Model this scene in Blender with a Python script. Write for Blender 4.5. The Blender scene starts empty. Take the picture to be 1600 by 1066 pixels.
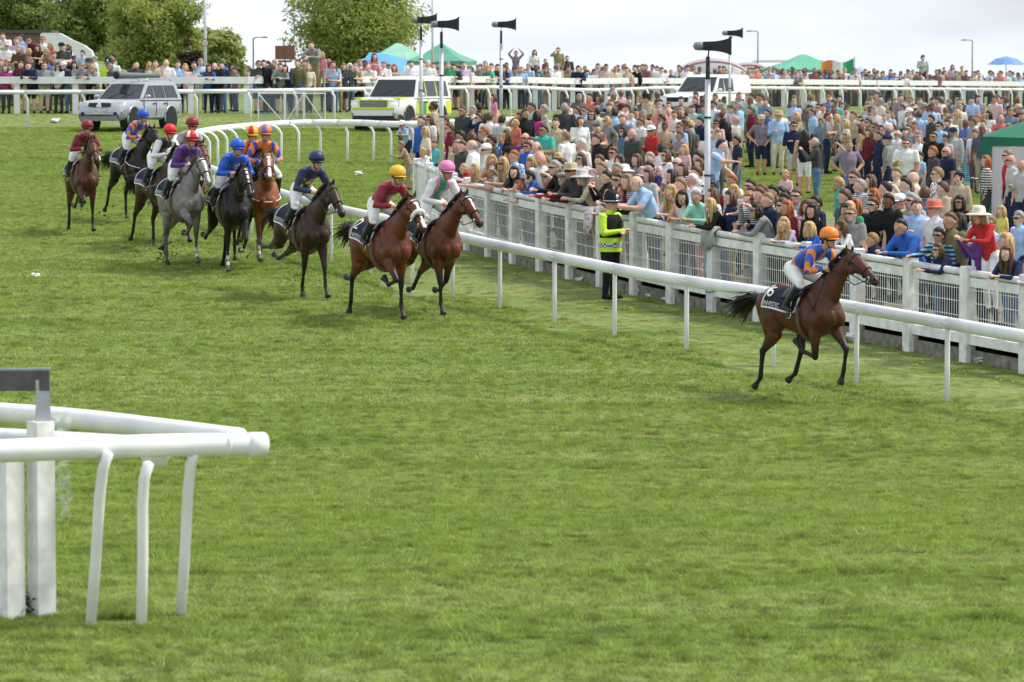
import bpy, math, random
import numpy as np
from mathutils import Vector, Matrix, Euler

random.seed(7)
RNG = np.random.default_rng(11)
SC = bpy.context.scene
COL = SC.collection
R = math.radians

# ------------------------------------------------------------------ camera, sky, sun, exposure
F_PX, CX, CY = 5800.0, 800.0, 533.0          # focal length and centre in photograph pixels (1600 wide)
CAM = np.array([0.0, 0.0, 4.5])
PITCH = math.atan(413.0 / F_PX)
cam_data = bpy.data.cameras.new('camera')
cam = bpy.data.objects.new('camera', cam_data)
COL.objects.link(cam)
cam.location = CAM
cam.rotation_euler = (math.pi / 2 - PITCH, 0, 0)
cam_data.sensor_width = 36.0
cam_data.lens = F_PX / 1600 * 36.0
cam_data.clip_start = 0.5
cam_data.clip_end = 9000
cam_data.dof.use_dof = True
cam_data.dof.focus_distance = 60.0
cam_data.dof.aperture_fstop = 5.0
SC.camera = cam

SUN_AZ, SUN_EL = R(80), R(56)                # clockwise from +Y: the sun stands high to the right of the crowd
world = bpy.data.worlds.new('World')
SC.world = world
world.use_nodes = True
wn, wl = world.node_tree.nodes, world.node_tree.links
wn.clear()
w_out = wn.new('ShaderNodeOutputWorld')
w_bg = wn.new('ShaderNodeBackground')
w_sky = wn.new('ShaderNodeTexSky')
w_sky.sky_type = 'NISHITA'
w_sky.sun_disc = False
w_sky.sun_elevation = SUN_EL
w_sky.sun_rotation = SUN_AZ
w_sky.dust_density = 3.0
w_sky.air_density = 1.0
w_co = wn.new('ShaderNodeTexCoord')
w_map = wn.new('ShaderNodeMapping')
w_map.inputs['Scale'].default_value = (3.0, 3.0, 14.0)
w_noi = wn.new('ShaderNodeTexNoise')
w_noi.inputs['Scale'].default_value = 2.2
w_noi.inputs['Detail'].default_value = 6
w_rmp = wn.new('ShaderNodeMapRange')
w_rmp.inputs['From Min'].default_value = 0.32
w_rmp.inputs['From Max'].default_value = 0.62
w_rmp.inputs['To Min'].default_value = 0.62
w_rmp.inputs['To Max'].default_value = 0.97
w_mix = wn.new('ShaderNodeMix')
w_mix.data_type = 'RGBA'
w_mix.inputs['B'].default_value = (6.5, 6.95, 7.6, 1)      # thin bright cloud
wl.new(w_co.outputs['Generated'], w_map.inputs['Vector'])
wl.new(w_map.outputs['Vector'], w_noi.inputs['Vector'])
wl.new(w_noi.outputs['Fac'], w_rmp.inputs['Value'])
wl.new(w_rmp.outputs['Result'], w_mix.inputs['Factor'])
wl.new(w_sky.outputs['Color'], w_mix.inputs['A'])
wl.new(w_mix.outputs['Result'], w_bg.inputs['Color'])
wl.new(w_bg.outputs['Background'], w_out.inputs['Surface'])
w_bg.inputs['Strength'].default_value = 0.125

sun_d = bpy.data.lights.new('sun', 'SUN')
sun_d.energy = 3.1
sun_d.angle = R(9)
sun_d.color = (1.0, 0.93, 0.80)
sun = bpy.data.objects.new('sun', sun_d)
COL.objects.link(sun)
sun.location = (40, 60, 60)
_sd = Vector((math.sin(SUN_AZ) * math.cos(SUN_EL), math.cos(SUN_AZ) * math.cos(SUN_EL), math.sin(SUN_EL)))
sun.rotation_euler = _sd.to_track_quat('Z', 'Y').to_euler()

SC.view_settings.view_transform = 'Standard'
SC.view_settings.look = 'None'
SC.view_settings.exposure = 0.38
SC.view_settings.gamma = 1.0
SC.render.engine = 'CYCLES'
SC.cycles.use_denoising = True
try:
    SC.cycles.denoiser = 'OPENIMAGEDENOISE'
except Exception:
    pass
SC.cycles.max_bounces = 5
SC.cycles.diffuse_bounces = 3
SC.cycles.glossy_bounces = 2
SC.cycles.transmission_bounces = 4
SC.cycles.transparent_max_bounces = 6

# ------------------------------------------------------------------ helpers
def ss(a, b, x):
    t = np.clip((np.asarray(x, float) - a) / (b - a), 0.0, 1.0)
    return t * t * (3 - 2 * t)

def rail_y(X):
    return np.interp(X, [-40, -17, -7, 0, 8.3, 26, 45], [122, 123.7, 126, 140, 161, 190, 205])

def ground_z(X, Y):
    X = np.asarray(X, float); Y = np.asarray(Y, float)
    Xc = np.clip(X, -35, 45)
    plane = -6.7 + 0.0409 * Y
    top = -1.57 - 0.01 * Xc
    k = 0.2
    m = np.minimum(plane, top)
    z = m - k * np.log(np.exp(-(plane - m) / k) + np.exp(-(top - m) / k))
    z = z - 0.65 * ss(0, 6, X) * ss(80, 98, Y) * (1 - ss(130, 158, Y))
    z = z + 1.46 * (1 - ss(26, 48, Y))
    yr = rail_y(X)
    z = z + 1.75 * ss(4, 17, Y - yr) * (1 - ss(24, 32, Y - yr)) * (1 - ss(-16.5, -12.5, X))
    z = z + 0.3 * ss(1, 3.5, Y - yr)
    z = z - 0.9 * ss(300, 900, Y)
    return z + CAM[2]

def gz(x, y):
    return float(ground_z(x, y))

def ray(px, py):
    u, v = (px - CX) / F_PX, (CY - py) / F_PX
    d = np.array([u, math.cos(PITCH) + v * math.sin(PITCH), -math.sin(PITCH) + v * math.cos(PITCH)])
    return d / d[1]

def proj(p):
    v = np.asarray(p, float) - CAM
    dz = v[1] * math.cos(PITCH) - v[2] * math.sin(PITCH)
    up = v[1] * math.sin(PITCH) + v[2] * math.cos(PITCH)
    return CX + F_PX * v[0] / dz, CY - F_PX * up / dz

def at_depth(px, py, Y):
    return CAM + ray(px, py) * Y

def on_ground(px, py, h=0.0, y0=15.0, y1=260.0):
    """the ground point whose point h above it shows at the given photograph pixel (first crossing)"""
    d = ray(px, py)
    Ys = np.linspace(y0, y1, 1200)
    g = (CAM[2] + d[2] * Ys) - (ground_z(d[0] * Ys, Ys) + h)
    idx = np.where((g[:-1] > 0) & (g[1:] <= 0))[0]
    if len(idx) == 0:
        i = int(np.argmin(np.abs(g))); Y = Ys[i]
    else:
        i = idx[0]; Y = Ys[i] + (Ys[i + 1] - Ys[i]) * g[i] / (g[i] - g[i + 1])
    X = d[0] * Y
    return np.array([X, Y, gz(X, Y)])

def catmull(pts, n=24):
    P = np.array(pts, float)
    P = np.vstack([2 * P[0] - P[1], P, 2 * P[-1] - P[-2]])
    out = []
    for i in range(1, len(P) - 2):
        p0, p1, p2, p3 = P[i - 1:i + 3]
        for j in range(n):
            t = j / n
            out.append(0.5 * ((2 * p1) + (-p0 + p2) * t + (2 * p0 - 5 * p1 + 4 * p2 - p3) * t * t + (-p0 + 3 * p1 - 3 * p2 + p3) * t ** 3))
    out.append(P[-2])
    return np.array(out)

def resample(path, step):
    d = np.r_[0, np.cumsum(np.linalg.norm(np.diff(path, axis=0), axis=1))]
    n = max(1, int(round(d[-1] / step)))
    s = np.linspace(0, d[-1], n + 1)
    return np.stack([np.interp(s, d, path[:, k]) for k in range(path.shape[1])], 1)

def nrm(v):
    v = np.asarray(v, float); l = np.linalg.norm(v)
    return v / l if l > 1e-12 else v

# ------------------------------------------------------------------ materials
MATS = {}
def mat(name, col, rough=0.6, noise=0.12, nscale=8.0, bump=0.0, metal=0.0, spec=0.4, trans=0.0, attr=None, sheen=0.0, coat=0.0):
    if name in MATS:
        return MATS[name]
    m = bpy.data.materials.new(name)
    m.use_nodes = True
    nt = m.node_tree; ns, ls = nt.nodes, nt.links
    b = ns['Principled BSDF']
    b.inputs['Roughness'].default_value = rough
    b.inputs['Metallic'].default_value = metal
    b.inputs['Specular IOR Level'].default_value = spec
    if sheen:
        b.inputs['Sheen Weight'].default_value = sheen
    if coat:
        b.inputs['Coat Weight'].default_value = coat
    if trans:
        b.inputs['Transmission Weight'].default_value = trans
    tc = ns.new('ShaderNodeTexCoord')
    nz = ns.new('ShaderNodeTexNoise')
    nz.inputs['Scale'].default_value = nscale
    nz.inputs['Detail'].default_value = 5
    ls.new(tc.outputs['Object'], nz.inputs['Vector'])
    mr = ns.new('ShaderNodeMapRange')
    mr.inputs['From Min'].default_value = 0.3
    mr.inputs['From Max'].default_value = 0.7
    mr.inputs['To Min'].default_value = 1 - noise
    mr.inputs['To Max'].default_value = 1 + noise
    ls.new(nz.outputs['Fac'], mr.inputs['Value'])
    mx = ns.new('ShaderNodeMix'); mx.data_type = 'RGBA'; mx.blend_type = 'MULTIPLY'
    mx.inputs['Factor'].default_value = 1.0
    if attr:
        at = ns.new('ShaderNodeAttribute'); at.attribute_name = attr
        ls.new(at.outputs['Color'], mx.inputs['A'])
    else:
        mx.inputs['A'].default_value = (*col, 1)
    ls.new(mr.outputs['Result'], mx.inputs['B'])
    ls.new(mx.outputs['Result'], b.inputs['Base Color'])
    if bump:
        bp = ns.new('ShaderNodeBump')
        bp.inputs['Strength'].default_value = bump
        bp.inputs['Distance'].default_value = 0.01
        ls.new(nz.outputs['Fac'], bp.inputs['Height'])
        ls.new(bp.outputs['Normal'], b.inputs['Normal'])
    m.diffuse_color = (*col, 1)
    MATS[name] = m
    return m

def srgb(r, g, b):
    f = lambda c: (c / 255 / 12.92) if c / 255 <= 0.04045 else ((c / 255 + 0.055) / 1.055) ** 2.4
    return (f(r), f(g), f(b))

def tag(o, label=None, cat=None, group=None, kind=None):
    if label: o['label'] = label
    if cat: o['category'] = cat
    if group: o['group'] = group
    if kind: o['kind'] = kind
    return o

def empty(name, loc=(0, 0, 0), rz=0.0):
    o = bpy.data.objects.new(name, None)
    o.empty_display_size = 0.3
    COL.objects.link(o)
    o.location = loc
    o.rotation_euler = (0, 0, rz)
    return o

def link(name, me, parent=None, loc=None, rot=None):
    o = bpy.data.objects.new(name, me)
    COL.objects.link(o)
    if parent is not None: o.parent = parent
    if loc is not None: o.location = loc
    if rot is not None: o.rotation_euler = rot
    return o

class MB:
    """collects shapes and links them as one mesh"""
    def __init__(s):
        s.v, s.f, s.m, s.n = [], [], [], 0
    def add(s, V, Fs, mi=0):
        V = np.asarray(V, float)
        s.v.append(V); s.f += [tuple(i + s.n for i in f) for f in Fs]; s.m += [mi] * len(Fs); s.n += len(V)
        return s
    def box(s, c, size, rz=0.0, mi=0, M=None, taper=1.0):
        hx, hy, hz = np.array(size) / 2
        V = np.array([[x * (taper if z > 0 else 1) * hx, y * (taper if z > 0 else 1) * hy, z * hz] for z in (-1, 1) for y in (-1, 1) for x in (-1, 1)], float)
        if rz:
            cs, sn = math.cos(rz), math.sin(rz)
            V = np.stack([V[:, 0] * cs - V[:, 1] * sn, V[:, 0] * sn + V[:, 1] * cs, V[:, 2]], 1)
        if M is not None: V = V @ np.asarray(M).T
        V += np.asarray(c, float)
        return s.add(V, [(0, 2, 3, 1), (4, 5, 7, 6), (0, 1, 5, 4), (2, 6, 7, 3), (0, 4, 6, 2), (1, 3, 7, 5)], mi)
    def bar(s, a, b, w, h, up=(0, 0, 1), mi=0):
        a = np.asarray(a, float); b = np.asarray(b, float)
        t = nrm(b - a); side = nrm(np.cross(up, t))
        if np.linalg.norm(side) < 1e-6: side = np.array([1.0, 0, 0])
        u = np.cross(t, side)
        V = [p + sx * side * w / 2 + sz * u * h / 2 for p in (a, b) for sz in (-1, 1) for sx in (-1, 1)]
        return s.add(V, [(0, 1, 3, 2), (4, 6, 7, 5), (0, 4, 5, 1), (2, 3, 7, 6), (0, 2, 6, 4), (1, 5, 7, 3)], mi)
    def loft(s, C, ra, rb=None, up=(0, 0, 1), n=10, mi=0, cap=0.5):
        C = np.asarray(C, float); N = len(C)
        ra = np.broadcast_to(np.asarray(ra, float), (N,)); rb = ra if rb is None else np.broadcast_to(np.asarray(rb, float), (N,))
        up = np.asarray(up, float)
        V, Fs = [], []
        prev = None
        for i in range(N):
            t = nrm(C[min(i + 1, N - 1)] - C[max(i - 1, 0)])
            ref = up if prev is None or abs(np.dot(up, t)) < 0.94 else prev
            side = np.cross(ref, t)
            if np.linalg.norm(side) < 1e-3:
                side = np.cross((1.0, 0, 0) if abs(t[0]) < 0.9 else (0, 1.0, 0), t)
            side = nrm(side); u = np.cross(t, side); prev = u
            for k in range(n):
                a = 2 * math.pi * k / n
                V.append(C[i] + math.cos(a) * ra[i] * side + math.sin(a) * rb[i] * u)
        for i in range(N - 1):
            for k in range(n):
                k2 = (k + 1) % n
                Fs.append((i * n + k, i * n + k2, (i + 1) * n + k2, (i + 1) * n + k))
        t0 = nrm(C[0] - C[1]); t1 = nrm(C[-1] - C[-2])
        V.append(C[0] + t0 * cap * min(ra[0], rb[0])); V.append(C[-1] + t1 * cap * min(ra[-1], rb[-1]))
        a, b = N * n, N * n + 1
        for k in range(n):
            k2 = (k + 1) % n
            Fs.append((a, k2, k)); Fs.append((b, (N - 1) * n + k, (N - 1) * n + k2))
        return s.add(V, Fs, mi)
    def ball(s, c, r, n=10, m=7, mi=0):
        r = np.broadcast_to(np.asarray(r, float), (3,)); c = np.asarray(c, float)
        V = [c + (0, 0, r[2])]
        for i in range(1, m):
            th = math.pi * i / m
            for k in range(n):
                a = 2 * math.pi * k / n
                V.append(c + r * (math.sin(th) * math.cos(a), math.sin(th) * math.sin(a), math.cos(th)))
        V.append(c - (0, 0, r[2]))
        Fs = [(0, 1 + k, 1 + (k + 1) % n) for k in range(n)]
        for i in range(m - 2):
            for k in range(n):
                k2 = (k + 1) % n
                Fs.append((1 + i * n + k, 1 + (i + 1) * n + k, 1 + (i + 1) * n + k2, 1 + i * n + k2))
        L = len(V) - 1
        Fs += [(L, 1 + (m - 2) * n + (k + 1) % n, 1 + (m - 2) * n + k) for k in range(n)]
        return s.add(V, Fs, mi)
    def prism(s, poly, z0, z1, mi=0, M=None):
        """poly in xy, extruded z0..z1; M (3x3) and offset map it elsewhere"""
        n = len(poly)
        V = np.array([[p[0], p[1], z] for z in (z0, z1) for p in poly], float)
        if M is not None: V = V @ np.asarray(M[0]).T + np.asarray(M[1])
        return s.add(V, [tuple(reversed(range(n))), tuple(range(n, 2 * n))] + [(k, (k + 1) % n, n + (k + 1) % n, n + k) for k in range(n)], mi)
    def sheet(s, rows, mi=0):
        """rows: list of equal-length point lists -> quad grid"""
        r = len(rows); c = len(rows[0])
        V = np.array([p for row in rows for p in row], float)
        return s.add(V, [(i * c + j, i * c + j + 1, (i + 1) * c + j + 1, (i + 1) * c + j) for i in range(r - 1) for j in range(c - 1)], mi)
    def mesh(s, name, mats=(), smooth=False):
        me = bpy.data.meshes.new(name)
        V = np.concatenate(s.v) if s.v else np.zeros((0, 3))
        me.from_pydata(V.tolist(), [], s.f)
        for m in (mats if isinstance(mats, (list, tuple)) else [mats]):
            me.materials.append(m)
        me.polygons.foreach_set('material_index', s.m)
        if smooth: me.polygons.foreach_set('use_smooth', [True] * len(s.f))
        me.update()
        return me
    def build(s, name, mats, parent=None, smooth=False, loc=None, rot=None):
        return link(name, s.mesh(name, mats, smooth), parent, loc, rot)

def remesh(mb, voxel, smooth=4, ratio=None):
    me = mb.mesh('tmp')
    o = bpy.data.objects.new('tmp', me); COL.objects.link(o)
    md = o.modifiers.new('r', 'REMESH'); md.mode = 'VOXEL'; md.voxel_size = voxel; md.use_smooth_shade = True
    if smooth:
        sm = o.modifiers.new('s', 'SMOOTH'); sm.factor = 0.5; sm.iterations = smooth
    if ratio:
        dc = o.modifiers.new('d', 'DECIMATE'); dc.ratio = ratio
    dg = bpy.context.evaluated_depsgraph_get()
    out = bpy.data.meshes.new_from_object(o.evaluated_get(dg))
    bpy.data.objects.remove(o); bpy.data.meshes.remove(me)
    out.polygons.foreach_set('use_smooth', [True] * len(out.polygons))
    return out

def verts_of(me):
    a = np.empty(len(me.vertices) * 3); me.vertices.foreach_get('co', a)
    return a.reshape(-1, 3)

class Body:
    """a figure grown from lofted limbs into one continuous skin; remembers which limb each point came from"""
    def __init__(s):
        s.mb = MB(); s.P, s.rr, s.tg, s.tt = [], [], [], []
        s.tags = []
    def limb(s, tagname, C, ra, rb=None, up=(0, 0, 1), n=12):
        C = np.asarray(C, float)
        s.mb.loft(C, ra, rb, up, n)
        if tagname not in s.tags: s.tags.append(tagname)
        ti = s.tags.index(tagname)
        ra = np.broadcast_to(np.asarray(ra, float), (len(C),)); rb2 = ra if rb is None else np.broadcast_to(np.asarray(rb, float), (len(C),))
        rm = np.minimum(ra, rb2) * 0.5 + np.maximum(ra, rb2) * 0.5
        L = np.r_[0, np.cumsum(np.linalg.norm(np.diff(C, axis=0), axis=1))]
        for q in np.linspace(0, L[-1], 14):
            s.P.append([np.interp(q, L, C[:, k]) for k in range(3)]); s.rr.append(np.interp(q, L, rm)); s.tg.append(ti); s.tt.append(q / max(L[-1], 1e-6))
    def ball(s, tagname, c, r):
        s.mb.ball(c, r)
        if tagname not in s.tags: s.tags.append(tagname)
        s.P.append(list(c)); s.rr.append(float(np.mean(r))); s.tg.append(s.tags.index(tagname)); s.tt.append(0.5)
    def grow(s, voxel, smooth=4, ratio=None):
        me = remesh(s.mb, voxel, smooth, ratio)
        V = verts_of(me)
        P = np.array(s.P); rr = np.array(s.rr)
        best = np.empty(len(V), int)
        for i in range(0, len(V), 4000):
            d = np.linalg.norm(V[i:i + 4000, None] - P[None], axis=2) - rr[None]
            best[i:i + 4000] = np.argmin(d, 1)
        tg = np.array(s.tg)[best]; tt = np.array(s.tt)[best]
        return me, V, tg, tt

def faces_from(me, vclass):
    """vertex classes -> face material indices (first corner decides)"""
    n = len(me.polygons)
    ls = np.empty(n, int); me.polygons.foreach_get('loop_start', ls)
    lv = np.empty(len(me.loops), int); me.loops.foreach_get('vertex_index', lv)
    me.polygons.foreach_set('material_index', np.asarray(vclass)[lv[ls]].astype(np.int32))

def set_color(me, cols, name='coat'):
    a = me.color_attributes.new(name, 'FLOAT_COLOR', 'POINT')
    a.data.foreach_set('color', np.c_[cols, np.ones(len(cols))].astype(np.float32).ravel())

FONT_CACHE = {}
def text_geo(txt, size=1.0, depth=0.0):
    """(verts, faces) of flat lettering, left-bottom at the origin"""
    key = txt
    if key not in FONT_CACHE:
        cu = bpy.data.curves.new('t', 'FONT'); cu.body = txt; cu.resolution_u = 3
        o = bpy.data.objects.new('t', cu); COL.objects.link(o)
        dg = bpy.context.evaluated_depsgraph_get()
        me = bpy.data.meshes.new_from_object(o.evaluated_get(dg))
        V = verts_of(me); Fs = [tuple(p.vertices) for p in me.polygons]
        bpy.data.objects.remove(o); bpy.data.meshes.remove(me); bpy.data.curves.remove(cu)
        V = V - V.min(0)
        FONT_CACHE[key] = (V, Fs)
    V, Fs = FONT_CACHE[key]
    return V * size, Fs
# ------------------------------------------------------------------ the course: rails' lines on the ground
RAIL_PX = [(1640, 661), (1480, 628), (1322, 596), (1185, 568), (1057, 546), (952, 524), (855, 501), (769, 480), (695, 460), (620, 438), (513, 410), (430, 381)]
rail_pts = [on_ground(*p)[:2] for p in RAIL_PX]
def floor_xy(px, py, h): return on_ground(px, py, h)[:2]
rail_pts += [floor_xy(352, 266, 1.2), np.array([-8.6, 92.5]), np.array([-8.75, 98.0]), np.array([-8.1, 101.6]), floor_xy(400, 191, 1.2), floor_xy(470, 187, 1.2), floor_xy(560, 187, 1.2), floor_xy(640, 189, 1.2), np.array([1.0, 107.5])]
first = np.array(rail_pts[0]) + (np.array(rail_pts[0]) - np.array(rail_pts[1])) * 3.2
RAIL = catmull([first] + rail_pts, 20)
FENCE_PX = [(652, 352), (690, 371), (731, 391), (815, 416), (892, 436), (980, 458), (1090, 483), (1227, 510), (1381, 541), (1568, 577), (1720, 607), (1880, 640), (2010, 668)]
FENCE = catmull([on_ground(*p)[:2] for p in FENCE_PX], 16)

def fence_dist(X, Y):
    """signed distance behind the spectators' fence (positive on the crowd's side)"""
    X = np.atleast_1d(np.asarray(X, float)); Y = np.atleast_1d(np.asarray(Y, float))
    A, B = FENCE[:-1], FENCE[1:]
    P = np.stack([X.ravel(), Y.ravel()], 1)
    d = B - A; L2 = (d ** 2).sum(1)
    t = np.clip(((P[:, None] - A[None]) * d[None]).sum(2) / L2[None], 0, 1)
    Q = A[None] + t[..., None] * d[None]
    D = np.linalg.norm(P[:, None] - Q, axis=2)
    i = np.argmin(D, 1)
    dd = d[i]; rel = P - A[i]
    sgn = np.sign(dd[:, 0] * rel[:, 1] - dd[:, 1] * rel[:, 0])
    return (D[np.arange(len(P)), i] * sgn).reshape(X.shape)
_s = 1.0 if fence_dist(6.0, 90.0)[0] > 0 else -1.0
_fd = fence_dist
def fence_dist(X, Y): return _s * _fd(X, Y)

def bank_h(fd):
    return (0.2 + 0.16 * (1 - ss(0.8, 1.15, fd))) * (1 - ss(6, 11, fd))

def stand_z(X, Y):
    """where spectators stand: a low bank behind the fence"""
    fd = fence_dist(X, Y)
    return ground_z(X, Y) + bank_h(fd) * ss(0.0, 0.02, fd)

# ------------------------------------------------------------------ ground
def grass_mat(name, a, b_, c, streak=True, trans=0.25):
    m = bpy.data.materials.new(name); m.use_nodes = True
    ns, ls = m.node_tree.nodes, m.node_tree.links
    bs = ns['Principled BSDF']; bs.inputs['Roughness'].default_value = 0.75; bs.inputs['Specular IOR Level'].default_value = 0.2
    ge = ns.new('ShaderNodeNewGeometry')
    mp = ns.new('ShaderNodeMapping'); mp.inputs['Scale'].default_value = (0.13, 0.70, 1.0); mp.inputs['Rotation'].default_value = (0, 0, R(24))
    ls.new(ge.outputs['Position'], mp.inputs['Vector'])
    n1 = ns.new('ShaderNodeTexNoise'); n1.inputs['Scale'].default_value = 1.0; n1.inputs['Detail'].default_value = 6; n1.inputs['Roughness'].default_value = 0.62
    ls.new(mp.outputs['Vector'], n1.inputs['Vector'])
    n2 = ns.new('ShaderNodeTexNoise'); n2.inputs['Scale'].default_value = 7.0; n2.inputs['Detail'].default_value = 4
    ls.new(ge.outputs['Position'], n2.inputs['Vector'])
    r1 = ns.new('ShaderNodeValToRGB')
    r1.color_ramp.elements[0].position = 0.34; r1.color_ramp.elements[0].color = (*a, 1)
    r1.color_ramp.elements[1].position = 0.66; r1.color_ramp.elements[1].color = (*c, 1)
    e = r1.color_ramp.elements.new(0.5); e.color = (*b_, 1)
    ls.new(n1.outputs['Fac'], r1.inputs['Fac'])
    mr = ns.new('ShaderNodeMapRange'); mr.inputs['From Min'].default_value = 0.3; mr.inputs['From Max'].default_value = 0.7; mr.inputs['To Min'].default_value = 0.74; mr.inputs['To Max'].default_value = 1.24
    ls.new(n2.outputs['Fac'], mr.inputs['Value'])
    mp3 = ns.new('ShaderNodeMapping'); mp3.inputs['Scale'].default_value = (3.6, 4.2, 1.0); mp3.inputs['Rotation'].default_value = (0, 0, R(8))
    ls.new(ge.outputs['Position'], mp3.inputs['Vector'])
    n3 = ns.new('ShaderNodeTexNoise'); n3.inputs['Scale'].default_value = 1.0; n3.inputs['Detail'].default_value = 3
    ls.new(mp3.outputs['Vector'], n3.inputs['Vector'])
    m3 = ns.new('ShaderNodeMapRange'); m3.inputs['From Min'].default_value = 0.36; m3.inputs['From Max'].default_value = 0.47; m3.inputs['To Min'].default_value = 0.66; m3.inputs['To Max'].default_value = 1.0
    ls.new(n3.outputs['Fac'], m3.inputs['Value'])
    mm_ = ns.new('ShaderNodeMath'); mm_.operation = 'MULTIPLY'
    ls.new(mr.outputs['Result'], mm_.inputs[0]); ls.new(m3.outputs['Result'], mm_.inputs[1])
    if trans:
        mi_ = ns.new('ShaderNodeMapRange'); mi_.inputs['To Min'].default_value = 0.62; mi_.inputs['To Max'].default_value = 1.38
        ls.new(ge.outputs['Random Per Island'], mi_.inputs['Value'])
        m4 = ns.new('ShaderNodeMath'); m4.operation = 'MULTIPLY'; ls.new(mm_.outputs[0], m4.inputs[0]); ls.new(mi_.outputs['Result'], m4.inputs[1]); mm_ = m4
    mx = ns.new('ShaderNodeMix'); mx.data_type = 'RGBA'; mx.blend_type = 'MULTIPLY'; mx.inputs['Factor'].default_value = 1
    ls.new(r1.outputs['Color'], mx.inputs['A']); ls.new(mm_.outputs[0], mx.inputs['B'])
    ls.new(mx.outputs['Result'], bs.inputs['Base Color'])
    if trans:
        tr = ns.new('ShaderNodeBsdfTranslucent'); ls.new(mx.outputs['Result'], tr.inputs['Color'])
        ms = ns.new('ShaderNodeMixShader'); ms.inputs['Fac'].default_value = trans
        ls.new(bs.outputs['BSDF'], ms.inputs[1]); ls.new(tr.outputs['BSDF'], ms.inputs[2])
        ls.new(ms.outputs['Shader'], ns['Material Output'].inputs['Surface'])
    MATS[name] = m
    return m

TURF = grass_mat('turf', (0.095, 0.150, 0.028), (0.150, 0.205, 0.048), (0.195, 0.230, 0.080), trans=0)
BLADE = grass_mat('grass_blade', (0.242, 0.345, 0.066), (0.278, 0.378, 0.082), (0.328, 0.408, 0.112), trans=0.45)
BLADE_PALE = grass_mat('grass_blade_pale', (0.25, 0.35, 0.07), (0.34, 0.42, 0.11), (0.42, 0.46, 0.17), trans=0.45)
TURF_PALE = grass_mat('turf_pale', (0.10, 0.16, 0.035), (0.155, 0.21, 0.055), (0.20, 0.235, 0.085), trans=0)
ys = np.unique(np.r_[np.arange(2, 60, 1.0), np.arange(60, 215, 1.5), np.arange(215, 420, 8), np.geomspace(420, 6000, 30)])
xs = np.unique(np.r_[-np.geomspace(46, 3000, 18), np.arange(-46, 46, 1.1), np.geomspace(46, 3000, 18)])
GX, GY = np.meshgrid(xs, ys)
GZ = ground_z(GX, GY)
m = MB().sheet([[(GX[i, j], GY[i, j], GZ[i, j]) for j in range(len(xs))] for i in range(len(ys))])
tag(m.build('ground', TURF, None, True), 'green turf of the sloping racecourse bend', kind='structure')

def strip(name, pa, pb, zoff, mats, label, n=6):
    """sheet between two polylines laid on the ground"""
    k = 90
    A = resample(pa, np.linalg.norm(np.diff(pa, axis=0), axis=1).sum() / k)[:k]; B = resample(pb, np.linalg.norm(np.diff(pb, axis=0), axis=1).sum() / k)[:k]
    rows = []
    for i in range(min(len(A), len(B))):
        row = []
        for t in (np.linspace(0, 1, n) if isinstance(n, int) else n):
            p = A[i] * (1 - t) + B[i] * t
            zo = zoff(p) if callable(zoff) else zoff
            if t in (0.0, 1.0) and not callable(zoff): zo = -0.06
            row.append((p[0], p[1], gz(p[0], p[1]) + zo))
        rows.append(row)
    o = MB().sheet(rows).build(name, mats, None, True)
    return tag(o, label, kind='structure')

def offset(path, d):
    T = np.gradient(path, axis=0); T /= np.linalg.norm(T, axis=1)[:, None]
    N = np.stack([-T[:, 1], T[:, 0]], 1)
    q = path[len(path) // 2] + N[len(path) // 2] * 3
    if fence_dist(*q)[0] < fence_dist(*path[len(path) // 2])[0]: N = -N
    return path + N * d

RAIL_NEAR = RAIL[:20 * 11 + 6]
VERGE_A = offset(RAIL_NEAR, -0.12)[::-1]
tag(strip('verge', VERGE_A, FENCE, 0.012, TURF_PALE, 'strip of paler grass between running rail and fence', 8), kind='structure')
bank_m = mat('trodden_ground', (0.15, 0.135, 0.085), rough=0.95, noise=0.35, nscale=1.5, bump=0.3)
Bk = offset(FENCE, 0.06)
def bank_off(p): return float(bank_h(fence_dist(*p)[0])) + 0.012
strip('spectator_bank', Bk, offset(FENCE, 11), bank_off, bank_m, 'trodden low bank where spectators stand behind the fence', [0, 0.03, 0.06, 0.075, 0.10, 0.13, 0.3, 0.5, 0.7, 0.85, 1])
tarm = mat('path_tarmac', (0.20, 0.20, 0.20), rough=0.9, noise=0.15, nscale=4)
strip('path', offset(FENCE, 12.5), offset(FENCE, 15.0), 0.016, tarm, 'grey tarmac path crossing the infield behind the crowd', 4)

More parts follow.
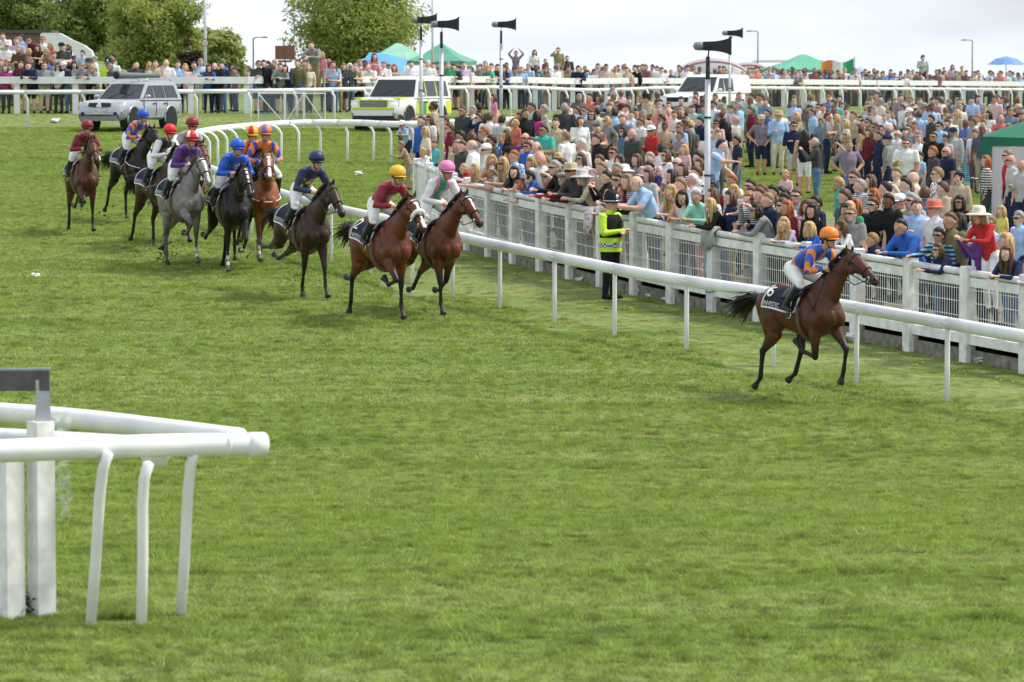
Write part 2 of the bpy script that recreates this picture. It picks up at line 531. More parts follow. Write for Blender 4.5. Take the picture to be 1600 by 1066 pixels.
# grass: patches of real blades laid over the turf
def grass_patch(name, size, nblades, hmin, hmax, wmin, wmax, material, seed, disc=False):
    r = np.random.default_rng(seed)
    nc = int(size * size * 26)
    cl = r.uniform(-size / 2, size / 2, (nc, 2)); ch = r.uniform(0.45, 1.25, nc) * np.where(r.random(nc) < 0.12, 1.7, 1.0)
    P = r.uniform(-size / 2, size / 2, (nblades, 2))
    ci = np.argmin(((P[:, None] - cl[None]) ** 2).sum(2), 1)
    if disc:
        P = P[(P ** 2).sum(1) < (size / 2) ** 2]; nblades = len(P); ci = np.argmin(((P[:, None] - cl[None]) ** 2).sum(2), 1)
    H = r.uniform(hmin, hmax, nblades) * ch[ci]; W = r.uniform(wmin, wmax, nblades)
    a = r.uniform(0, 6.283, nblades); la = r.uniform(0, 6.283, nc)[ci] + r.normal(0, 0.6, nblades); le = H * r.uniform(0.6, 1.9, nblades)
    sx, sy = np.cos(a) * W / 2, np.sin(a) * W / 2
    V = np.empty((nblades, 3, 3))
    V[:, 0] = np.c_[P[:, 0] - sx, P[:, 1] - sy, np.full(nblades, -0.012)]
    V[:, 1] = np.c_[P[:, 0] + sx, P[:, 1] + sy, np.full(nblades, -0.012)]
    V[:, 2] = np.c_[P[:, 0] + np.cos(la) * le, P[:, 1] + np.sin(la) * le, H]
    me = bpy.data.meshes.new(name)
    me.vertices.add(nblades * 3); me.vertices.foreach_set('co', V.ravel())
    me.loops.add(nblades * 3); me.loops.foreach_set('vertex_index', np.arange(nblades * 3))
    me.polygons.add(nblades); me.polygons.foreach_set('loop_start', np.arange(nblades) * 3)
    me.materials.append(material); me.update()
    return bpy.data.objects.new(name, me)

def scatter(name, pts, patches, label, smin=0.98, smax=1.06):
    cl = bpy.data.collections.new(name + '_patches')
    for p in patches: cl.objects.link(p)
    pts = np.asarray(pts)
    e = 0.3
    gx = (ground_z(pts[:, 0] + e, pts[:, 1]) - ground_z(pts[:, 0] - e, pts[:, 1])) / (2 * e)
    gy = (ground_z(pts[:, 0], pts[:, 1] + e) - ground_z(pts[:, 0], pts[:, 1] - e)) / (2 * e)
    me = bpy.data.meshes.new(name)
    me.from_pydata(np.c_[pts[:, 0], pts[:, 1], ground_z(pts[:, 0], pts[:, 1])].tolist(), [], [])
    rot = []
    for i in range(len(pts)):
        nv = Vector((-gx[i], -gy[i], 1)).normalized()
        q = Vector((0, 0, 1)).rotation_difference(nv) @ Euler((0, 0, random.randrange(4) * math.pi / 2)).to_quaternion()
        rot.append(q.to_euler())
    at = me.attributes.new('rot', 'FLOAT_VECTOR', 'POINT'); at.data.foreach_set('vector', np.array(rot, dtype=np.float32).ravel())
    o = link(name, me)
    ng = bpy.data.node_groups.new(name, 'GeometryNodeTree')
    ng.interface.new_socket('Geometry', in_out='INPUT', socket_type='NodeSocketGeometry')
    ng.interface.new_socket('Geometry', in_out='OUTPUT', socket_type='NodeSocketGeometry')
    N = ng.nodes
    gi, go = N.new('NodeGroupInput'), N.new('NodeGroupOutput')
    ci = N.new('GeometryNodeCollectionInfo'); ci.inputs['Collection'].default_value = cl; ci.inputs['Separate Children'].default_value = True; ci.inputs['Reset Children'].default_value = True
    ip = N.new('GeometryNodeInstanceOnPoints'); ip.inputs['Pick Instance'].default_value = True
    na = N.new('GeometryNodeInputNamedAttribute'); na.data_type = 'FLOAT_VECTOR'; na.inputs['Name'].default_value = 'rot'
    er = N.new('FunctionNodeEulerToRotation')
    rv = N.new('FunctionNodeRandomValue'); rv.data_type = 'FLOAT'; rv.inputs[2].default_value = smin; rv.inputs[3].default_value = smax
    ng.links.new(gi.outputs[0], ip.inputs['Points']); ng.links.new(ci.outputs[0], ip.inputs['Instance'])
    ng.links.new(na.outputs['Attribute'], er.inputs[0]); ng.links.new(er.outputs[0], ip.inputs['Rotation'])
    ng.links.new(rv.outputs[1], ip.inputs['Scale'])
    ng.links.new(ip.outputs[0], go.inputs[0])
    md = o.modifiers.new('scatter', 'NODES'); md.node_group = ng
    return tag(o, label, 'grass', kind='stuff')

def poly_in(P, poly):
    poly = np.asarray(poly); n = len(poly); inside = np.zeros(len(P), bool); j = n - 1
    for i in range(n):
        xi, yi = poly[i]; xj, yj = poly[j]
        c = ((yi > P[:, 1]) != (yj > P[:, 1])) & (P[:, 0] < (xj - xi) * (P[:, 1] - yi) / (yj - yi + 1e-12) + xi)
        inside ^= c; j = i
    return inside

VERGE_POLY = np.vstack([VERGE_A, FENCE[::-1]])
def field(y0, y1, step, m_):
    out = []
    for y in np.arange(y0, y1, step):
        half = 0.142 * y + m_
        for x in np.arange(-half, half, step):
            out.append((x, y))
    P = np.array(out)
    return P
P1 = field(22, 52, 0.95, 4.0)
P2 = field(52.4, 124, 1.9, 5)
allp = [P1, P2]
def crowd_side(P): return fence_dist(P[:, 0], P[:, 1])
keep1 = ~poly_in(P1, np.vstack([offset(RAIL_NEAR, 0.1)[::-1], FENCE[::-1]])) & (crowd_side(P1) < -0.4)
P1t = P1[keep1]
cs2 = crowd_side(P2)
P2t = P2[~poly_in(P2, VERGE_POLY) & ((cs2 < -0.9) | (P2[:, 0] < -2.6) | (cs2 > 15.6))]
tag(scatter('grass', P1t, [grass_patch('turf_patch', 1.0, 3400, 0.016, 0.046, 0.007, 0.014, BLADE, s) for s in (1, 2, 3, 4, 11, 12)], 'short green racecourse grass covering the near bend'), kind='stuff')
tag(scatter('grass', P2t, [grass_patch('turf_patch', 2.0, 5400, 0.016, 0.046, 0.013, 0.024, BLADE, s) for s in (5, 6, 7, 13)], 'short green racecourse grass covering the far bend'), kind='stuff')
vx = np.array([(x, y) for x in np.arange(-4, 16, 0.62) for y in np.arange(44, 86, 0.62)])
vx = vx + RNG.uniform(-.15, .15, vx.shape)
inset = np.vstack([offset(RAIL_NEAR, 0.0)[::-1], offset(FENCE, -0.25)[::-1]])
PV = vx[poly_in(vx, inset)]
tag(scatter('grass', PV, [grass_patch('verge_patch', 1.0, 2300, 0.012, 0.03, 0.007, 0.013, BLADE_PALE, s, True) for s in (8, 9, 14)], 'dry paler grass of the verge along the rail'), kind='stuff')

# ------------------------------------------------------------------ rails and fences
WHITE = mat('white_plastic', (0.78, 0.79, 0.80), rough=0.32, noise=0.05, nscale=3, spec=0.45)
WHITE_OLD = mat('white_paint_worn', (0.79, 0.795, 0.785), rough=0.6, noise=0.14, nscale=5, bump=0.15)
CONC = mat('white_concrete', (0.76, 0.755, 0.735), rough=0.75, noise=0.2, nscale=6, bump=0.25)

def path_frames(P):
    T = np.gradient(P, axis=0); T /= np.linalg.norm(T, axis=1)[:, None]
    return T

def running_rail(P, root, h=1.2, rv=0.092, rh=0.07, pr=0.038, lean=lambda p: 0.05, out=0.08, sub=4):
    """P: post stations on the ground"""
    T = path_frames(P)
    Q = catmull(P, sub)
    for i in range(len(P) - 1):
        seg = Q[i * sub:(i + 1) * sub + 1].copy()
        d = nrm(seg[-1] - seg[0]) * 0.004
        seg[0] = seg[0] + d; seg[-1] = seg[-1] - d
        C = [(p[0], p[1], gz(p[0], p[1]) + h - rv) for p in seg]
        MB().loft(C, rh, rv, n=14, cap=0.02).build('rail', WHITE, root, True)
    for i, p in enumerate(P):
        t = T[i]; nn = np.array([-t[1], t[0]])
        if fence_dist(*(p + nn * 2))[0] < fence_dist(*p)[0]: nn = -nn
        foot = p + nn * out + np.array([lean(p), 0]) 
        z0 = gz(*foot)
        zr = gz(*p) + h - rv * 1.5
        C = [(foot[0], foot[1], z0 - 0.1), (foot[0], foot[1], z0 + 0.55), (foot[0], foot[1], zr - 0.22)]
        k = np.array(foot) * 0.8 + np.array(p) * 0.2
        C += [(k[0], k[1], zr - 0.10), ((foot[0] + p[0]) / 2, (foot[1] + p[1]) / 2, zr - 0.02), (p[0], p[1], zr + 0.03)]
        MB().loft(C, pr, n=10).build('post', WHITE, root, True)
        if out > 0.05 and p[1] < 94:
            MB().loft([(p[0] - t[0] * 0.08, p[1] - t[1] * 0.08, zr + 0.045), (p[0] + t[0] * 0.08, p[1] + t[1] * 0.08, zr + 0.045)], rh * 1.06, rv * 0.55, n=12).build('bracket', WHITE, root, True)

start = on_ground(1480, 628)[:2]
i0 = int(np.argmin(np.linalg.norm(RAIL - start, axis=1)))
tail_ = RAIL[i0:]
i1 = int(np.argmax(tail_[:, 1] > 94.0))
fwd = np.vstack([resample(tail_[:i1 + 1], 2.42), resample(tail_[i1:], 0.74)[1:]])
back = resample(RAIL[:i0 + 1][::-1], 2.42)[1:][::-1]
stations = np.vstack([back, fwd])
rr_root = empty('running_rail', (stations[0][0], stations[0][1], 0)); rr_root.location = (0, 0, 0)
tag(rr_root, 'long white plastic running rail curving round the inside of the bend', 'rail')
running_rail(stations, rr_root, lean=lambda p: 0.28 if p[1] > 99 else -0.05, out=0.055)

# spectators' fence: concrete posts, top rail, wire panels, bottom rail
fs = resample(FENCE, 1.62)
froot = tag(empty('spectator_fence'), 'white post and rail crowd fence with wire mesh panels', 'fence')
FH = 1.42
wire_m = mat('white_wire', (0.74, 0.74, 0.71), rough=0.5)
dark_b = mat('gravel_board', (0.20, 0.19, 0.15), rough=0.95, noise=0.45, nscale=7, bump=0.3)
for i, p in enumerate(fs):
    t = nrm(fs[min(i + 1, len(fs) - 1)] - fs[max(i - 1, 0)]); rz = math.atan2(t[1], t[0])
    z = gz(*p)
    hh = FH + 0.05 + 0.015 * math.sin(i * 2.1)
    mm = MB().box((p[0], p[1], z + hh / 2 - 0.1), (0.20, 0.17, hh + 0.2), rz)
    mm.box((p[0], p[1], z + hh + 0.012), (0.205, 0.175, 0.024), rz, taper=0.75)
    mm.build('post', CONC, froot)
for i in range(len(fs) - 1):
    a, b_ = fs[i], fs[i + 1]
    t = nrm(b_ - a); nn = np.array([-t[1], t[0]])
    A = a + t * 0.105; B = b_ - t * 0.105
    za, zb = gz(*A), gz(*B)
    MB().loft([(A[0], A[1], za + FH - 0.04), (B[0], B[1], zb + FH - 0.04)], 0.055, 0.055, n=10, cap=0.0).build('top_rail', WHITE_OLD, froot, True)
    MB().bar((A[0], A[1], za + FH - 0.18), (B[0], B[1], zb + FH - 0.18), 0.05, 0.14).build('rail_board', WHITE_OLD, froot)
    MB().bar((A[0], A[1], za + 0.36), (B[0], B[1], zb + 0.36), 0.07, 0.15).build('bottom_rail', WHITE_OLD, froot)
    MB().bar((A[0] + nn[0] * 0.02, A[1] + nn[1] * 0.02, za + 0.09), (B[0] + nn[0] * 0.02, B[1] + nn[1] * 0.02, zb + 0.09), 0.04, 0.22).build('gravel_board', dark_b, froot)
    if i >= 2:
        mm = MB(); nb_ = 21
        for k in range(1, nb_):
            q = A + (B - A) * k / nb_; zz = za + (zb - za) * k / nb_
            mm.bar((q[0], q[1], zz + 0.44), (q[0], q[1], zz + FH - 0.25), 0.0105, 0.0105, up=(1, 0, 0))
        for zz in (0.48, 0.70, 0.92, 1.12):
            mm.bar((A[0], A[1], za + zz), (B[0], B[1], zb + zz), 0.012, 0.010)
        tag(mm.build('wire_panel', wire_m, froot), kind='stuff')
    else:
        nk = 9
        for k in range(nk):
            q0 = A + (B - A) * (k + 0.03) / nk; q1 = A + (B - A) * (k + 0.97) / nk
            zc = (za + zb) / 2
            MB().bar((q0[0], q0[1], zc + 0.75), (q1[0], q1[1], zc + 0.75), 0.025, 1.42).build('plank', WHITE_OLD, froot)

# far side of the course: thin running rail and the heavier crowd rail behind it
def far_rail(name, label, y_off, h, thick, spacing, board):
    X = np.arange(-30, 36, 0.5)
    P = np.stack([X, rail_y(X) + y_off], 1)
    P = np.stack([np.convolve(np.pad(P[:, k], 6, mode='edge'), np.ones(13) / 13, 'valid') for k in (0, 1)], 1)
    P = P[(np.abs(P[:, 0] / P[:, 1]) < 0.165)]
    st = resample(P, spacing)
    root = tag(empty(name), label, 'rail')
    for i in range(len(st) - 1):
        a, b_ = st[i], st[i + 1]
        if board:
            MB().bar((a[0], a[1], gz(*a) + h - thick / 2), (b_[0], b_[1], gz(*b_) + h - thick / 2), 0.09, thick).build('rail', WHITE, root)
        else:
            MB().loft([(a[0], a[1], gz(*a) + h - thick / 2), (b_[0], b_[1], gz(*b_) + h - thick / 2)], 0.07, thick / 2, n=10, cap=0).build('rail', WHITE, root, True)
    for i, p in enumerate(st):
        z = gz(*p)
        if board: MB().box((p[0], p[1] + 0.1, z + h / 2 - 0.15), (0.20, 0.08, h + 0.1)).build('post', WHITE, root)
        else: MB().loft([(p[0] + 0.12, p[1], z - 0.1), (p[0] + 0.12, p[1], z + h * 0.75), (p[0], p[1], z + h - thick / 2)], 0.045, n=8).build('post', WHITE, root, True)
far_rail('outer_rail', 'thin white outer running rail across the far side of the course', 0.0, 1.25, 0.15, 1.9, False)
far_rail('crowd_rail', 'thick white board rail holding back the far crowd', 4.0, 1.28, 0.24, 2.0, True)

# lattice crowd barriers by the far gate
for i, (px0, px1) in enumerate(((404, 444), (446, 474), (476, 508))):
    Yb = 125.2
    a = at_depth(px0, 150, Yb)[:2]; b_ = at_depth(px1, 150, Yb + 0.1)[:2]
    root = tag(empty('crowd_barrier'), ('white mesh barrier with a diagonal brace, leftmost of three by the far rail', 'white mesh barrier in the middle of three by the far rail', 'white mesh barrier nearest the yellow and white ambulance car')[i], 'barrier', 'mesh barriers by the far rail')
    z = gz(*a)
    fr = MB()
    for q in (a, b_): fr.loft([(q[0], q[1], z), (q[0], q[1], z + 1.15)], 0.025, n=6)
    for zz in (0.08, 1.12): fr.loft([(a[0], a[1], z + zz), (b_[0], b_[1], z + zz)], 0.022, n=6)
    fr.build('frame', WHITE, root)
    MB().loft([(a[0], a[1] - 0.02, z + (1.1 if i != 1 else 0.1)), (b_[0], b_[1] - 0.02, z + (0.1 if i != 1 else 1.1))], 0.022, n=6).build('brace', WHITE, root)
    g = MB()
    for k in range(1, 14):
        q = a + (b_ - a) * k / 14; g.bar((q[0], q[1] + 0.01, z + 0.08), (q[0], q[1] + 0.01, z + 1.1), 0.008, 0.008, up=(1, 0, 0))
    for k in range(1, 16): g.bar((a[0], a[1] + 0.01, z + 0.08 + k * 0.065), (b_[0], b_[1] + 0.01, z + 0.08 + k * 0.065), 0.008, 0.008)
    tag(g.build('mesh', mat('barrier_mesh', (0.30, 0.33, 0.38), rough=0.6), root), kind='stuff')

# near rail end at the foot of the stand
USED = mat('white_plastic_used', (0.80, 0.80, 0.79), rough=0.38, noise=0.10, nscale=2.2, spec=0.4, bump=0.12)
_n, _l = USED.node_tree.nodes, USED.node_tree.links
_tc = _n.new('ShaderNodeTexCoord'); _z = _n.new('ShaderNodeTexNoise'); _z.inputs['Scale'].default_value = 9; _z.inputs['Detail'].default_value = 8; _z.inputs['Roughness'].default_value = 0.7
_r = _n.new('ShaderNodeMapRange'); _r.inputs['From Min'].default_value = 0.60; _r.inputs['From Max'].default_value = 0.72; _r.inputs['To Max'].default_value = 0.55
_m = _n.new('ShaderNodeMix'); _m.data_type = 'RGBA'; _m.inputs['B'].default_value = (0.36, 0.33, 0.26, 1)
_b0 = _n['Principled BSDF']; _src = _b0.inputs['Base Color'].links[0].from_socket
_l.new(_tc.outputs['Object'], _z.inputs['Vector']); _l.new(_z.outputs['Fac'], _r.inputs['Value']); _l.new(_r.outputs['Result'], _m.inputs['Factor']); _l.new(_src, _m.inputs['A']); _l.new(_m.outputs['Result'], _b0.inputs['Base Color'])
nr = tag(empty('rail_end'), 'white rail end with curved posts close to the camera', 'rail')
def P3(px, py, Y): return at_depth(px, py, Y)
YN = 27.9
def tube(name, pts, r0, r1=None, mt=USED, parent=nr, n=16):
    return MB().loft(pts, r0, r1, n=n, cap=0.35).build(name, mt, parent, True)
tube('rail', catmull([P3(-120, 712, 27.0), P3(0, 705, 27.3), P3(160, 699, 27.7), P3(300, 695, 28.1), P3(400, 695, 28.3)], 5), 0.078, 0.087)
tube('rail_cap', [P3(388, 695, 28.26), P3(412, 695, 28.34)], 0.089, 0.097)
tube('rail', catmull([P3(375, 686, 28.6), P3(250, 670, 29.6), P3(120, 655, 30.6), P3(0, 645, 31.4), P3(-120, 636, 32.2)], 5), 0.078, 0.087)
tube('rail', catmull([P3(-120, 680, 28.8), P3(0, 684, 28.6), P3(110, 690, 28.4), P3(230, 697, 28.35)], 5), 0.07, 0.075, mat('pale_rail', (0.66, 0.70, 0.74), rough=0.4))
tube('joint', [P3(225, 703, 28.2), P3(262, 706, 28.2)], 0.09, 0.12)
for (xa_, xb_, yy_) in ((96, 101, 27.55), (352, 356, 28.2)):
    tube('sleeve', [P3(xa_, 701 if xa_ < 200 else 695, yy_), P3(xb_, 701 if xa_ < 200 else 695, yy_ + 0.01)], 0.081, 0.0905)
for (tx, ty, bx, by, yy) in ((165, 712, 140, 975, 27.6), (228, 728, 220, 975, 27.75), (302, 705, 281, 960, 28.1)):
    t_ = P3(tx, ty, yy); bt = on_ground(bx, by)
    MB().loft([bt - (0, 0, 0.1), bt * 0.6 + t_ * 0.4 + (0.0, 0, 0), bt * 0.25 + t_ * 0.75 + (-0.015, 0, 0.0), bt * 0.08 + t_ * 0.92 + (-0.01, 0, 0), t_ + (0.02, 0, 0.02)], 0.042, n=12).build('post', USED, nr, True)
for (bx, by, top, wpx, lab) in ((18, 965, 700, 40, 'square white concrete post at the picture corner under the near rail'), (66, 962, 655, 40, 'square white concrete post carrying the grey metal bracket')):
    bt = on_ground(bx, by)
    hh = (by - top) / (F_PX / bt[1])
    po = empty('concrete_post', bt); tag(po, lab, 'post', 'concrete posts by the near rail')
    MB().box((0, 0, hh / 2 - 0.05), (0.155, 0.155, hh + 0.1), R(38)).build('shaft', CONC, po)
    if bx == 66:
        MB().box((0.02, 0, hh + 0.15), (0.11, 0.05, 0.34), R(12)).build('bracket', mat('galvanised', (0.42, 0.44, 0.46), rough=0.45, metal=0.6), po)
bt = on_ground(66, 962)
hz0 = at_depth(66, 612, bt[1])[2]
sg = tag(empty('boundary_board', (bt[0], bt[1], hz0)), 'dark grey metal board on a bracket above the near rail', 'board')
MB().box((-0.75, -0.05, 0.085), (1.65, 0.04, 0.155), R(3)).build('panel', mat('board_grey', (0.085, 0.08, 0.08), rough=0.55, noise=0.3, nscale=10), sg)
MB().box((-0.75, -0.05, 0.172), (1.67, 0.05, 0.018), R(3)).build('edge_trim', mat('board_trim', (0.25, 0.32, 0.29), rough=0.5), sg)
# torn clear wrap fluttering from the post
pl = MB(); r_ = np.random.default_rng(3)
for k in range(14):
    x0 = 0.11 + r_.uniform(-0.02, 0.08); z0 = hz0 - bt[2] + r_.uniform(-0.9, 0.05)
    pts = [(x0 + 0.02 * math.sin(j * 1.7 + k), r_.uniform(-.03, .03), z0 - j * 0.05) for j in range(5)]
    pl.sheet([[np.array(p), np.array(p) + (0.03 + 0.02 * r_.random(), 0.01, 0.01)] for p in pts])
wr_ = pl.build('plastic_wrap', None, None, loc=bt)
wm = bpy.data.materials.new('clear_film'); wm.use_nodes = True
_b = wm.node_tree.nodes['Principled BSDF']; _b.inputs['Base Color'].default_value = (0.8, 0.82, 0.82, 1); _b.inputs['Alpha'].default_value = 0.22; _b.inputs['Roughness'].default_value = 0.25
wr_.data.materials.clear(); wr_.data.materials.append(wm)
tag(wr_, 'torn clear plastic film hanging from the near concrete post', 'plastic film')
MB_w = MB()
for k in range(60):
    a = random.random() * 6.28; rr0 = random.random() * 0.14
    c0 = np.array([rr0 * math.cos(a), rr0 * math.sin(a), random.random() * 0.16]); d0 = np.array([math.cos(a * 3), math.sin(a * 3), 0.6]) * 0.045; s0 = np.array([-d0[1], d0[0], 0.01]) * 0.5
    MB_w.add([c0 - s0, c0 + d0 * 0.5 - s0 * 0.2 + s0 * 1.4, c0 + d0, c0 + d0 * 0.5 - s0 * 1.2], [(0, 1, 2, 3)])
wp = on_ground(45, 962)
tag(MB_w.build('weed', mat('weed_leaf', (0.05, 0.11, 0.02), rough=0.6, noise=0.3), None, loc=wp), 'small dark green weed growing between the near concrete posts', 'weed')
# ------------------------------------------------------------------ race horses
TR_X  = np.array([-0.86, -0.80, -0.70, -0.52, -0.30, 0.00, 0.25, 0.45, 0.62, 0.76, 0.84])
TR_Z  = np.array([ 1.25,  1.24,  1.25,  1.27,  1.25, 1.20, 1.19, 1.22, 1.21, 1.19, 1.19])
TR_H  = np.array([ 0.08,  0.17,  0.26,  0.30,  0.28, 0.31, 0.36, 0.37, 0.33, 0.23, 0.12])
TR_W  = np.array([ 0.06,  0.13,  0.20,  0.255, 0.25, 0.27, 0.26, 0.235, 0.215, 0.17, 0.09])

def trunk_pt(x, ang, off=0.0):
    zc, hh, hw = (np.interp(x, TR_X, a) for a in (TR_Z, TR_H, TR_W))
    return np.array([x, (hw + off) * math.sin(ang), zc + (hh + off) * math.cos(ang)])

def down(p, length, deg, y=0.0):
    a = R(deg)
    return np.asarray(p) + np.array([math.sin(a) * length, y, -math.cos(a) * length])

POSES = {
 # fore: forearm, cannon, pastern   hind: thigh, gaskin, cannon, pastern (degrees from straight down, + forward)
 'airborne': dict(RF=(-2, -106, -140), LF=(42, -12, -22), RH=(18, -50, -10, -46), LH=(64, 4, -24, -58)),
 'lead_down': dict(RF=(46, -72, -120), LF=(6, 2, 30), RH=(8, -50, -6, -20), LH=(-10, -66, -60, -100)),
 'fore_stance': dict(RF=(-8, -14, 12), LF=(22, 10, 36), RH=(-20, -74, -84, -118), LH=(-4, -62, -72, -108)),
 'push': dict(RF=(16, 4, 34), LF=(-20, -56, -88), RH=(-16, -68, -72, -104), LH=(12, -54, -46, -78)),
 'reach': dict(RF=(60, -52, -96), LF=(4, 0, 28), RH=(34, -28, 4, 20), LH=(-12, -58, -36, -64)),
 'gather': dict(RF=(56, -66, -118), LF=(-14, -34, -58), RH=(-14, -56, -22, -44), LH=(26, -34, 0, 20)),
 'both_down': dict(RF=(-4, -4, 20), LF=(36, -46, -92), RH=(-12, -62, -66, -104), LH=(18, -42, -20, -40)),
 'knee_up': dict(LF=(60, -70, -118), RF=(4, 0, 28), LH=(24, -34, -4, 10), RH=(-14, -60, -44, -76)),
}

def make_horse(name, pose, coat, points, label, loc, heading, head_yaw=0.0, socks=(), blaze=0.0, cloth_no='', noseband=None,
               breast=False, lift=0.0, tail='streaming', size=1.06, nod=6.0, tilt=15.0, pitch=0.0, roll=0.0, muzzle_dark=True, dapple=0.0):
    ps = POSES[pose]
    b = Body()
    # trunk with its real barrel, chest and quarters
    b.limb('trunk', np.c_[TR_X, 0 * TR_X, TR_Z], TR_W, TR_H, n=20)
    b.limb('trunk', [(0.30, 0, 1.47), (0.45, 0, 1.545), (0.60, 0, 1.50)], (0.07, 0.075, 0.07))          # withers
    b.limb('trunk', [(-0.70, 0, 1.44), (-0.45, 0, 1.53), (-0.2, 0, 1.49)], (0.10, 0.11, 0.08))           # croup
    for s_ in (-1, 1):                      # chest, shoulder blade, triceps and quarter muscle
        b.ball('trunk', (0.80, 0.085 * s_, 1.13), (0.085, 0.085, 0.13))
        b.limb('trunk', [(0.46, 0.17 * s_, 1.48), (0.60, 0.185 * s_, 1.30), (0.70, 0.165 * s_, 1.15)], (0.055, 0.065, 0.07), (0.07, 0.085, 0.09), up=(1, 0, 0))
        b.ball('trunk', (0.40, 0.195 * s_, 1.13), (0.13, 0.075, 0.15))
        b.ball('trunk', (-0.64, 0.150 * s_, 1.31), (0.16, 0.095, 0.19))
    def hd(p, w=1.0):
        if p[0] > 1.06 and w == 1.0:
            q_ = Matrix.Rotation(-R(tilt) * min(1.0, (p[0] - 1.06) / 0.08), 3, 'Y') @ Vector((p[0] - 1.06, p[1], p[2] - 2.0)); p = (q_.x + 1.06, q_.y, q_.z + 2.0)
        v = Vector((p[0] - 0.55, p[1], p[2] - 1.45))
        wn_ = min(1.0, max(0.0, (p[2] - 1.40) / 0.3, (p[0] - 0.7) / 0.3))
        v = Matrix.Rotation(head_yaw * w, 3, 'Z') @ (Matrix.Rotation(R(nod) * wn_, 3, 'Y') @ v)
        return np.array((v.x + 0.55, v.y, v.z + 1.45))
    neck = [hd((0.46, 0, 1.34), 0), hd((0.62, 0, 1.50), 0.2), hd((0.80, 0, 1.71), 0.55), hd((0.96, 0, 1.90), 0.85), hd((1.05, 0, 2.02), 1)]
    b.limb('neck', neck, (0.175, 0.135, 0.092, 0.077, 0.066), (0.33, 0.275, 0.19, 0.135, 0.11), up=(-0.7, 0, 0.7), n=16)
    hc = [(1.05, 0, 2.03), (1.14, 0, 1.965), (1.24, 0, 1.87), (1.34, 0, 1.765), (1.43, 0, 1.66), (1.495, 0, 1.59), (1.53, 0, 1.56)]
    b.limb('head', [hd(p) for p in hc], (0.075, 0.098, 0.088, 0.066, 0.056, 0.06, 0.045), (0.085, 0.125, 0.115, 0.09, 0.072, 0.07, 0.05), up=(0.7, 0, 0.7), n=16)
    for s in (-1, 1):
        b.limb('head', [hd((1.07, 0.055 * s, 1.90)), hd((1.17, 0.06 * s, 1.80))], (0.035, 0.035), (0.085, 0.06), up=(0.7, 0, 0.7))        # jowl
        b.ball('head', hd((1.185, 0.082 * s, 1.955)), (0.034, 0.022, 0.030))                            # brow over the eye
        b.ball('muzzle', hd((1.515, 0.035 * s, 1.61)), (0.032, 0.022, 0.03))                            # nostril
        b.limb('ear', [hd((1.05, 0.05 * s, 2.09)), hd((1.055, 0.062 * s, 2.16)), hd((1.075, 0.072 * s, 2.24))], (0.03, 0.032, 0.008), (0.022, 0.02, 0.006), up=(1, 0, 0), n=8)
    b.limb('muzzle', [hd((1.49, 0, 1.585)), hd((1.525, 0, 1.55))], (0.052, 0.045), (0.062, 0.05), up=(0.7, 0, 0.7))
    # legs
    joints = {}
    lowest = 9
    for key in ('LF', 'RF', 'LH', 'RH'):
        s = 1 if key[0] == 'L' else -1
        a = ps[key]
        if key[1] == 'F':
            e = np.array([0.50 + 0.12 * math.sin(R(a[0])), 0.135 * s, 1.02])
            k = down(e, 0.45, a[0], -0.012 * s); f = down(k, 0.32, a[1]); c = down(f, 0.12, a[2]); h = down(c, 0.085, a[2])
            b.limb('trunk', [(0.66, 0.13 * s, 1.22), (0.56, 0.155 * s, 1.10), e], (0.10, 0.105, 0.095), (0.15, 0.15, 0.12), up=(1, 0, 0))
            b.limb('arm' + key, [e, e * 0.72 + k * 0.28, e * 0.35 + k * 0.65, k], (0.085, 0.088, 0.058, 0.047), (0.115, 0.105, 0.065, 0.05), up=(1, 0, 0))
            b.ball('shin' + key, k, (0.05, 0.046, 0.056))
            sh = [k, f, c, h]
            hw = 0.034
        else:
            p0 = np.array([-0.50, 0.115 * s, 1.30])
            st = down(p0, 0.40, a[0], 0.03 * s); k = down(st, 0.46, a[1], -0.03 * s); f = down(k, 0.40, a[2]); c = down(f, 0.12, a[3]); h = down(c, 0.085, a[3])
            b.limb('trunk', [p0, p0 * 0.5 + st * 0.5, st], (0.145, 0.14, 0.10), (0.25, 0.22, 0.14), up=(1, 0, 0), n=14)
            b.limb('trunk', [(-0.70, 0.10 * s, 1.25), p0 * 0.1 + st * 0.5 + np.array([-0.28, 0.05 * s, 0.36]), st * 0.65 + k * 0.35], (0.11, 0.11, 0.075), (0.13, 0.12, 0.09), up=(1, 0, 0))
            b.limb('arm' + key, [st, st * 0.6 + k * 0.4, st * 0.2 + k * 0.8, k], (0.10, 0.085, 0.055, 0.05), (0.13, 0.11, 0.065, 0.055), up=(1, 0, 0))
            b.ball('shin' + key, k + np.array([-0.012, 0, 0.0]), (0.056, 0.045, 0.062))
            sh = [k, f, c, h]
            hw = 0.038
        k, f, c, h = sh
        b.limb('shin' + key, [k, k * 0.5 + f * 0.5, f], (hw + 0.004, hw - 0.005, hw), (hw + 0.01, hw, hw + 0.008), up=(1, 0, 0))
        b.ball('shin' + key, f, (0.044, 0.038, 0.046))
        b.limb('past' + key, [f, c], (0.034, 0.036), None, up=(1, 0, 0))
        b.limb('hoof' + key, [c, h], (0.043, 0.060), (0.045, 0.066), up=(1, 0, 0))
        lowest = min(lowest, h[2] - 0.02, c[2] - 0.03, f[2] - 0.05)
        joints[key] = (k, f, c, h)
    me, V, tg, tt = b.grow(0.019, 3)
    dz = (-lowest + lift) * size
    # coat
    base = np.array(coat); pt = np.array(points)
    C = np.tile(base, (len(V), 1))
    names = b.tags
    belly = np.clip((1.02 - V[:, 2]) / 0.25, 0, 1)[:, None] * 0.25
    C = C * (1 - belly) + (base * 0.6 + pt * 0.4) * belly
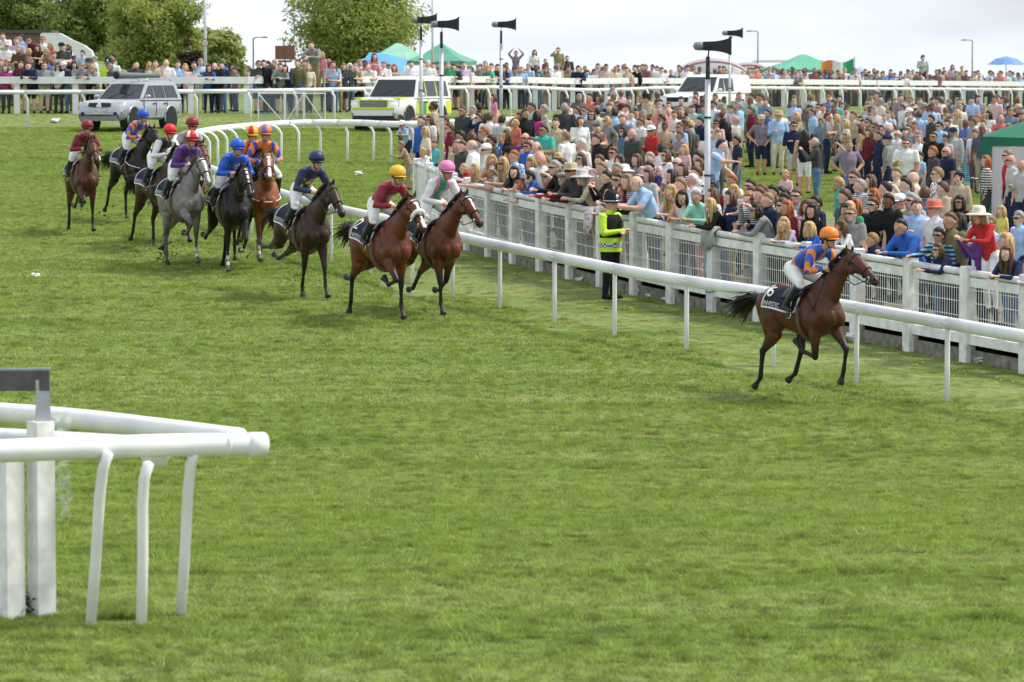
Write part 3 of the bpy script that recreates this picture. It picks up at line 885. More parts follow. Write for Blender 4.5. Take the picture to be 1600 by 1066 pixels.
    if dapple:
        n1 = np.sin(V[:, 0] * 23 + 3 * np.sin(V[:, 2] * 17)) * np.sin(V[:, 2] * 29 + 2 * np.sin(V[:, 0] * 13)) * np.cos(V[:, 1] * 21)
        C *= (1 + dapple * n1)[:, None]
    for key in ('LF', 'RF', 'LH', 'RH'):
        for nm in names:
            if nm == 'arm' + key:
                w = np.where(tg == names.index(nm), np.clip((tt - 0.45) / 0.4, 0, 1), 0)[:, None]
                C = C * (1 - w) + pt * w
            elif nm in ('shin' + key, 'past' + key):
                sel = tg == names.index(nm)
                C[sel] = pt
                if key in socks:
                    if nm[:4] == 'past': C[sel] = (0.62, 0.58, 0.52)
                    else: C[sel & (tt > 0.72)] = (0.62, 0.58, 0.52)
            elif nm == 'hoof' + key:
                C[tg == names.index(nm)] = (0.10, 0.085, 0.07) if key in socks else (0.028, 0.026, 0.025)
    isneck = tg == names.index('neck')
    ishead = (tg == names.index('head')) | (tg == names.index('muzzle'))
    if muzzle_dark:
        sel = tg == names.index('muzzle'); C[sel] = C[sel] * 0.25 + pt * 0.6
        sel = (tg == names.index('head')) & (tt > 0.72); C[sel] = C[sel] * 0.55 + pt * 0.45
    sel = tg == names.index('ear'); C[sel] = C[sel] * 0.5 + pt * 0.5
    if blaze:
        q = V - hd((1.05, 0, 2.05))
        fw = hd((1.5, 0, 1.60)) - hd((1.05, 0, 2.05)); fl = nrm(fw)
        lat = nrm(np.cross((0, 0, 1), fl)); nf = nrm(np.cross(fl, lat))
        along = q @ fl / np.linalg.norm(fw); side = q @ lat; up = q @ nf
        width = blaze * (0.040 * (1 - ss(0.1, 0.35, along)) + 0.022 + 0.012 * ss(0.7, 1, along)) + 0.006 * np.sin(along * 31)
        sel = ishead & (np.abs(side) < width) & (up > 0.0) & (along > 0.12) & (along < (1.05 if blaze > 0.8 else 0.62))
        C[sel] = (0.66, 0.62, 0.57)
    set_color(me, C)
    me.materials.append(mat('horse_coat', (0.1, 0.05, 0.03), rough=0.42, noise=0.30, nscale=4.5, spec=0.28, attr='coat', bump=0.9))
    root = empty('race_horse', (loc[0], loc[1], loc[2] + dz), heading)
    root.rotation_euler = (roll, pitch, heading)
    root.scale = (size, size, size)
    tag(root, label, 'horse', 'race horses galloping round the bend')
    link('body', me, root)
    hairm = mat('horse_hair_%s' % name, tuple(pt * 0.9), rough=0.5, noise=0.3, nscale=30)
    leather = mat('black_leather', (0.012, 0.011, 0.011), rough=0.35, noise=0.2)
    steel = mat('bit_steel', (0.6, 0.6, 0.6), rough=0.25, metal=1.0)
    # eyes
    for s in (-1, 1):
        MB().ball(hd((1.20, 0.092 * s, 1.935)), (0.024, 0.016, 0.022), 8, 6).build('eye', mat('horse_eye', (0.012, 0.008, 0.006), rough=0.1, spec=0.7), root, True)
        MB().ball(hd((1.534, 0.040 * s, 1.615)), (0.014, 0.010, 0.019), 7, 5).build('nostril', mat('nostril', (0.012, 0.009, 0.008), rough=0.6), root, True)
    MB().loft([hd((1.455, -0.052, 1.575)), hd((1.50, -0.05, 1.55)), hd((1.545, 0, 1.542)), hd((1.50, 0.05, 1.55)), hd((1.455, 0.052, 1.575))], 0.006, n=5).build('mouth', mat('nostril', (0.012, 0.009, 0.008)), root, True)
    # mane and forelock
    rn = np.random.default_rng(hash(name) % 1000 if False else sum(map(ord, name)))
    m = MB()
    for i in range(70):
        t = i / 69
        p = hd((0.50 + 0.56 * t, 0, 1.60 + 0.53 * t + 0.03 * math.sin(t * 3)), 0.2 + 0.8 * t)
        side = -1 if rn.random() < 0.7 else 1
        L = 0.13 + 0.06 * rn.random()
        p1 = p + np.array([-0.04 - 0.03 * rn.random(), side * 0.05, 0.0 + 0.03 * rn.random()])
        p2 = p1 + np.array([-0.06 - 0.06 * rn.random(), side * (0.03 + 0.03 * rn.random()), -L * (0.4 + 0.6 * rn.random())])
        m.loft([p - np.array([0, 0, 0.04]), p, p1, p2], (0.02, 0.019, 0.014, 0.003), n=5)
    for i in range(8):
        p = hd((1.09, 0.03 * (rn.random() - 0.5), 2.10)); q = hd((1.20, 0.07 * (rn.random() - 0.5), 2.0)); 
        m.loft([p, (p + q) / 2 + np.array([0.02, 0, 0.03]), q], (0.012, 0.011, 0.003), n=5)
    m.build('mane', hairm, root, True)
    # tail
    m = MB()
    for i in range(260):
        a0 = rn.random() * 6.28; r0 = 0.03 * math.sqrt(rn.random())
        p = np.array([-0.83, r0 * math.cos(a0), 1.40 + r0 * math.sin(a0)])
        spread = rn.normal(0, 1, 3)
        L = 0.55 + 0.35 * rn.random()
        if tail == 'streaming': d0, droop = np.array([-0.95, 0.05, 0.15]), 0.30
        else: d0, droop = np.array([-0.65, 0.05, -0.45]), 0.35
        pts = [p]
        for j in range(1, 6):
            t = j / 5
            w = 0.012 * math.sin(9 * t + a0)
            pts.append(p + d0 * L * t + np.array([0, 0, -droop * t * t]) + spread * np.array([0.05, 0.085, 0.085]) * t * (0.6 + 0.5 * t) + w)
        m.loft(pts, (0.009, 0.009, 0.008, 0.007, 0.005, 0.002), n=3)
    m.loft([(-0.74, 0, 1.45), (-0.84, 0, 1.42), np.array([-0.84, 0, 1.41]) + d0 * 0.25], (0.05, 0.045, 0.03), n=8)
    m.build('tail', hairm, root, True)
    # bridle
    m = MB()
    def strap(center, ax, rx, rz, w=0.011, n=18):
        ax = nrm(ax); lat = nrm(np.cross((0, 0, 1), ax)); up = nrm(np.cross(ax, lat))
        C = [np.asarray(center) + math.cos(q) * rx * lat + math.sin(q) * rz * up for q in np.linspace(0, 2 * math.pi, n)]
        m.loft(C, w, w, up=ax, n=5)
    fa = hd((1.5, 0, 1.6)) - hd((1.05, 0, 2.05))
    strap(hd((1.355, 0, 1.750)), fa, 0.070, 0.092)
    strap(hd((1.15, 0, 1.955)), fa, 0.098, 0.128)
    strap(hd((1.07, 0, 1.99)), hd((1.1, 0, 2.2)) - hd((1.0, 0, 1.75)), 0.082, 0.115)
    for s in (-1, 1):
        m.loft([hd((1.10, 0.088 * s, 2.02)), hd((1.24, 0.096 * s, 1.86)), hd((1.40, 0.068 * s, 1.66))], 0.010, n=5)
        hand = np.array([0.78, 0.09 * s, 1.86])
        m.loft([hd((1.43, 0.066 * s, 1.63)), hd((1.22, 0.14 * s, 1.60)), hand * 0.7 + hd((1.22, 0.14 * s, 1.6)) * 0.3, hand], 0.009, n=5)
    br = m.build('bridle', leather, root, True)
    for s in (-1, 1):
        c = hd((1.43, 0.072 * s, 1.645))
        C = [c + np.array([0.03 * math.cos(q), 0, 0.03 * math.sin(q)]) for q in np.linspace(0, 2 * math.pi, 12)]
        MB().loft(C, 0.007, n=5).build('bit_ring', steel, br, True)
    if noseband:
        m = MB(); C = []
        ax = nrm(fa); lat = nrm(np.cross((0, 0, 1), ax)); up = nrm(np.cross(ax, lat))
        for q in np.linspace(-0.35, math.pi + 0.35, 14):
            C.append(hd((1.30, 0, 1.80)) + math.cos(q) * 0.088 * lat + math.sin(q) * 0.115 * up)
        m.loft(C, 0.036, n=9)
        m.build('noseband', mat('sheepskin', noseband, rough=0.9, noise=0.15, nscale=60, bump=0.6), br, True)
    # saddle cloth, border, lettering
    navy = mat('navy_cloth', srgb(22, 26, 48), rough=0.8, noise=0.15, nscale=12)
    white = mat('white_trim', (0.75, 0.75, 0.75), rough=0.7, noise=0.05)
    A1 = 1.55
    xb = lambda ang: -0.53 + 0.05 * math.cos(ang)
    xf = lambda ang: 0.36 - 0.10 * (abs(ang) / A1) ** 2
    rows = [[trunk_pt(x, a, 0.028 + 0.022 * float(ss(-0.25, -0.5, x)) * abs(math.sin(a)) + 0.004 * math.sin(x * 25 + a * 6)) for x in np.linspace(xb(a), xf(a), 14)] for a in np.linspace(-A1, A1, 25)]
    m = MB().sheet(rows)
    cl = m.build('saddle_cloth', navy, root, True)
    sd = cl.modifiers.new('thick', 'SOLIDIFY'); sd.thickness = 0.008
    m = MB()
    for sg in (-1, 1):
        edge = [trunk_pt(x, sg * (A1 - 0.05), 0.040 + 0.022 * float(ss(-0.25, -0.5, x))) for x in np.linspace(xb(A1) + 0.03, xf(A1) - 0.03, 14)]
        m.loft(edge, 0.014, 0.004, up=(0, sg, 0.2), n=6)
        for xe in (xb, xf):
            o_ = 0.03 if xe is xb else -0.03
            edge = [trunk_pt(xe(a) + o_, sg * a, 0.040 + (0.022 * abs(math.sin(a)) if xe is xb else 0)) for a in np.linspace(0.25, A1 - 0.05, 12)]
            m.loft(edge, 0.013, 0.004, up=(0, sg, 0.2), n=6)
    m.build('border', white, cl, True)
    def letter(txt, size, x0, ang, sg):
        TV, TF = text_geo(txt, size)
        V2 = []
        for q in TV:
            x = x0 + (-q[0] if sg > 0 else q[0])
            hw = float(np.interp(x, TR_X, TR_W)); hh = float(np.interp(x, TR_X, TR_H))
            a_ = ang - q[1] / (0.5 * (hw + hh)); V2.append(trunk_pt(x, sg * a_, 0.044 + 0.022 * float(ss(-0.25, -0.5, x)) * abs(math.sin(a_))))
        MB().add(V2, TF if sg < 0 else [tuple(reversed(f)) for f in TF]).build('lettering', white, cl)
    for sg in (-1, 1):
        if cloth_no: letter(cloth_no, 0.26, -0.45 if sg < 0 else -0.26, 1.02, sg)
        letter('INVESTEC', 0.080, -0.46 if sg < 0 else -0.08, 1.42, sg)
    # saddle, girth, irons
    m = MB()
    rows = [[trunk_pt(x, a, 0.035 + 0.02 * math.cos(a) + 0.02 * (x - 0.1) ** 2 / 0.1) for x in np.linspace(-0.12, 0.34, 10)] for a in np.linspace(-0.95, 0.95, 13)]
    m.sheet(rows)
    sdl = m.build('saddle', leather, root, True)
    sd = sdl.modifiers.new('thick', 'SOLIDIFY'); sd.thickness = 0.02
    m = MB()
    m.loft([trunk_pt(0.27, q, 0.012) for q in np.linspace(0.9, 2 * math.pi - 0.9, 22)], 0.045, 0.008, up=(1, 0, 0), n=6)
    m.build('girth', mat('girth_web', (0.16, 0.11, 0.08) if not breast else (0.25, 0.10, 0.06), rough=0.8), root, True)
    for s in (-1, 1):
        m = MB()
        m.bar((0.20, 0.27 * s, 1.52), (0.16, 0.335 * s, 1.22), 0.025, 0.006, up=(0, 1, 0))
        C = [(0.16 + 0.055 * math.cos(q), 0.345 * s, 1.19 + 0.06 * math.sin(q)) for q in np.linspace(0, 2 * math.pi, 10)]
        m.loft(C, 0.008, n=5)
        m.build('stirrup', steel, sdl, True)
    if breast:
        m = MB()
        pts = [(0.30, -0.285, 1.30), (0.50, -0.29, 1.23), (0.68, -0.245, 1.19), (0.83, -0.13, 1.15), (0.885, 0, 1.14), (0.83, 0.13, 1.15), (0.68, 0.245, 1.19), (0.50, 0.29, 1.23), (0.30, 0.285, 1.30)]
        m.loft(catmull(pts, 4), 0.013, 0.010, n=6)
        m.build('breast_girth', white, root, True)
    return root

# ------------------------------------------------------------------ jockeys
def make_jockey(name, horse, sil, cap, label, crouch=0.0, twist=0.0, breeches=(0.78, 0.78, 0.76), goggles=True):
    """sil: dict(torso=colour index fn ...); colours listed in sil['cols']; crouch lowers the upper body"""
    b = Body()
    dzs = -0.10 * crouch
    hipz = 1.90 + dzs * 0.4
    sx = 0.38 + 0.08 * crouch
    sz = 2.20 + dzs
    pel = np.array([-0.06, 0, hipz])
    nb = np.array([sx + 0.07, 0, sz + 0.07])
    b.limb('torso', [pel, pel * 0.6 + nb * 0.4 + (0, 0, 0.05), pel * 0.25 + nb * 0.75 + (0, 0, 0.02), nb], (0.165, 0.155, 0.185, 0.075), (0.125, 0.12, 0.125, 0.065), up=(-0.6, 0, 0.8), n=16)
    b.ball('seat', pel + (-0.05, 0.06, -0.02), (0.13, 0.11, 0.13)); b.ball('seat', pel + (-0.05, -0.06, -0.02), (0.13, 0.11, 0.13))
    hx, hz = sx + 0.20, sz + 0.20
    b.limb('neck', [nb - (0.03, 0, 0.02), (hx - 0.04, 0, hz - 0.09)], (0.06, 0.055))
    b.ball('head', (hx, 0, hz), (0.10, 0.078, 0.118))
    b.ball('head', (hx + 0.035, 0, hz - 0.075), (0.06, 0.055, 0.055))
    b.ball('head', (hx + 0.098, 0, hz - 0.025), (0.022, 0.014, 0.026))
    for s in (-1, 1):
        b.ball('head', (hx - 0.01, 0.078 * s, hz - 0.02), (0.022, 0.014, 0.03))
        hip = pel + (0.0, 0.09 * s, -0.03)
        knee = np.array([0.36, 0.285 * s, 1.62]); ank = np.array([0.04, 0.325 * s, 1.29]); toe = np.array([0.22, 0.345 * s, 1.235])
        b.limb('thigh', [hip, hip * 0.5 + knee * 0.5, knee], (0.115, 0.10, 0.072))
        b.limb('shank', [knee, knee * 0.65 + ank * 0.35, ank], (0.07, 0.064, 0.045))
        b.limb('boot', [ank + (-0.03, 0, -0.005), toe], (0.045, 0.038), (0.04, 0.03))
        sh = np.array([sx, 0.175 * s, sz - 0.005]); el = np.array([sx + 0.05 + 0.02 * s * twist, 0.31 * s, sz - 0.27]); wr = np.array([0.68, 0.125 * s, 1.89 + dzs * 0.3]); 
        b.ball('sleeve', sh, (0.085, 0.08, 0.08))
        b.limb('sleeve', [sh, sh * 0.5 + el * 0.5, el, el * 0.5 + wr * 0.5, wr], (0.075, 0.072, 0.06, 0.052, 0.04))
        pm = wr + (0.07, -0.02 * s, -0.02)
        b.limb('hand', [wr, pm], (0.032, 0.042), (0.026, 0.030))
        for k in range(4):
            base = pm + np.array([0.02, s * (0.02 - 0.006 * k), 0.028 - 0.019 * k])
            b.limb('hand', [base - (0.03, 0, 0), base + (0.018, -0.01 * s, -0.004), base + (0.012, -0.042 * s, -0.012), base + (-0.018, -0.045 * s, -0.014)], (0.011, 0.0105, 0.010, 0.009), n=8)
        b.limb('hand', [wr + (0.03, -0.02 * s, 0.015), wr + (0.065, -0.045 * s, 0.032), wr + (0.085, -0.06 * s, 0.018)], (0.012, 0.011, 0.010), n=8)
    me, V, tg, tt = b.grow(0.0135, 4)
    T = {n: i for i, n in enumerate(b.tags)}
    isin = lambda *n: np.isin(tg, [T[q] for q in n])
    cols = sil['cols']
    C = np.tile(np.array(cols[0]), (len(V), 1))
    tor = isin('torso'); slv = isin('sleeve')
    C[tor] = cols[sil.get('torso', 0)]
    C[slv] = cols[sil.get('sleeve', 0)]
    ax = nrm(nb - pel); al = (V - pel) @ ax
    lat = V[:, 1]
    pat = sil.get('pattern')
    if pat == 'stripes':                      # bold stripes lengthwise on body and sleeve
        sel = tor & (np.abs(np.abs(lat) - 0.10) < 0.028); C[sel] = cols[1]
        sel = slv & (np.sin((V[:, 0] * 0.5 - V[:, 2] * 0.2 + np.abs(lat) * 1.0) * 42) > 0.1); C[sel] = cols[1]
    elif pat == 'hem':
        sel = slv & (np.sin((V[:, 0] * 0.55 - V[:, 2] * 0.15 + np.abs(lat) * 1.0) * 42) > 0.1); C[sel] = cols[1]
        sel = tor & ((al < 0.17) | (np.abs(lat) < 0.02)); C[sel] = cols[1]
    elif pat == 'braces':
        sel = tor & (np.abs(np.abs(lat) - 0.095) < 0.026) & (al > 0.1); C[sel] = cols[1]
    elif pat == 'discs':
        for cy, ca, rr in ((0.12, 0.40, 0.05), (-0.12, 0.40, 0.05), (0, 0.30, 0.05), (0.1, 0.2, 0.05), (-0.1, 0.2, 0.05)):
            sel = (tor | slv) & ((lat - cy) ** 2 + (al - ca) ** 2 < rr ** 2); C[sel] = cols[1]
    elif pat == 'front':
        sel = tor & (np.abs(lat) < 0.07) & (al > 0.25); C[sel] = cols[1]
    br = np.array(breeches)
    C[isin('thigh', 'seat')] = br
    C[tor & (al < 0.10)] = br
    boot = np.array((0.012, 0.012, 0.013))
    C[isin('boot')] = boot
    C[isin('shank') & (tt > 0.12)] = boot
    skin = np.array((0.50, 0.27, 0.18))
    C[isin('hand', 'head', 'neck')] = skin
    sel = isin('head') & (V[:, 2] < hz - 0.062) & (V[:, 2] > hz - 0.072) & (V[:, 0] > hx + 0.07); C[sel] = (0.30, 0.10, 0.08)
    set_color(me, C)
    me.materials.append(mat('silks', (0.5, 0.5, 0.5), rough=0.5, noise=0.10, nscale=14, attr='coat', bump=0.35, sheen=0.1))
    o = link('person', me)
    o.location = horse.location; o.rotation_euler = horse.rotation_euler; o.scale = horse.scale
    tag(o, label, 'person', 'jockeys riding in the race')
    # skull cap with peak
    m = MB()
    n = 24
    rings = []
    for i, (r_, z_) in enumerate(((0.128, -0.012), (0.131, 0.03), (0.124, 0.07), (0.105, 0.105), (0.072, 0.13), (0.03, 0.142))):
        rings.append([(hx - 0.005 + 1.08 * r_ * math.cos(2 * math.pi * k / n), r_ * 0.95 * math.sin(2 * math.pi * k / n), hz + 0.035 + z_) for k in range(n)])
    Vr = [p for r_ in rings for p in r_] + [(hx, 0, hz + 0.035 + 0.144)]
    cc = cap.get('cols'); cp = cap.get('pattern')
    for i in range(len(rings) - 1):
        for k in range(n):
            k2 = (k + 1) % n
            mi = 0
            if cp == 'stripes': mi = (k // 3) % 2
            elif cp == 'diamond': mi = 1 if ((k % 6 in (2, 3) and i in (1, 2, 3)) ) else 0
            elif cp == 'front': mi = 1 if (k < 3 or k >= 21) and i < 3 else 0
            m.f.append((i * n + k, i * n + k2, (i + 1) * n + k2, (i + 1) * n + k)); m.m.append(mi)
    L_ = (len(rings) - 1) * n
    m.f += [(L_ + k, L_ + (k + 1) % n, len(Vr) - 1) for k in range(n)]; m.m += [0] * n
    m.v.append(np.array(Vr)); m.n += len(Vr)
    pk = [[(hx + (0.10 + 0.075 * w) * math.cos(q), (0.118 + 0.01 * w) * math.sin(q), hz + 0.028 - 0.022 * w) for q in np.linspace(-0.95, 0.95, 9)] for w in (0, 0.5, 1)]
    m.sheet(pk, 0)
    hm = [mat('silk_cap_%d_%d_%d' % tuple(int(c * 99) for c in q), q, rough=0.45, noise=0.06) for q in cc]
    ho = m.build('helmet', hm, o, True)
    sd = ho.modifiers.new('thick', 'SOLIDIFY'); sd.thickness = 0.008; sd.offset = 1
    m = MB()
    dark = mat('goggle_black', (0.008, 0.008, 0.009), rough=0.12, spec=0.7)
    C = [(hx + 0.108 * math.cos(q), 0.092 * math.sin(q), hz + 0.004) for q in np.linspace(-1.25, 1.25, 13)]
    m.loft(C, 0.010, 0.028, up=(0, 0, 1), n=8)
    C = [(hx + 0.112 * math.cos(q), 0.100 * math.sin(q), hz + 0.002) for q in np.linspace(1.25, 2 * math.pi - 1.25, 12)]
    m.loft(C, 0.005, 0.011, up=(0, 0, 1), n=6)
    m.build('goggles', dark, o, True)
    m = MB(); m.loft([(hx + 0.02, 0.085, hz + 0.02), (hx + 0.05, 0.045, hz - 0.125), (hx + 0.05, -0.045, hz - 0.125), (hx + 0.02, -0.085, hz + 0.02)], 0.007, n=5)
    m.build('chin_strap', mat('black_leather', (0.012, 0.011, 0.011)), o, True)
    return o
# ------------------------------------------------------------------ people
HEADC = {}
def rotp(p, ang, o):
    """pitch a point forward (about y) round o"""
    p = np.asarray(p, float) - o
    c, s = math.cos(ang), math.sin(ang)
    return np.array([p[0] * c + p[2] * s, p[1], -p[0] * s + p[2] * c]) + o

ARMS = {   # elbow and wrist from the shoulder (forward, outward, up), right then left
 'stand': [((-0.01, 0.06, -0.29), (0.07, 0.04, -0.54)), ((-0.01, 0.06, -0.29), (0.05, 0.05, -0.55))],
 'fold':  [((0.05, 0.07, -0.28), (0.26, -0.17, -0.22)), ((0.05, 0.07, -0.28), (0.24, -0.18, -0.27))],
 'phone': [((0.17, 0.06, -0.22), (0.32, -0.08, 0.04)), ((0.17, 0.06, -0.22), (0.32, -0.08, 0.03))],
 'hold':  [((0.02, 0.06, -0.29), (0.27, -0.06, -0.20)), ((-0.01, 0.06, -0.29), (0.06, 0.04, -0.54))],
 'hips':  [((-0.10, 0.20, -0.24), (0.04, 0.0, -0.42)), ((-0.10, 0.20, -0.24), (0.04, 0.0, -0.42))],
 'shade': [((0.16, 0.14, -0.03), (0.17, -0.07, 0.16)), ((-0.01, 0.06, -0.29), (0.07, 0.04, -0.54))],
 'lean':  [((0.18, 0.07, -0.22), (0.42, -0.10, -0.15)), ((0.18, 0.07, -0.22), (0.41, -0.10, -0.17))],
 'point': [((0.24, 0.08, -0.08), (0.46, 0.10, -0.02)), ((0.10, 0.06, -0.26), (0.30, -0.05, -0.30))],
 'sit':   [((0.02, 0.07, -0.27), (0.20, 0.02, -0.40)), ((0.02, 0.07, -0.27), (0.20, 0.02, -0.40))],
 'up':    [((0.10, 0.16, 0.18), (0.10, -0.02, 0.40)), ((0.10, 0.16, 0.18), (0.10, -0.02, 0.40))],
}
PITCHES = {'lean': R(24), 'phone': R(3), 'point': R(14)}
HEAD_YAW = {'stand': 0.12, 'fold': -0.2, 'phone': 0.0, 'hold': 0.25, 'hips': 0.0, 'shade': -0.15, 'lean': 0.3, 'point': 0.1, 'sit': 0.3, 'up': 0}

def person_geo(sex, pose, voxel=0.018, ratio=None, detail=True):
    W = {'man': 1.07, 'woman': 0.97, 'child': 0.86}[sex]
    HS = {'man': 1.11, 'woman': 1.09, 'child': 1.36}[sex]
    o = np.array([0, 0, 0.95]); pit = PITCHES.get(pose, 0.0)
    tb = lambda *p: rotp(p, pit, o)
    b = Body()
    ww = 0.135 if sex == 'woman' else 0.15
    b.limb('torso', [tb(0, 0, 0.86), tb(0, 0, 0.96), tb(0, 0, 1.09), tb(0.012, 0, 1.27), tb(0, 0, 1.40), tb(-0.01, 0, 1.46), tb(-0.01, 0, 1.50)],
           np.array((0.165, 0.185 / W * 0.97, ww * 1.16, 0.195, 0.19, 0.135, 0.068)) * W, np.array((0.115, 0.130, 0.118, 0.132, 0.112, 0.082, 0.058)), up=(1, 0, 0), n=16)
    if sex == 'woman':
        for s in (-1, 1): b.ball('torso', tb(0.085, 0.07 * s, 1.27), (0.06, 0.065, 0.065))
    hc = tb(0.025, 0, 1.622)
    yaw = HEAD_YAW[pose]
    cy, sy = math.cos(yaw), math.sin(yaw)
    def hd(x, y, z): return hc + np.array([(x * cy - y * sy) * HS, (x * sy + y * cy) * HS, z * HS])
    b.limb('neck', [tb(-0.01, 0, 1.46), hc + (-0.015, 0, -0.08)], (0.056, 0.05))
    b.ball('head', hd(0, 0, 0), np.array((0.098, 0.077, 0.115)) * HS)
    b.ball('head', hd(0.035, 0, -0.07), np.array((0.06, 0.053, 0.055)) * HS)
    b.ball('head', hd(0.10, 0, -0.02), np.array((0.024, 0.014, 0.026)) * HS)
    for s in (-1, 1):
        b.ball('head', hd(-0.005, 0.078 * s, -0.015), np.array((0.022, 0.013, 0.03)) * HS)
        if detail: b.ball('eye', hd(0.083, 0.032 * s, 0.012), np.array((0.013, 0.014, 0.010)) * HS)
    if detail: b.ball('mouth', hd(0.088, 0, -0.062), np.array((0.012, 0.022, 0.008)) * HS)
    for i, s in enumerate((-1, 1)):
        if pose == 'sit':
            hip = np.array([0, 0.09 * s, 0.93]); kn = np.array([0.36, 0.11 * s, 0.90]); an = np.array([0.40, 0.10 * s, 0.50]); toe = an + (0.15, 0.01, -0.05)
        else:
            hip = np.array([0, 0.088 * s, 0.92]); kn = np.array([0.02, 0.10 * s, 0.50]); an = np.array([-0.02, 0.105 * s, 0.09]); toe = np.array([0.15, 0.12 * s, 0.035])
        b.limb('thigh', [hip, hip * 0.5 + kn * 0.5, kn], np.array((0.108, 0.094, 0.07)) * (W * 0.5 + 0.5))
        b.limb('shank', [kn, kn * 0.7 + an * 0.3, an], np.array((0.068, 0.064, 0.046)) * (W * 0.5 + 0.5))
        b.limb('foot', [an + (-0.04, 0, -0.045), an + (0.04, 0, -0.04), toe], (0.042, 0.045, 0.036), (0.04, 0.042, 0.025))
        (e, w) = ARMS[pose][0 if s < 0 else 1]
        sh = tb(-0.005, 0.19 * W * s, 1.415)
        ang = pit * (0.2 if pose == 'lean' else 1)
        def arm(p):
            q = np.array([p[0], p[1] * s, p[2]]); c, sn = math.cos(ang), math.sin(ang)
            return sh + np.array([q[0] * c + q[2] * sn, q[1], -q[0] * sn + q[2] * c]) * (W * 0.35 + 0.65)
        el, wr = arm(e), arm(w)
        b.ball('uparm', sh, np.array((0.072, 0.068, 0.07)) * W)
        b.limb('uparm', [sh, sh * 0.5 + el * 0.5, el], np.array((0.066, 0.060, 0.049)) * W)
        b.limb('forearm', [el, el * 0.55 + wr * 0.45, wr], np.array((0.049, 0.044, 0.032)) * W)
        dirv = nrm(wr - el)
        if pose in ('phone', 'fold', 'hold', 'shade'): dirv = nrm(dirv + np.array([0, -0.5 * s, 0.1]))
        b.limb('hand', [wr, wr + dirv * 0.09], (0.030, 0.038), (0.022, 0.024))
        lat = nrm(np.cross(dirv, (0.3, 0.1, 1)))
        for k in range(4):
            p = wr + dirv * 0.085 + lat * (k - 1.5) * 0.02
            b.limb('hand', [p, p + dirv * (0.045 + 0.012 * (k in (1, 2))) + np.array([0, -0.008 * s, -0.015]), p + dirv * 0.06 + np.array([0, -0.015 * s, -0.04])], (0.0105, 0.010, 0.009), n=6)
        b.limb('hand', [wr + dirv * 0.03 + lat * 0.03, wr + dirv * 0.07 + lat * 0.055], (0.013, 0.011), n=6)
    me, V, tg, tt = b.grow(voxel, 3, ratio)
    cls = np.zeros(len(V), int)
    T = {n: i for i, n in enumerate(b.tags)}
    return dict(me=me, V=V, tg=tg, tt=tt, T=T, hc=hc, yaw=yaw, HS=HS, top=float(V[:, 2].max()) if pose != 'up' else hc[2] + 0.13, pit=pit, o=o)

def dress(g, sleeve, bottom):
    """vertex classes: 0 skin 1 top 2 bottom 3 shoes 4 eye 5 lips"""
    tg, tt, T, V = g['tg'], g['tt'], g['T'], g['V']
    c = np.zeros(len(V), int)
    isn = lambda n: tg == T[n] if n in T else np.zeros(len(V), bool)
    c[isn('torso')] = 1
    c[isn('torso') & (tt < 0.07)] = 2
    c[isn('torso') & (tt > 0.965)] = 0
    c[isn('uparm')] = 1
    if sleeve == 'none': c[isn('uparm') & (tt > 0.05)] = 0
    if sleeve == 'short': c[isn('uparm') & (tt > 0.72)] = 0
    if sleeve == 'long': c[isn('forearm')] = 1
    c[isn('thigh')] = 2
    if bottom == 'long': c[isn('shank')] = 2
    elif bottom == 'dress': c[isn('thigh')] = 1; c[isn('torso')] = np.where(tt[isn('torso')] > 0.965, 0, 1)
    c[isn('foot')] = 3
    c[isn('eye')] = 4
    c[isn('mouth')] = 5
    return c

GEO, BODY = {}, {}
def body_mesh(sex, pose, sleeve, bottom):
    k = (sex, pose, sleeve, bottom)
    if k not in BODY:
        if (sex, pose) not in GEO: GEO[(sex, pose)] = person_geo(sex, pose, 0.0185)
        g = GEO[(sex, pose)]
        me = g['me'].copy(); me.name = 'person'
        for q in range(6): me.materials.append(None)
        faces_from(me, dress(g, sleeve, bottom))
        BODY[k] = me
    return BODY[k], GEO[(sex, pose)]

# hair, hats, sunglasses: shaped round a head whose centre is the origin, face towards +x
def head_shell(cover, thick, seed=0, rough=0.0, base=0.86, n=26, mm=18):
    r = np.random.default_rng(seed); V, Fs = [], []
    ph = r.uniform(0, 6.28, 8)
    for i in range(mm + 1):
        th = math.pi * i / mm
        for k in range(n):
            a = 2 * math.pi * k / n
            d = np.array([math.sin(th) * math.cos(a), math.sin(th) * math.sin(a), math.cos(th)])
            w = cover(d)
            tn = thick * (1 + rough * (math.sin(9 * a + ph[0]) * math.sin(7 * th + ph[1]) + 0.6 * math.sin(17 * a + ph[2] + 5 * th)))
            e = np.array((0.098, 0.077, 0.115))
            V.append(d * (e * (base + (1 - base) * w) + tn * w))
    for i in range(mm):
        for k in range(n):
            k2 = (k + 1) % n
            Fs.append((i * n + k, (i + 1) * n + k, (i + 1) * n + k2, i * n + k2))
    return np.array(V), Fs

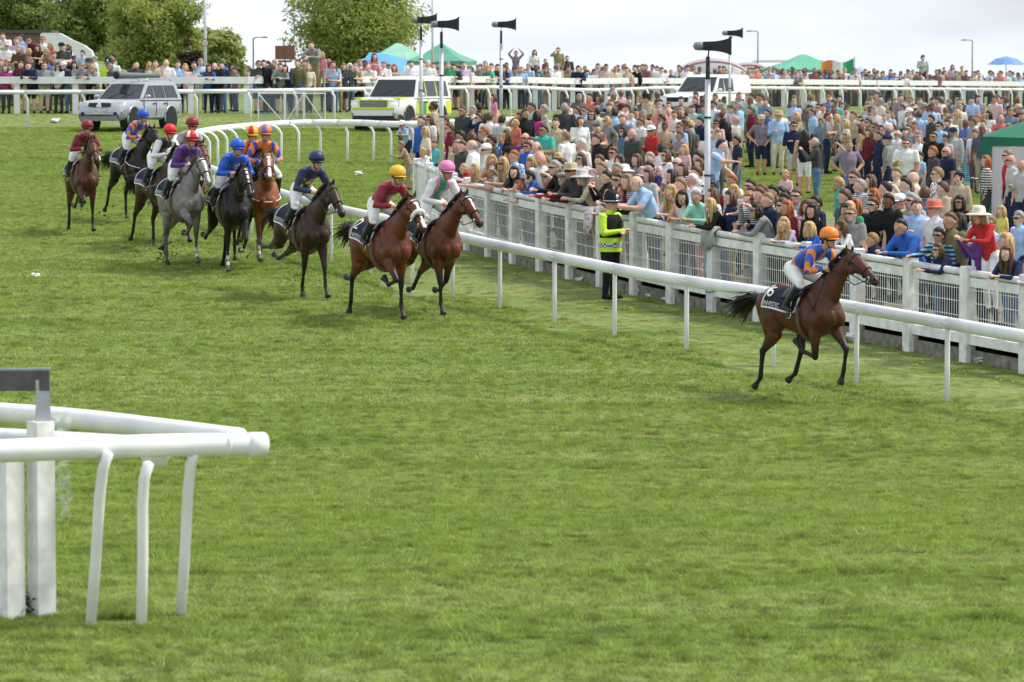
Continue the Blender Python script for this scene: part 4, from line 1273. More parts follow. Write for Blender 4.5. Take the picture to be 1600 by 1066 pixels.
def cov_short(d):
    line = 0.60 if d[0] > 0.45 else (0.60 - 1.0 * (0.45 - d[0]) / 1.0)
    line = max(line, -0.42)
    return float(ss(line - 0.07, line + 0.10, d[2]))
def cov_balding(d):
    return float(ss(-0.5, -0.35, d[2]) * (1 - ss(0.25, 0.45, d[2])) * (1 - ss(0.15, 0.4, d[0])))
HAIR = {}
def hair_mesh(style):
    if style in HAIR: return HAIR[style]
    m = MB()
    if style == 'balding': m.add(*head_shell(cov_balding, 0.012, 1, 0.2))
    elif style == 'short': m.add(*head_shell(cov_short, 0.017, 2, 0.25))
    elif style == 'crop': m.add(*head_shell(cov_short, 0.008, 3, 0.2))
    elif style == 'curly': m.add(*head_shell(cov_short, 0.035, 4, 0.5))
    else:
        m.add(*head_shell(cov_short, 0.022, 5, 0.2))
        L = {'long': 0.33, 'bob': 0.17, 'pony': 0.26}[style]
        if style == 'pony':
            m.loft([(-0.10, 0, 0.06), (-0.15, 0, 0.02), (-0.155, 0, -0.10), (-0.13, 0, -L)], (0.03, 0.036, 0.034, 0.01), n=8)
        else:
            m.loft([(-0.03, 0, 0.05), (-0.055, 0, -0.05), (-0.06, 0, -L * 0.6), (-0.055, 0, -L)], (0.098, 0.102, 0.10, 0.07), (0.06, 0.062, 0.055, 0.03), up=(1, 0, 0), n=12)
            for s in (-1, 1):
                m.loft([(0.01, 0.075 * s, 0.06), (0.02, 0.088 * s, -0.03), (0.015, 0.085 * s, -L * 0.65), (0.0, 0.07 * s, -L * 0.95)], (0.026, 0.028, 0.028, 0.012), n=8)
    HAIR[style] = m.mesh('hair', [None], True)
    return HAIR[style]
HATS = {}
def hat_mesh(style):
    if style in HATS: return HATS[style]
    m = MB(); n = 20
    def rings(prof, sx=1.12):
        V = [(sx * r_ * math.cos(2 * math.pi * k / n), r_ * math.sin(2 * math.pi * k / n), z) for (r_, z) in prof for k in range(n)]
        m.add(V, [(i * n + k, i * n + (k + 1) % n, (i + 1) * n + (k + 1) % n, (i + 1) * n + k) for i in range(len(prof) - 1) for k in range(n)])
    if style == 'cap':
        rings([(0.09, 0.035), (0.105, 0.045), (0.105, 0.075), (0.09, 0.115), (0.055, 0.143), (0.0, 0.152)])
        m.sheet([[(0.09 + 0.085 * w * math.cos(q), 0.092 * math.sin(q), 0.052 - 0.018 * w) for q in np.linspace(-1.1, 1.1, 9)] for w in (0, 0.5, 1)])
    elif style == 'sunhat':
        rings([(0.195, 0.018), (0.20, 0.026), (0.15, 0.045), (0.105, 0.052), (0.10, 0.11), (0.085, 0.145), (0.05, 0.16), (0.0, 0.163)], 1.05)
    elif style == 'trilby':
        rings([(0.15, 0.040), (0.152, 0.048), (0.108, 0.052), (0.106, 0.07), (0.103, 0.12), (0.088, 0.155), (0.045, 0.145), (0.0, 0.14)], 1.15)
    elif style == 'flatcap':
        rings([(0.10, 0.045), (0.122, 0.06), (0.125, 0.085), (0.10, 0.11), (0.05, 0.125), (0.0, 0.128)], 1.22)
    elif style == 'custodian':
        rings([(0.135, 0.030), (0.138, 0.038), (0.112, 0.05), (0.108, 0.10), (0.104, 0.15), (0.09, 0.195), (0.062, 0.225), (0.028, 0.24), (0.022, 0.262), (0.0, 0.27)], 1.15)
    HATS[style] = m.mesh('hat', [None], True)
    return HATS[style]
def shade_mesh():
    if 'sg' not in HATS:
        m = MB()
        q = np.linspace(-1.72, 1.72, 29)
        C = [(0.106 * math.cos(a) - 0.0, 0.083 * math.sin(a), 0.014) for a in q]
        y = np.abs(0.083 * np.sin(q))
        rb = np.where(y < 0.009, 0.005, np.where(y < 0.062, 0.019 - 0.3 * np.abs(y - 0.036) ** 1.0 * 0.35, 0.006))
        rb = np.where(np.cos(q) < 0.45, 0.005, rb)
        m.loft(C, 0.006, rb, n=6)
        HATS['sg'] = m.mesh('sunglasses', [mat('lens_black', (0.01, 0.01, 0.011), rough=0.15, spec=0.6)], True)
    return HATS['sg']

PAL = {  # everyday colour names -> base colour
 'white': (0.74, 0.74, 0.74), 'cream': (0.66, 0.60, 0.46), 'beige': (0.46, 0.38, 0.27), 'tan': (0.40, 0.27, 0.17), 'grey': (0.25, 0.25, 0.25), 'pale grey': (0.46, 0.46, 0.45),
 'charcoal': (0.055, 0.057, 0.06), 'black': (0.014, 0.014, 0.016), 'navy': (0.018, 0.026, 0.07), 'blue': (0.03, 0.11, 0.42), 'light blue': (0.36, 0.52, 0.76), 'denim blue': (0.09, 0.17, 0.30),
 'teal': (0.06, 0.44, 0.36), 'green': (0.05, 0.30, 0.13), 'mint': (0.28, 0.58, 0.46), 'red': (0.48, 0.03, 0.035), 'maroon': (0.15, 0.018, 0.03), 'coral': (0.62, 0.17, 0.13), 'pink': (0.70, 0.26, 0.38),
 'pale pink': (0.66, 0.44, 0.44), 'magenta': (0.40, 0.04, 0.18), 'lilac': (0.52, 0.42, 0.58), 'mauve': (0.24, 0.19, 0.26), 'purple': (0.14, 0.05, 0.22), 'orange': (0.70, 0.24, 0.05), 'yellow': (0.72, 0.62, 0.16),
 'olive': (0.16, 0.15, 0.07), 'brown': (0.10, 0.055, 0.03), 'khaki': (0.30, 0.24, 0.13), 'turquoise': (0.10, 0.48, 0.55),
}
SKIN = {'fair': (0.66, 0.41, 0.31), 'ruddy': (0.60, 0.31, 0.23), 'tanned': (0.48, 0.26, 0.165), 'brown': (0.19, 0.085, 0.045), 'dark': (0.075, 0.035, 0.02)}
HCOL = {'blonde': (0.46, 0.31, 0.13), 'brown': (0.10, 0.05, 0.025), 'dark': (0.018, 0.013, 0.010), 'ginger': (0.30, 0.09, 0.025), 'grey': (0.28, 0.27, 0.26), 'white': (0.62, 0.60, 0.56), 'fair': (0.24, 0.15, 0.07)}
def cloth(n): return mat('cloth_' + n.replace(' ', '_'), PAL[n], rough=0.85, noise=0.26, nscale=7, bump=1.0, spec=0.2)
def skinm(n): return mat('skin_' + n, SKIN[n], rough=0.5, noise=0.10, nscale=14, spec=0.35)
def hairm_(n): return mat('hair_' + n, HCOL[n], rough=0.55, noise=0.35, nscale=28, spec=0.35)
EYE = mat('eye_dark', (0.03, 0.02, 0.015), rough=0.3)
LIP = mat('lips', (0.30, 0.09, 0.08), rough=0.45)
def stripe_mat(name, a, b_, freq, axis='Z'):
    if name in MATS: return MATS[name]
    m = mat(name, a, rough=0.85)
    ns, ls = m.node_tree.nodes, m.node_tree.links
    tc = ns.new('ShaderNodeTexCoord'); w = ns.new('ShaderNodeTexWave'); w.bands_direction = axis; w.inputs['Scale'].default_value = freq; w.inputs['Distortion'].default_value = 0.6
    ls.new(tc.outputs['Object'], w.inputs['Vector'])
    rp = ns.new('ShaderNodeValToRGB'); rp.color_ramp.interpolation = 'CONSTANT'
    rp.color_ramp.elements[0].color = (*a, 1); rp.color_ramp.elements[1].color = (*b_, 1); rp.color_ramp.elements[1].position = 0.5
    ls.new(w.outputs['Fac'], rp.inputs['Fac']); ls.new(rp.outputs['Color'], ns['Principled BSDF'].inputs['Base Color'])
    return m
def spot_mat(name, a, b_, sc):
    if name in MATS: return MATS[name]
    m = mat(name, a, rough=0.85)
    ns, ls = m.node_tree.nodes, m.node_tree.links
    tc = ns.new('ShaderNodeTexCoord'); w = ns.new('ShaderNodeTexVoronoi'); w.inputs['Scale'].default_value = sc
    ls.new(tc.outputs['Object'], w.inputs['Vector'])
    rp = ns.new('ShaderNodeValToRGB'); rp.color_ramp.interpolation = 'CONSTANT'
    rp.color_ramp.elements[0].color = (*b_, 1); rp.color_ramp.elements[1].color = (*a, 1); rp.color_ramp.elements[1].position = 0.4
    ls.new(w.outputs['Distance'], rp.inputs['Fac']); ls.new(rp.outputs['Color'], ns['Principled BSDF'].inputs['Base Color'])
    return m
SPECIAL = {
 'black and white striped': lambda: stripe_mat('striped_black_white', (0.02, 0.02, 0.03), (0.7, 0.7, 0.68), 5.5),
 'pink striped': lambda: stripe_mat('striped_pink_white', (0.62, 0.22, 0.32), (0.72, 0.7, 0.7), 11),
 'blue and teal striped': lambda: stripe_mat('striped_navy_teal', (0.02, 0.03, 0.08), (0.18, 0.42, 0.52), 4.5),
 'pink floral': lambda: spot_mat('floral_pink', (0.70, 0.66, 0.66), (0.50, 0.12, 0.26), 16),
 'navy striped': lambda: stripe_mat('striped_navy_white', (0.02, 0.03, 0.09), (0.62, 0.62, 0.64), 9),
 'blue checked': lambda: spot_mat('checked_blue', (0.50, 0.58, 0.72), (0.12, 0.20, 0.42), 24),
 'red checked': lambda: spot_mat('checked_red', (0.62, 0.50, 0.48), (0.40, 0.05, 0.06), 24),
 'white spotted': lambda: spot_mat('spotted_white', (0.70, 0.70, 0.70), (0.04, 0.05, 0.10), 20),
 'checked': lambda: spot_mat('checked_beige', (0.42, 0.38, 0.32), (0.20, 0.18, 0.17), 22),
 'starred blue': lambda: spot_mat('starred_blue', (0.03, 0.11, 0.42), (0.75, 0.75, 0.75), 9),
}
def top_mat(n): return SPECIAL[n]() if n in SPECIAL else cloth(n)

PEOPLE = []
POSE_WORDS = {'stand': '', 'fold': 'with folded arms', 'phone': 'holding up a phone', 'hold': 'one hand at chest', 'hips': 'hands on hips', 'shade': 'shading the eyes', 'lean': 'leaning forward', 'point': 'stretching out an arm', 'sit': 'perched on the fence', 'up': 'with raised arms'}
def put_person(px, py, sex='man', hair=('short', 'brown'), top='white', sleeve='short', bottom=('denim blue', 'long'), pose='stand', skin='fair', hat=None, shades=False,
               where='', zone='infield', face=None, scale=None, z_raise=0.0, depth=None, word=None, extra='', shoes='black'):
    """the person whose head top shows at (px, py) of the photograph"""
    r = random
    if scale is None: scale = {'man': r.uniform(1.0, 1.07), 'woman': r.uniform(0.95, 1.01), 'child': r.uniform(0.62, 0.72)}[sex]
    me, g = body_mesh(sex, pose, sleeve, bottom[1])
    top_h = (g['top'] + (0.02 if hat is None else 0.05)) * scale + z_raise
    if depth is not None:
        p = at_depth(px, py, depth); X, Y, Z = p[0], p[1], p[2] - top_h
    else:
        d = ray(px, py)
        if zone == 'infield': Ys = np.linspace(54, 150, 700)
        else: Ys = np.linspace(124.5, 190, 500)
        gg = (CAM[2] + d[2] * Ys) - (stand_z(d[0] * Ys, Ys) + top_h)
        idx = np.where((gg[:-1] > 0) & (gg[1:] <= 0))[0]
        i = int(idx[0]) if len(idx) else int(np.argmin(np.abs(gg)))
        Y = Ys[i]; X = d[0] * Y
        if zone == 'infield' and pose in ('lean', 'point') and z_raise == 0:
            Yn = np.linspace(52, 92, 900); fdn = fence_dist(d[0] * Yn, Yn); j = np.where((fdn[:-1] < 0.25) & (fdn[1:] >= 0.25))[0]
            if len(j):
                Yf = Yn[j[0]]; Xf = d[0] * Yf
                ex = (CAM[2] + d[2] * Yf) - float(stand_z(Xf, Yf)[0]) - top_h
                if -0.35 < ex < 0.45:
                    f_ = min(1.10, max(0.86, (top_h + ex) / top_h)); scale *= f_; z_raise = min(0.2, max(0.0, ex - top_h * (f_ - 1))); X, Y = Xf, Yf
        if zone == 'infield':
            fd = float(fence_dist(X, Y)[0]); need = 0.25 if pose in ('lean', 'point') else 0.32
            if pose == 'sit': need = 0.03
            if fd < need:
                e = 0.05
                gr = np.array([float(fence_dist(X + e, Y)[0]) - fd, float(fence_dist(X, Y + e)[0]) - fd]) / e
                X, Y = np.array([X, Y]) + nrm(gr) * (need - fd)
        else:
            lim = float(rail_y(X)) + 4.45
            if Y < lim: Y = lim; X = d[0] * Y
        Z = float(stand_z(X, Y)[0]) + z_raise
        if pose == 'sit': Z = gz(X, Y) + FH - 0.86 * scale
    if face is None: face = math.atan2(-0.50, -0.86) + r.gauss(0, 0.35)
    o = bpy.data.objects.new('person', me)
    COL.objects.link(o)
    o.location = (X, Y, Z); o.rotation_euler = (0, 0, face)
    wd = r.uniform(0.95, 1.12) if sex == 'man' else r.uniform(0.92, 1.08)
    o.scale = (scale * wd, scale * wd, scale)
    mats_ = [skinm(skin), top_mat(top), top_mat(bottom[0]), cloth(shoes), EYE if not shades else skinm(skin), LIP if sex != 'man' else mat('lips_pale', (0.36, 0.15, 0.12), rough=0.5)]
    for i, mm_ in enumerate(mats_):
        o.material_slots[i].link = 'OBJECT'; o.material_slots[i].material = mm_
    s = g['HS']
    def child(nm, cm, mm_=None, grow=1.0):
        c = bpy.data.objects.new(nm, cm); COL.objects.link(c); c.parent = o
        c.location = g['hc']; c.rotation_euler = (0, 0, g['yaw']); c.scale = (s * grow / wd, s * grow / wd, s * grow)
        if mm_ is not None:
            c.material_slots[0].link = 'OBJECT'; c.material_slots[0].material = mm_
        return c
    if hair and hair[0] != 'bald': child('hair', hair_mesh(hair[0]), hairm_(hair[1]))
    if hat: child('hat', hat_mesh(hat[0]), cloth(hat[1]))
    if shades: child('sunglasses', shade_mesh())
    # describe
    who = word or {'man': 'man', 'woman': 'woman', 'child': 'child'}[sex]
    garm = 'vest' if sleeve == 'none' else ('t-shirt' if sleeve == 'short' else 'long-sleeved top')
    if bottom[1] == 'dress': garm = 'dress'
    hd_ = ''
    if hat: hd_ = '%s %s' % (hat[1], {'cap': 'cap', 'sunhat': 'sun hat', 'trilby': 'trilby', 'flatcap': 'flat cap', 'custodian': 'police helmet'}[hat[0]])
    elif hair and hair[0] in ('long', 'bob', 'pony', 'curly'): hd_ = '%s %s hair' % ({'bob': 'bobbed', 'pony': 'tied', 'long': 'long', 'curly': 'curly'}[hair[0]], hair[1])
    elif hair and hair[0] == 'balding': hd_ = 'balding head'
    elif hair and hair[0] == 'bald' or not hair: hd_ = 'bald head'
    else: hd_ = '%s hair' % hair[1]
    bits = '%s in %s %s, %s' % (who, top, garm, hd_)
    if shades: bits += ', sunglasses'
    o['_lab'] = bits; o['_pose'] = POSE_WORDS[pose]; o['_where'] = where
    o['category'] = 'person'
    PEOPLE.append((o, px, py))
    return o

def finish_labels():
    """a label of its own for every spectator: look first, then pose, then place, then order from the left"""
    lab = {o: o['_lab'] for o, _, _ in PEOPLE}
    def clash():
        d = {}
        for o, px, py in PEOPLE: d.setdefault(lab[o], []).append((px, o))
        return {k: sorted(v, key=lambda t: t[0]) for k, v in d.items() if len(v) > 1}
    for v in clash().values():
        if len({o['_pose'] for _, o in v}) > 1:
            for _, o in v:
                if o['_pose']: lab[o] = lab[o] + ', ' + o['_pose']
    for v in clash().values():
        if len({o['_where'] for _, o in v}) > 1:
            for _, o in v:
                if o['_where']: lab[o] = lab[o] + ', ' + o['_where']
    OR = ['leftmost', 'second from left', 'third from left', 'fourth from left', 'fifth from left', 'sixth from left', 'seventh from left', 'eighth from left']
    for v in clash().values():
        for i, (_, o) in enumerate(v):
            w = 'rightmost' if i == len(v) - 1 else OR[min(i, 7)]
            lab[o] = lab[o] + ', %s such' % w
    for o, px, py in PEOPLE:
        o['label'] = ' '.join(lab[o].split()[:16]).rstrip(',')
        for k in ('_lab', '_pose', '_where'): del o[k]
# ------------------------------------------------------------------ trees
def leaf_mat(name, a, b_, c):
    m = bpy.data.materials.new(name); m.use_nodes = True
    ns, ls = m.node_tree.nodes, m.node_tree.links
    bs = ns['Principled BSDF']; bs.inputs['Roughness'].default_value = 0.6; bs.inputs['Specular IOR Level'].default_value = 0.25
    ge = ns.new('ShaderNodeNewGeometry'); n1 = ns.new('ShaderNodeTexNoise'); n1.inputs['Scale'].default_value = 0.9; n1.inputs['Detail'].default_value = 5
    ls.new(ge.outputs['Position'], n1.inputs['Vector'])
    rp = ns.new('ShaderNodeValToRGB'); rp.color_ramp.elements[0].position = 0.3; rp.color_ramp.elements[0].color = (*a, 1); rp.color_ramp.elements[1].position = 0.7; rp.color_ramp.elements[1].color = (*c, 1)
    e = rp.color_ramp.elements.new(0.5); e.color = (*b_, 1)
    ad = ns.new('ShaderNodeMath'); ad.operation = 'MULTIPLY_ADD'; ad.inputs[1].default_value = 0.35
    ls.new(ge.outputs['Random Per Island'], ad.inputs[0]); 
    sb = ns.new('ShaderNodeMath'); sb.operation = 'SUBTRACT'; sb.inputs[1].default_value = 0.17; ls.new(n1.outputs['Fac'], sb.inputs[0]); ls.new(sb.outputs[0], ad.inputs[2])
    ls.new(ad.outputs[0], rp.inputs['Fac']); ls.new(rp.outputs['Color'], bs.inputs['Base Color'])
    tr = ns.new('ShaderNodeBsdfTranslucent'); ls.new(rp.outputs['Color'], tr.inputs['Color'])
    ms = ns.new('ShaderNodeMixShader'); ms.inputs['Fac'].default_value = 0.55
    ls.new(bs.outputs['BSDF'], ms.inputs[1]); ls.new(tr.outputs['BSDF'], ms.inputs[2]); ls.new(ms.outputs['Shader'], ns['Material Output'].inputs['Surface'])
    return m
LEAF_D = leaf_mat('leaf_dark', (0.109, 0.172, 0.040), (0.217, 0.300, 0.073), (0.363, 0.426, 0.136))
LEAF_M = leaf_mat('leaf_mid', (0.180, 0.246, 0.050), (0.338, 0.404, 0.102), (0.493, 0.518, 0.174))
LEAF_L = leaf_mat('leaf_light', (0.193, 0.253, 0.063), (0.342, 0.402, 0.126), (0.475, 0.505, 0.193))
LEAF_R = leaf_mat('leaf_red', (0.045, 0.025, 0.022), (0.080, 0.045, 0.036), (0.12, 0.075, 0.05))
BARK = mat('bark', (0.075, 0.06, 0.045), rough=0.9, noise=0.35, nscale=5, bump=0.6)

def nrm_rows(v): return v / np.maximum(np.linalg.norm(v, axis=1), 1e-9)[:, None]

def make_tree(name, px0, px1, py_top, Y, label, leafm, base_py=None, nleaf=14000, leaf=0.135, low=0.12, seed=1, group='trees beyond the course', cat='tree'):
    r = np.random.default_rng(seed)
    xc = (px0 + px1) / 2
    c = at_depth(xc, 118, Y)
    X = c[0]; z0 = gz(X, Y)
    H = at_depth(xc, py_top, Y)[2] - z0
    Wd = (px1 - px0) / F_PX * Y
    root = tag(empty(name, (X, Y, z0)), label, cat, group)
    zc = H * (0.5 + low / 2); rz = H * (1 - low) / 2; rx = Wd / 2
    # boughs: clump centres spread through the crown
    ncl = 60
    cl = []
    while len(cl) < ncl:
        q = r.normal(0, 1, 3); q /= np.linalg.norm(q)
        rad = r.uniform(0.35, 0.92)
        p = q * rad * np.array([rx, rx * 0.8, rz])
        cl.append(p * (1 + 0.08 * r.normal(0, 1, 3)) + (0, 0, zc))
    cl = np.array(cl)
    m = MB()
    tr_r = max(0.12, H * 0.028)
    trunk = [(0, 0, -0.2), (0.05 * H * r.normal() * 0.3, 0, H * 0.25), (0.04 * H * r.normal() * 0.3, 0, H * 0.5), (0, 0, H * 0.78)]
    m.loft(trunk, (tr_r * 1.25, tr_r, tr_r * 0.7, tr_r * 0.25), n=9)
    for k in range(0, ncl, 4):
        t = r.uniform(0.2, 0.65); s = np.array([0, 0, H * t])
        e = cl[k]; mid = (s + e) / 2 + np.array([0, 0, 0.05 * H])
        m.loft([s, mid, e], (tr_r * 0.45, tr_r * 0.25, tr_r * 0.08), n=5)
    m.build('trunk', BARK, root, True)
    # leaves: sprays of small leaf faces round each clump
    per = nleaf // ncl
    rc = (0.26 + 0.14 * r.random(ncl)) * min(rx, rz)
    ci = np.repeat(np.arange(ncl), per)
    d = r.normal(0, 1, (len(ci), 3)); d /= np.linalg.norm(d, axis=1)[:, None]
    P = cl[ci] + d * (rc[ci] * r.uniform(0.45, 1.12, len(ci)) ** 0.8)[:, None] * np.array([1.15, 1.1, 0.85])
    P = P[P[:, 2] > H * low * 0.6]
    n = len(P)
    dout = nrm_rows(P - np.array([0, 0, zc * 0.8]))
    nv = nrm_rows(dout * 0.9 + np.array([0, 0, 0.55]) + 0.75 * r.normal(0, 1, (n, 3)))
    a = nrm_rows(np.cross(nv, r.normal(0, 1, (n, 3))))
    b_ = np.cross(nv, a); b_ /= np.linalg.norm(b_, axis=1)[:, None]
    s = leaf * r.uniform(0.6, 1.3, n)[:, None]
    V = np.empty((n, 4, 3)); V[:, 0] = P - a * s; V[:, 1] = P + b_ * s * 0.45; V[:, 2] = P + a * s; V[:, 3] = P - b_ * s * 0.45
    me = bpy.data.meshes.new('crown')
    me.vertices.add(n * 4); me.vertices.foreach_set('co', V.ravel())
    me.loops.add(n * 4); me.loops.foreach_set('vertex_index', np.arange(n * 4))
    me.polygons.add(n); me.polygons.foreach_set('loop_start', np.arange(n) * 4)
    me.materials.append(leafm); me.update()
    link('crown', me, root)
    return root
make_tree('broadleaf_tree', -40, 95, -70, 236, 'dark broadleaf tree at the left edge behind the stepped crowd', LEAF_D, seed=2, low=0.02, nleaf=27000)
make_tree('broadleaf_tree', 70, 205, -60, 232, 'dark tree rising straight behind the white horsebox', LEAF_D, seed=3, low=0.02, nleaf=27000)
make_tree('broadleaf_tree', 160, 322, -45, 205, 'large sunlit yellow-green tree behind the silver off-road car', LEAF_M, seed=4, low=0.03, nleaf=32000)
make_tree('bush_tree', 300, 388, 42, 215, 'low rounded pale green tree beside the tall pole with the round sign', LEAF_L, seed=5, low=0.05, nleaf=9000, leaf=0.2)
make_tree('shrub', 276, 318, 68, 200, 'small reddish shrub in front of the sunlit tree', LEAF_R, seed=6, low=0.05, nleaf=3500, leaf=0.15, cat='shrub')
make_tree('broadleaf_tree', 412, 668, -75, 225, 'broad green tree standing alone against the sky behind the ambulance car', LEAF_M, seed=7, low=0.0, nleaf=40000)
make_tree('shrub', -20, 60, 60, 190, 'dark shrub at the foot of the left trees', LEAF_D, seed=8, low=0.05, nleaf=5000, leaf=0.18, cat='shrub')

# low brown wall and horsebox behind the stepped crowd
c = at_depth(25, 56, 176)
wz = gz(c[0], 176)
br = mat('brown_wall', (0.17, 0.12, 0.09), rough=0.9, noise=0.2, nscale=2)
wl_ = tag(empty('wooden_hut', (c[0], 176, wz)), 'low brown hut behind the crowd at the left edge', 'hut')
hh = at_depth(25, 50, 176)[2] - wz
MB().box((0, 0, hh / 2 - 0.1), (3.4, 2.4, hh)).build('wall', br, wl_)
MB().box((0, 0, hh + 0.0), (3.7, 2.7, 0.16)).build('roof', mat('hut_roof', (0.10, 0.085, 0.075), rough=0.9), wl_)
Yh = 160
c = at_depth(108, 112, Yh); z0 = gz(c[0], Yh)
hb = tag(empty('horsebox', (c[0], Yh, z0), R(4)), 'white rounded horsebox parked under the trees behind the left crowd', 'trailer')
top = at_depth(100, 52, Yh)[2] - z0
m = MB()
L0, L1 = (64 - 106) / F_PX * Yh, (147 - 106) / F_PX * Yh
prof = [(L0, 0.55), (L0, top - 0.05), (L0 + 0.08, top), (L0 + 0.8, top), (L0 + 1.3, top - 0.28), (L1 - 0.45, top - 0.52), (L1 - 0.15, top - 0.75), (L1, top - 1.15), (L1, 0.55)]
Mx = (np.array([[1, 0, 0], [0, 0, 1], [0, 1, 0]], float), np.zeros(3))
m.prism(prof, -1.0, 1.0, M=Mx); m.build('body', mat('gelcoat_white', (0.78, 0.78, 0.78), rough=0.3, noise=0.03), hb)
MB().box(((L0 + L1) / 2, -1.012, 1.15), ((L1 - L0) * 0.96, 0.02, 0.9)).build('side_panel', mat('panel_cream', (0.62, 0.60, 0.55), rough=0.4), hb)
for k, xx in enumerate((L1 - 0.62, L1 - 0.28)): MB().box((xx, -1.02, 1.35), (0.24, 0.04, 0.7)).build('window', mat('window_glass', (0.05, 0.07, 0.09), rough=0.08, spec=0.7), hb)
for xx in (-0.35, 0.4): MB().loft([(xx, -0.95, 0.33), (xx, -0.72, 0.33)], 0.33, n=16, cap=0.05).build('wheel', mat('tyre', (0.02, 0.02, 0.02), rough=0.85), hb)

# ------------------------------------------------------------------ vehicles
GLASS = mat('car_glass', (0.02, 0.026, 0.03), rough=0.05, spec=0.5)
TYRE = mat('tyre', (0.02, 0.02, 0.02), rough=0.85)
ALLOY = mat('alloy', (0.45, 0.46, 0.47), rough=0.35, metal=0.7)
TRIM = mat('black_trim', (0.018, 0.018, 0.019), rough=0.6)
LAMP = mat('headlamp', (0.62, 0.64, 0.66), rough=0.08, spec=0.9)
def quad(m, pts, off, mi=0):
    """thin glass or badge plate a little proud of four corner points"""
    P = np.array(pts, float); n_ = nrm(np.cross(P[1] - P[0], P[3] - P[0]))
    a, b_ = P + n_ * off, P - n_ * 0.01
    return m.add(np.vstack([a, b_]), [(0, 1, 2, 3), (7, 6, 5, 4), (0, 4, 5, 1), (1, 5, 6, 2), (2, 6, 7, 3), (3, 7, 4, 0)], mi)

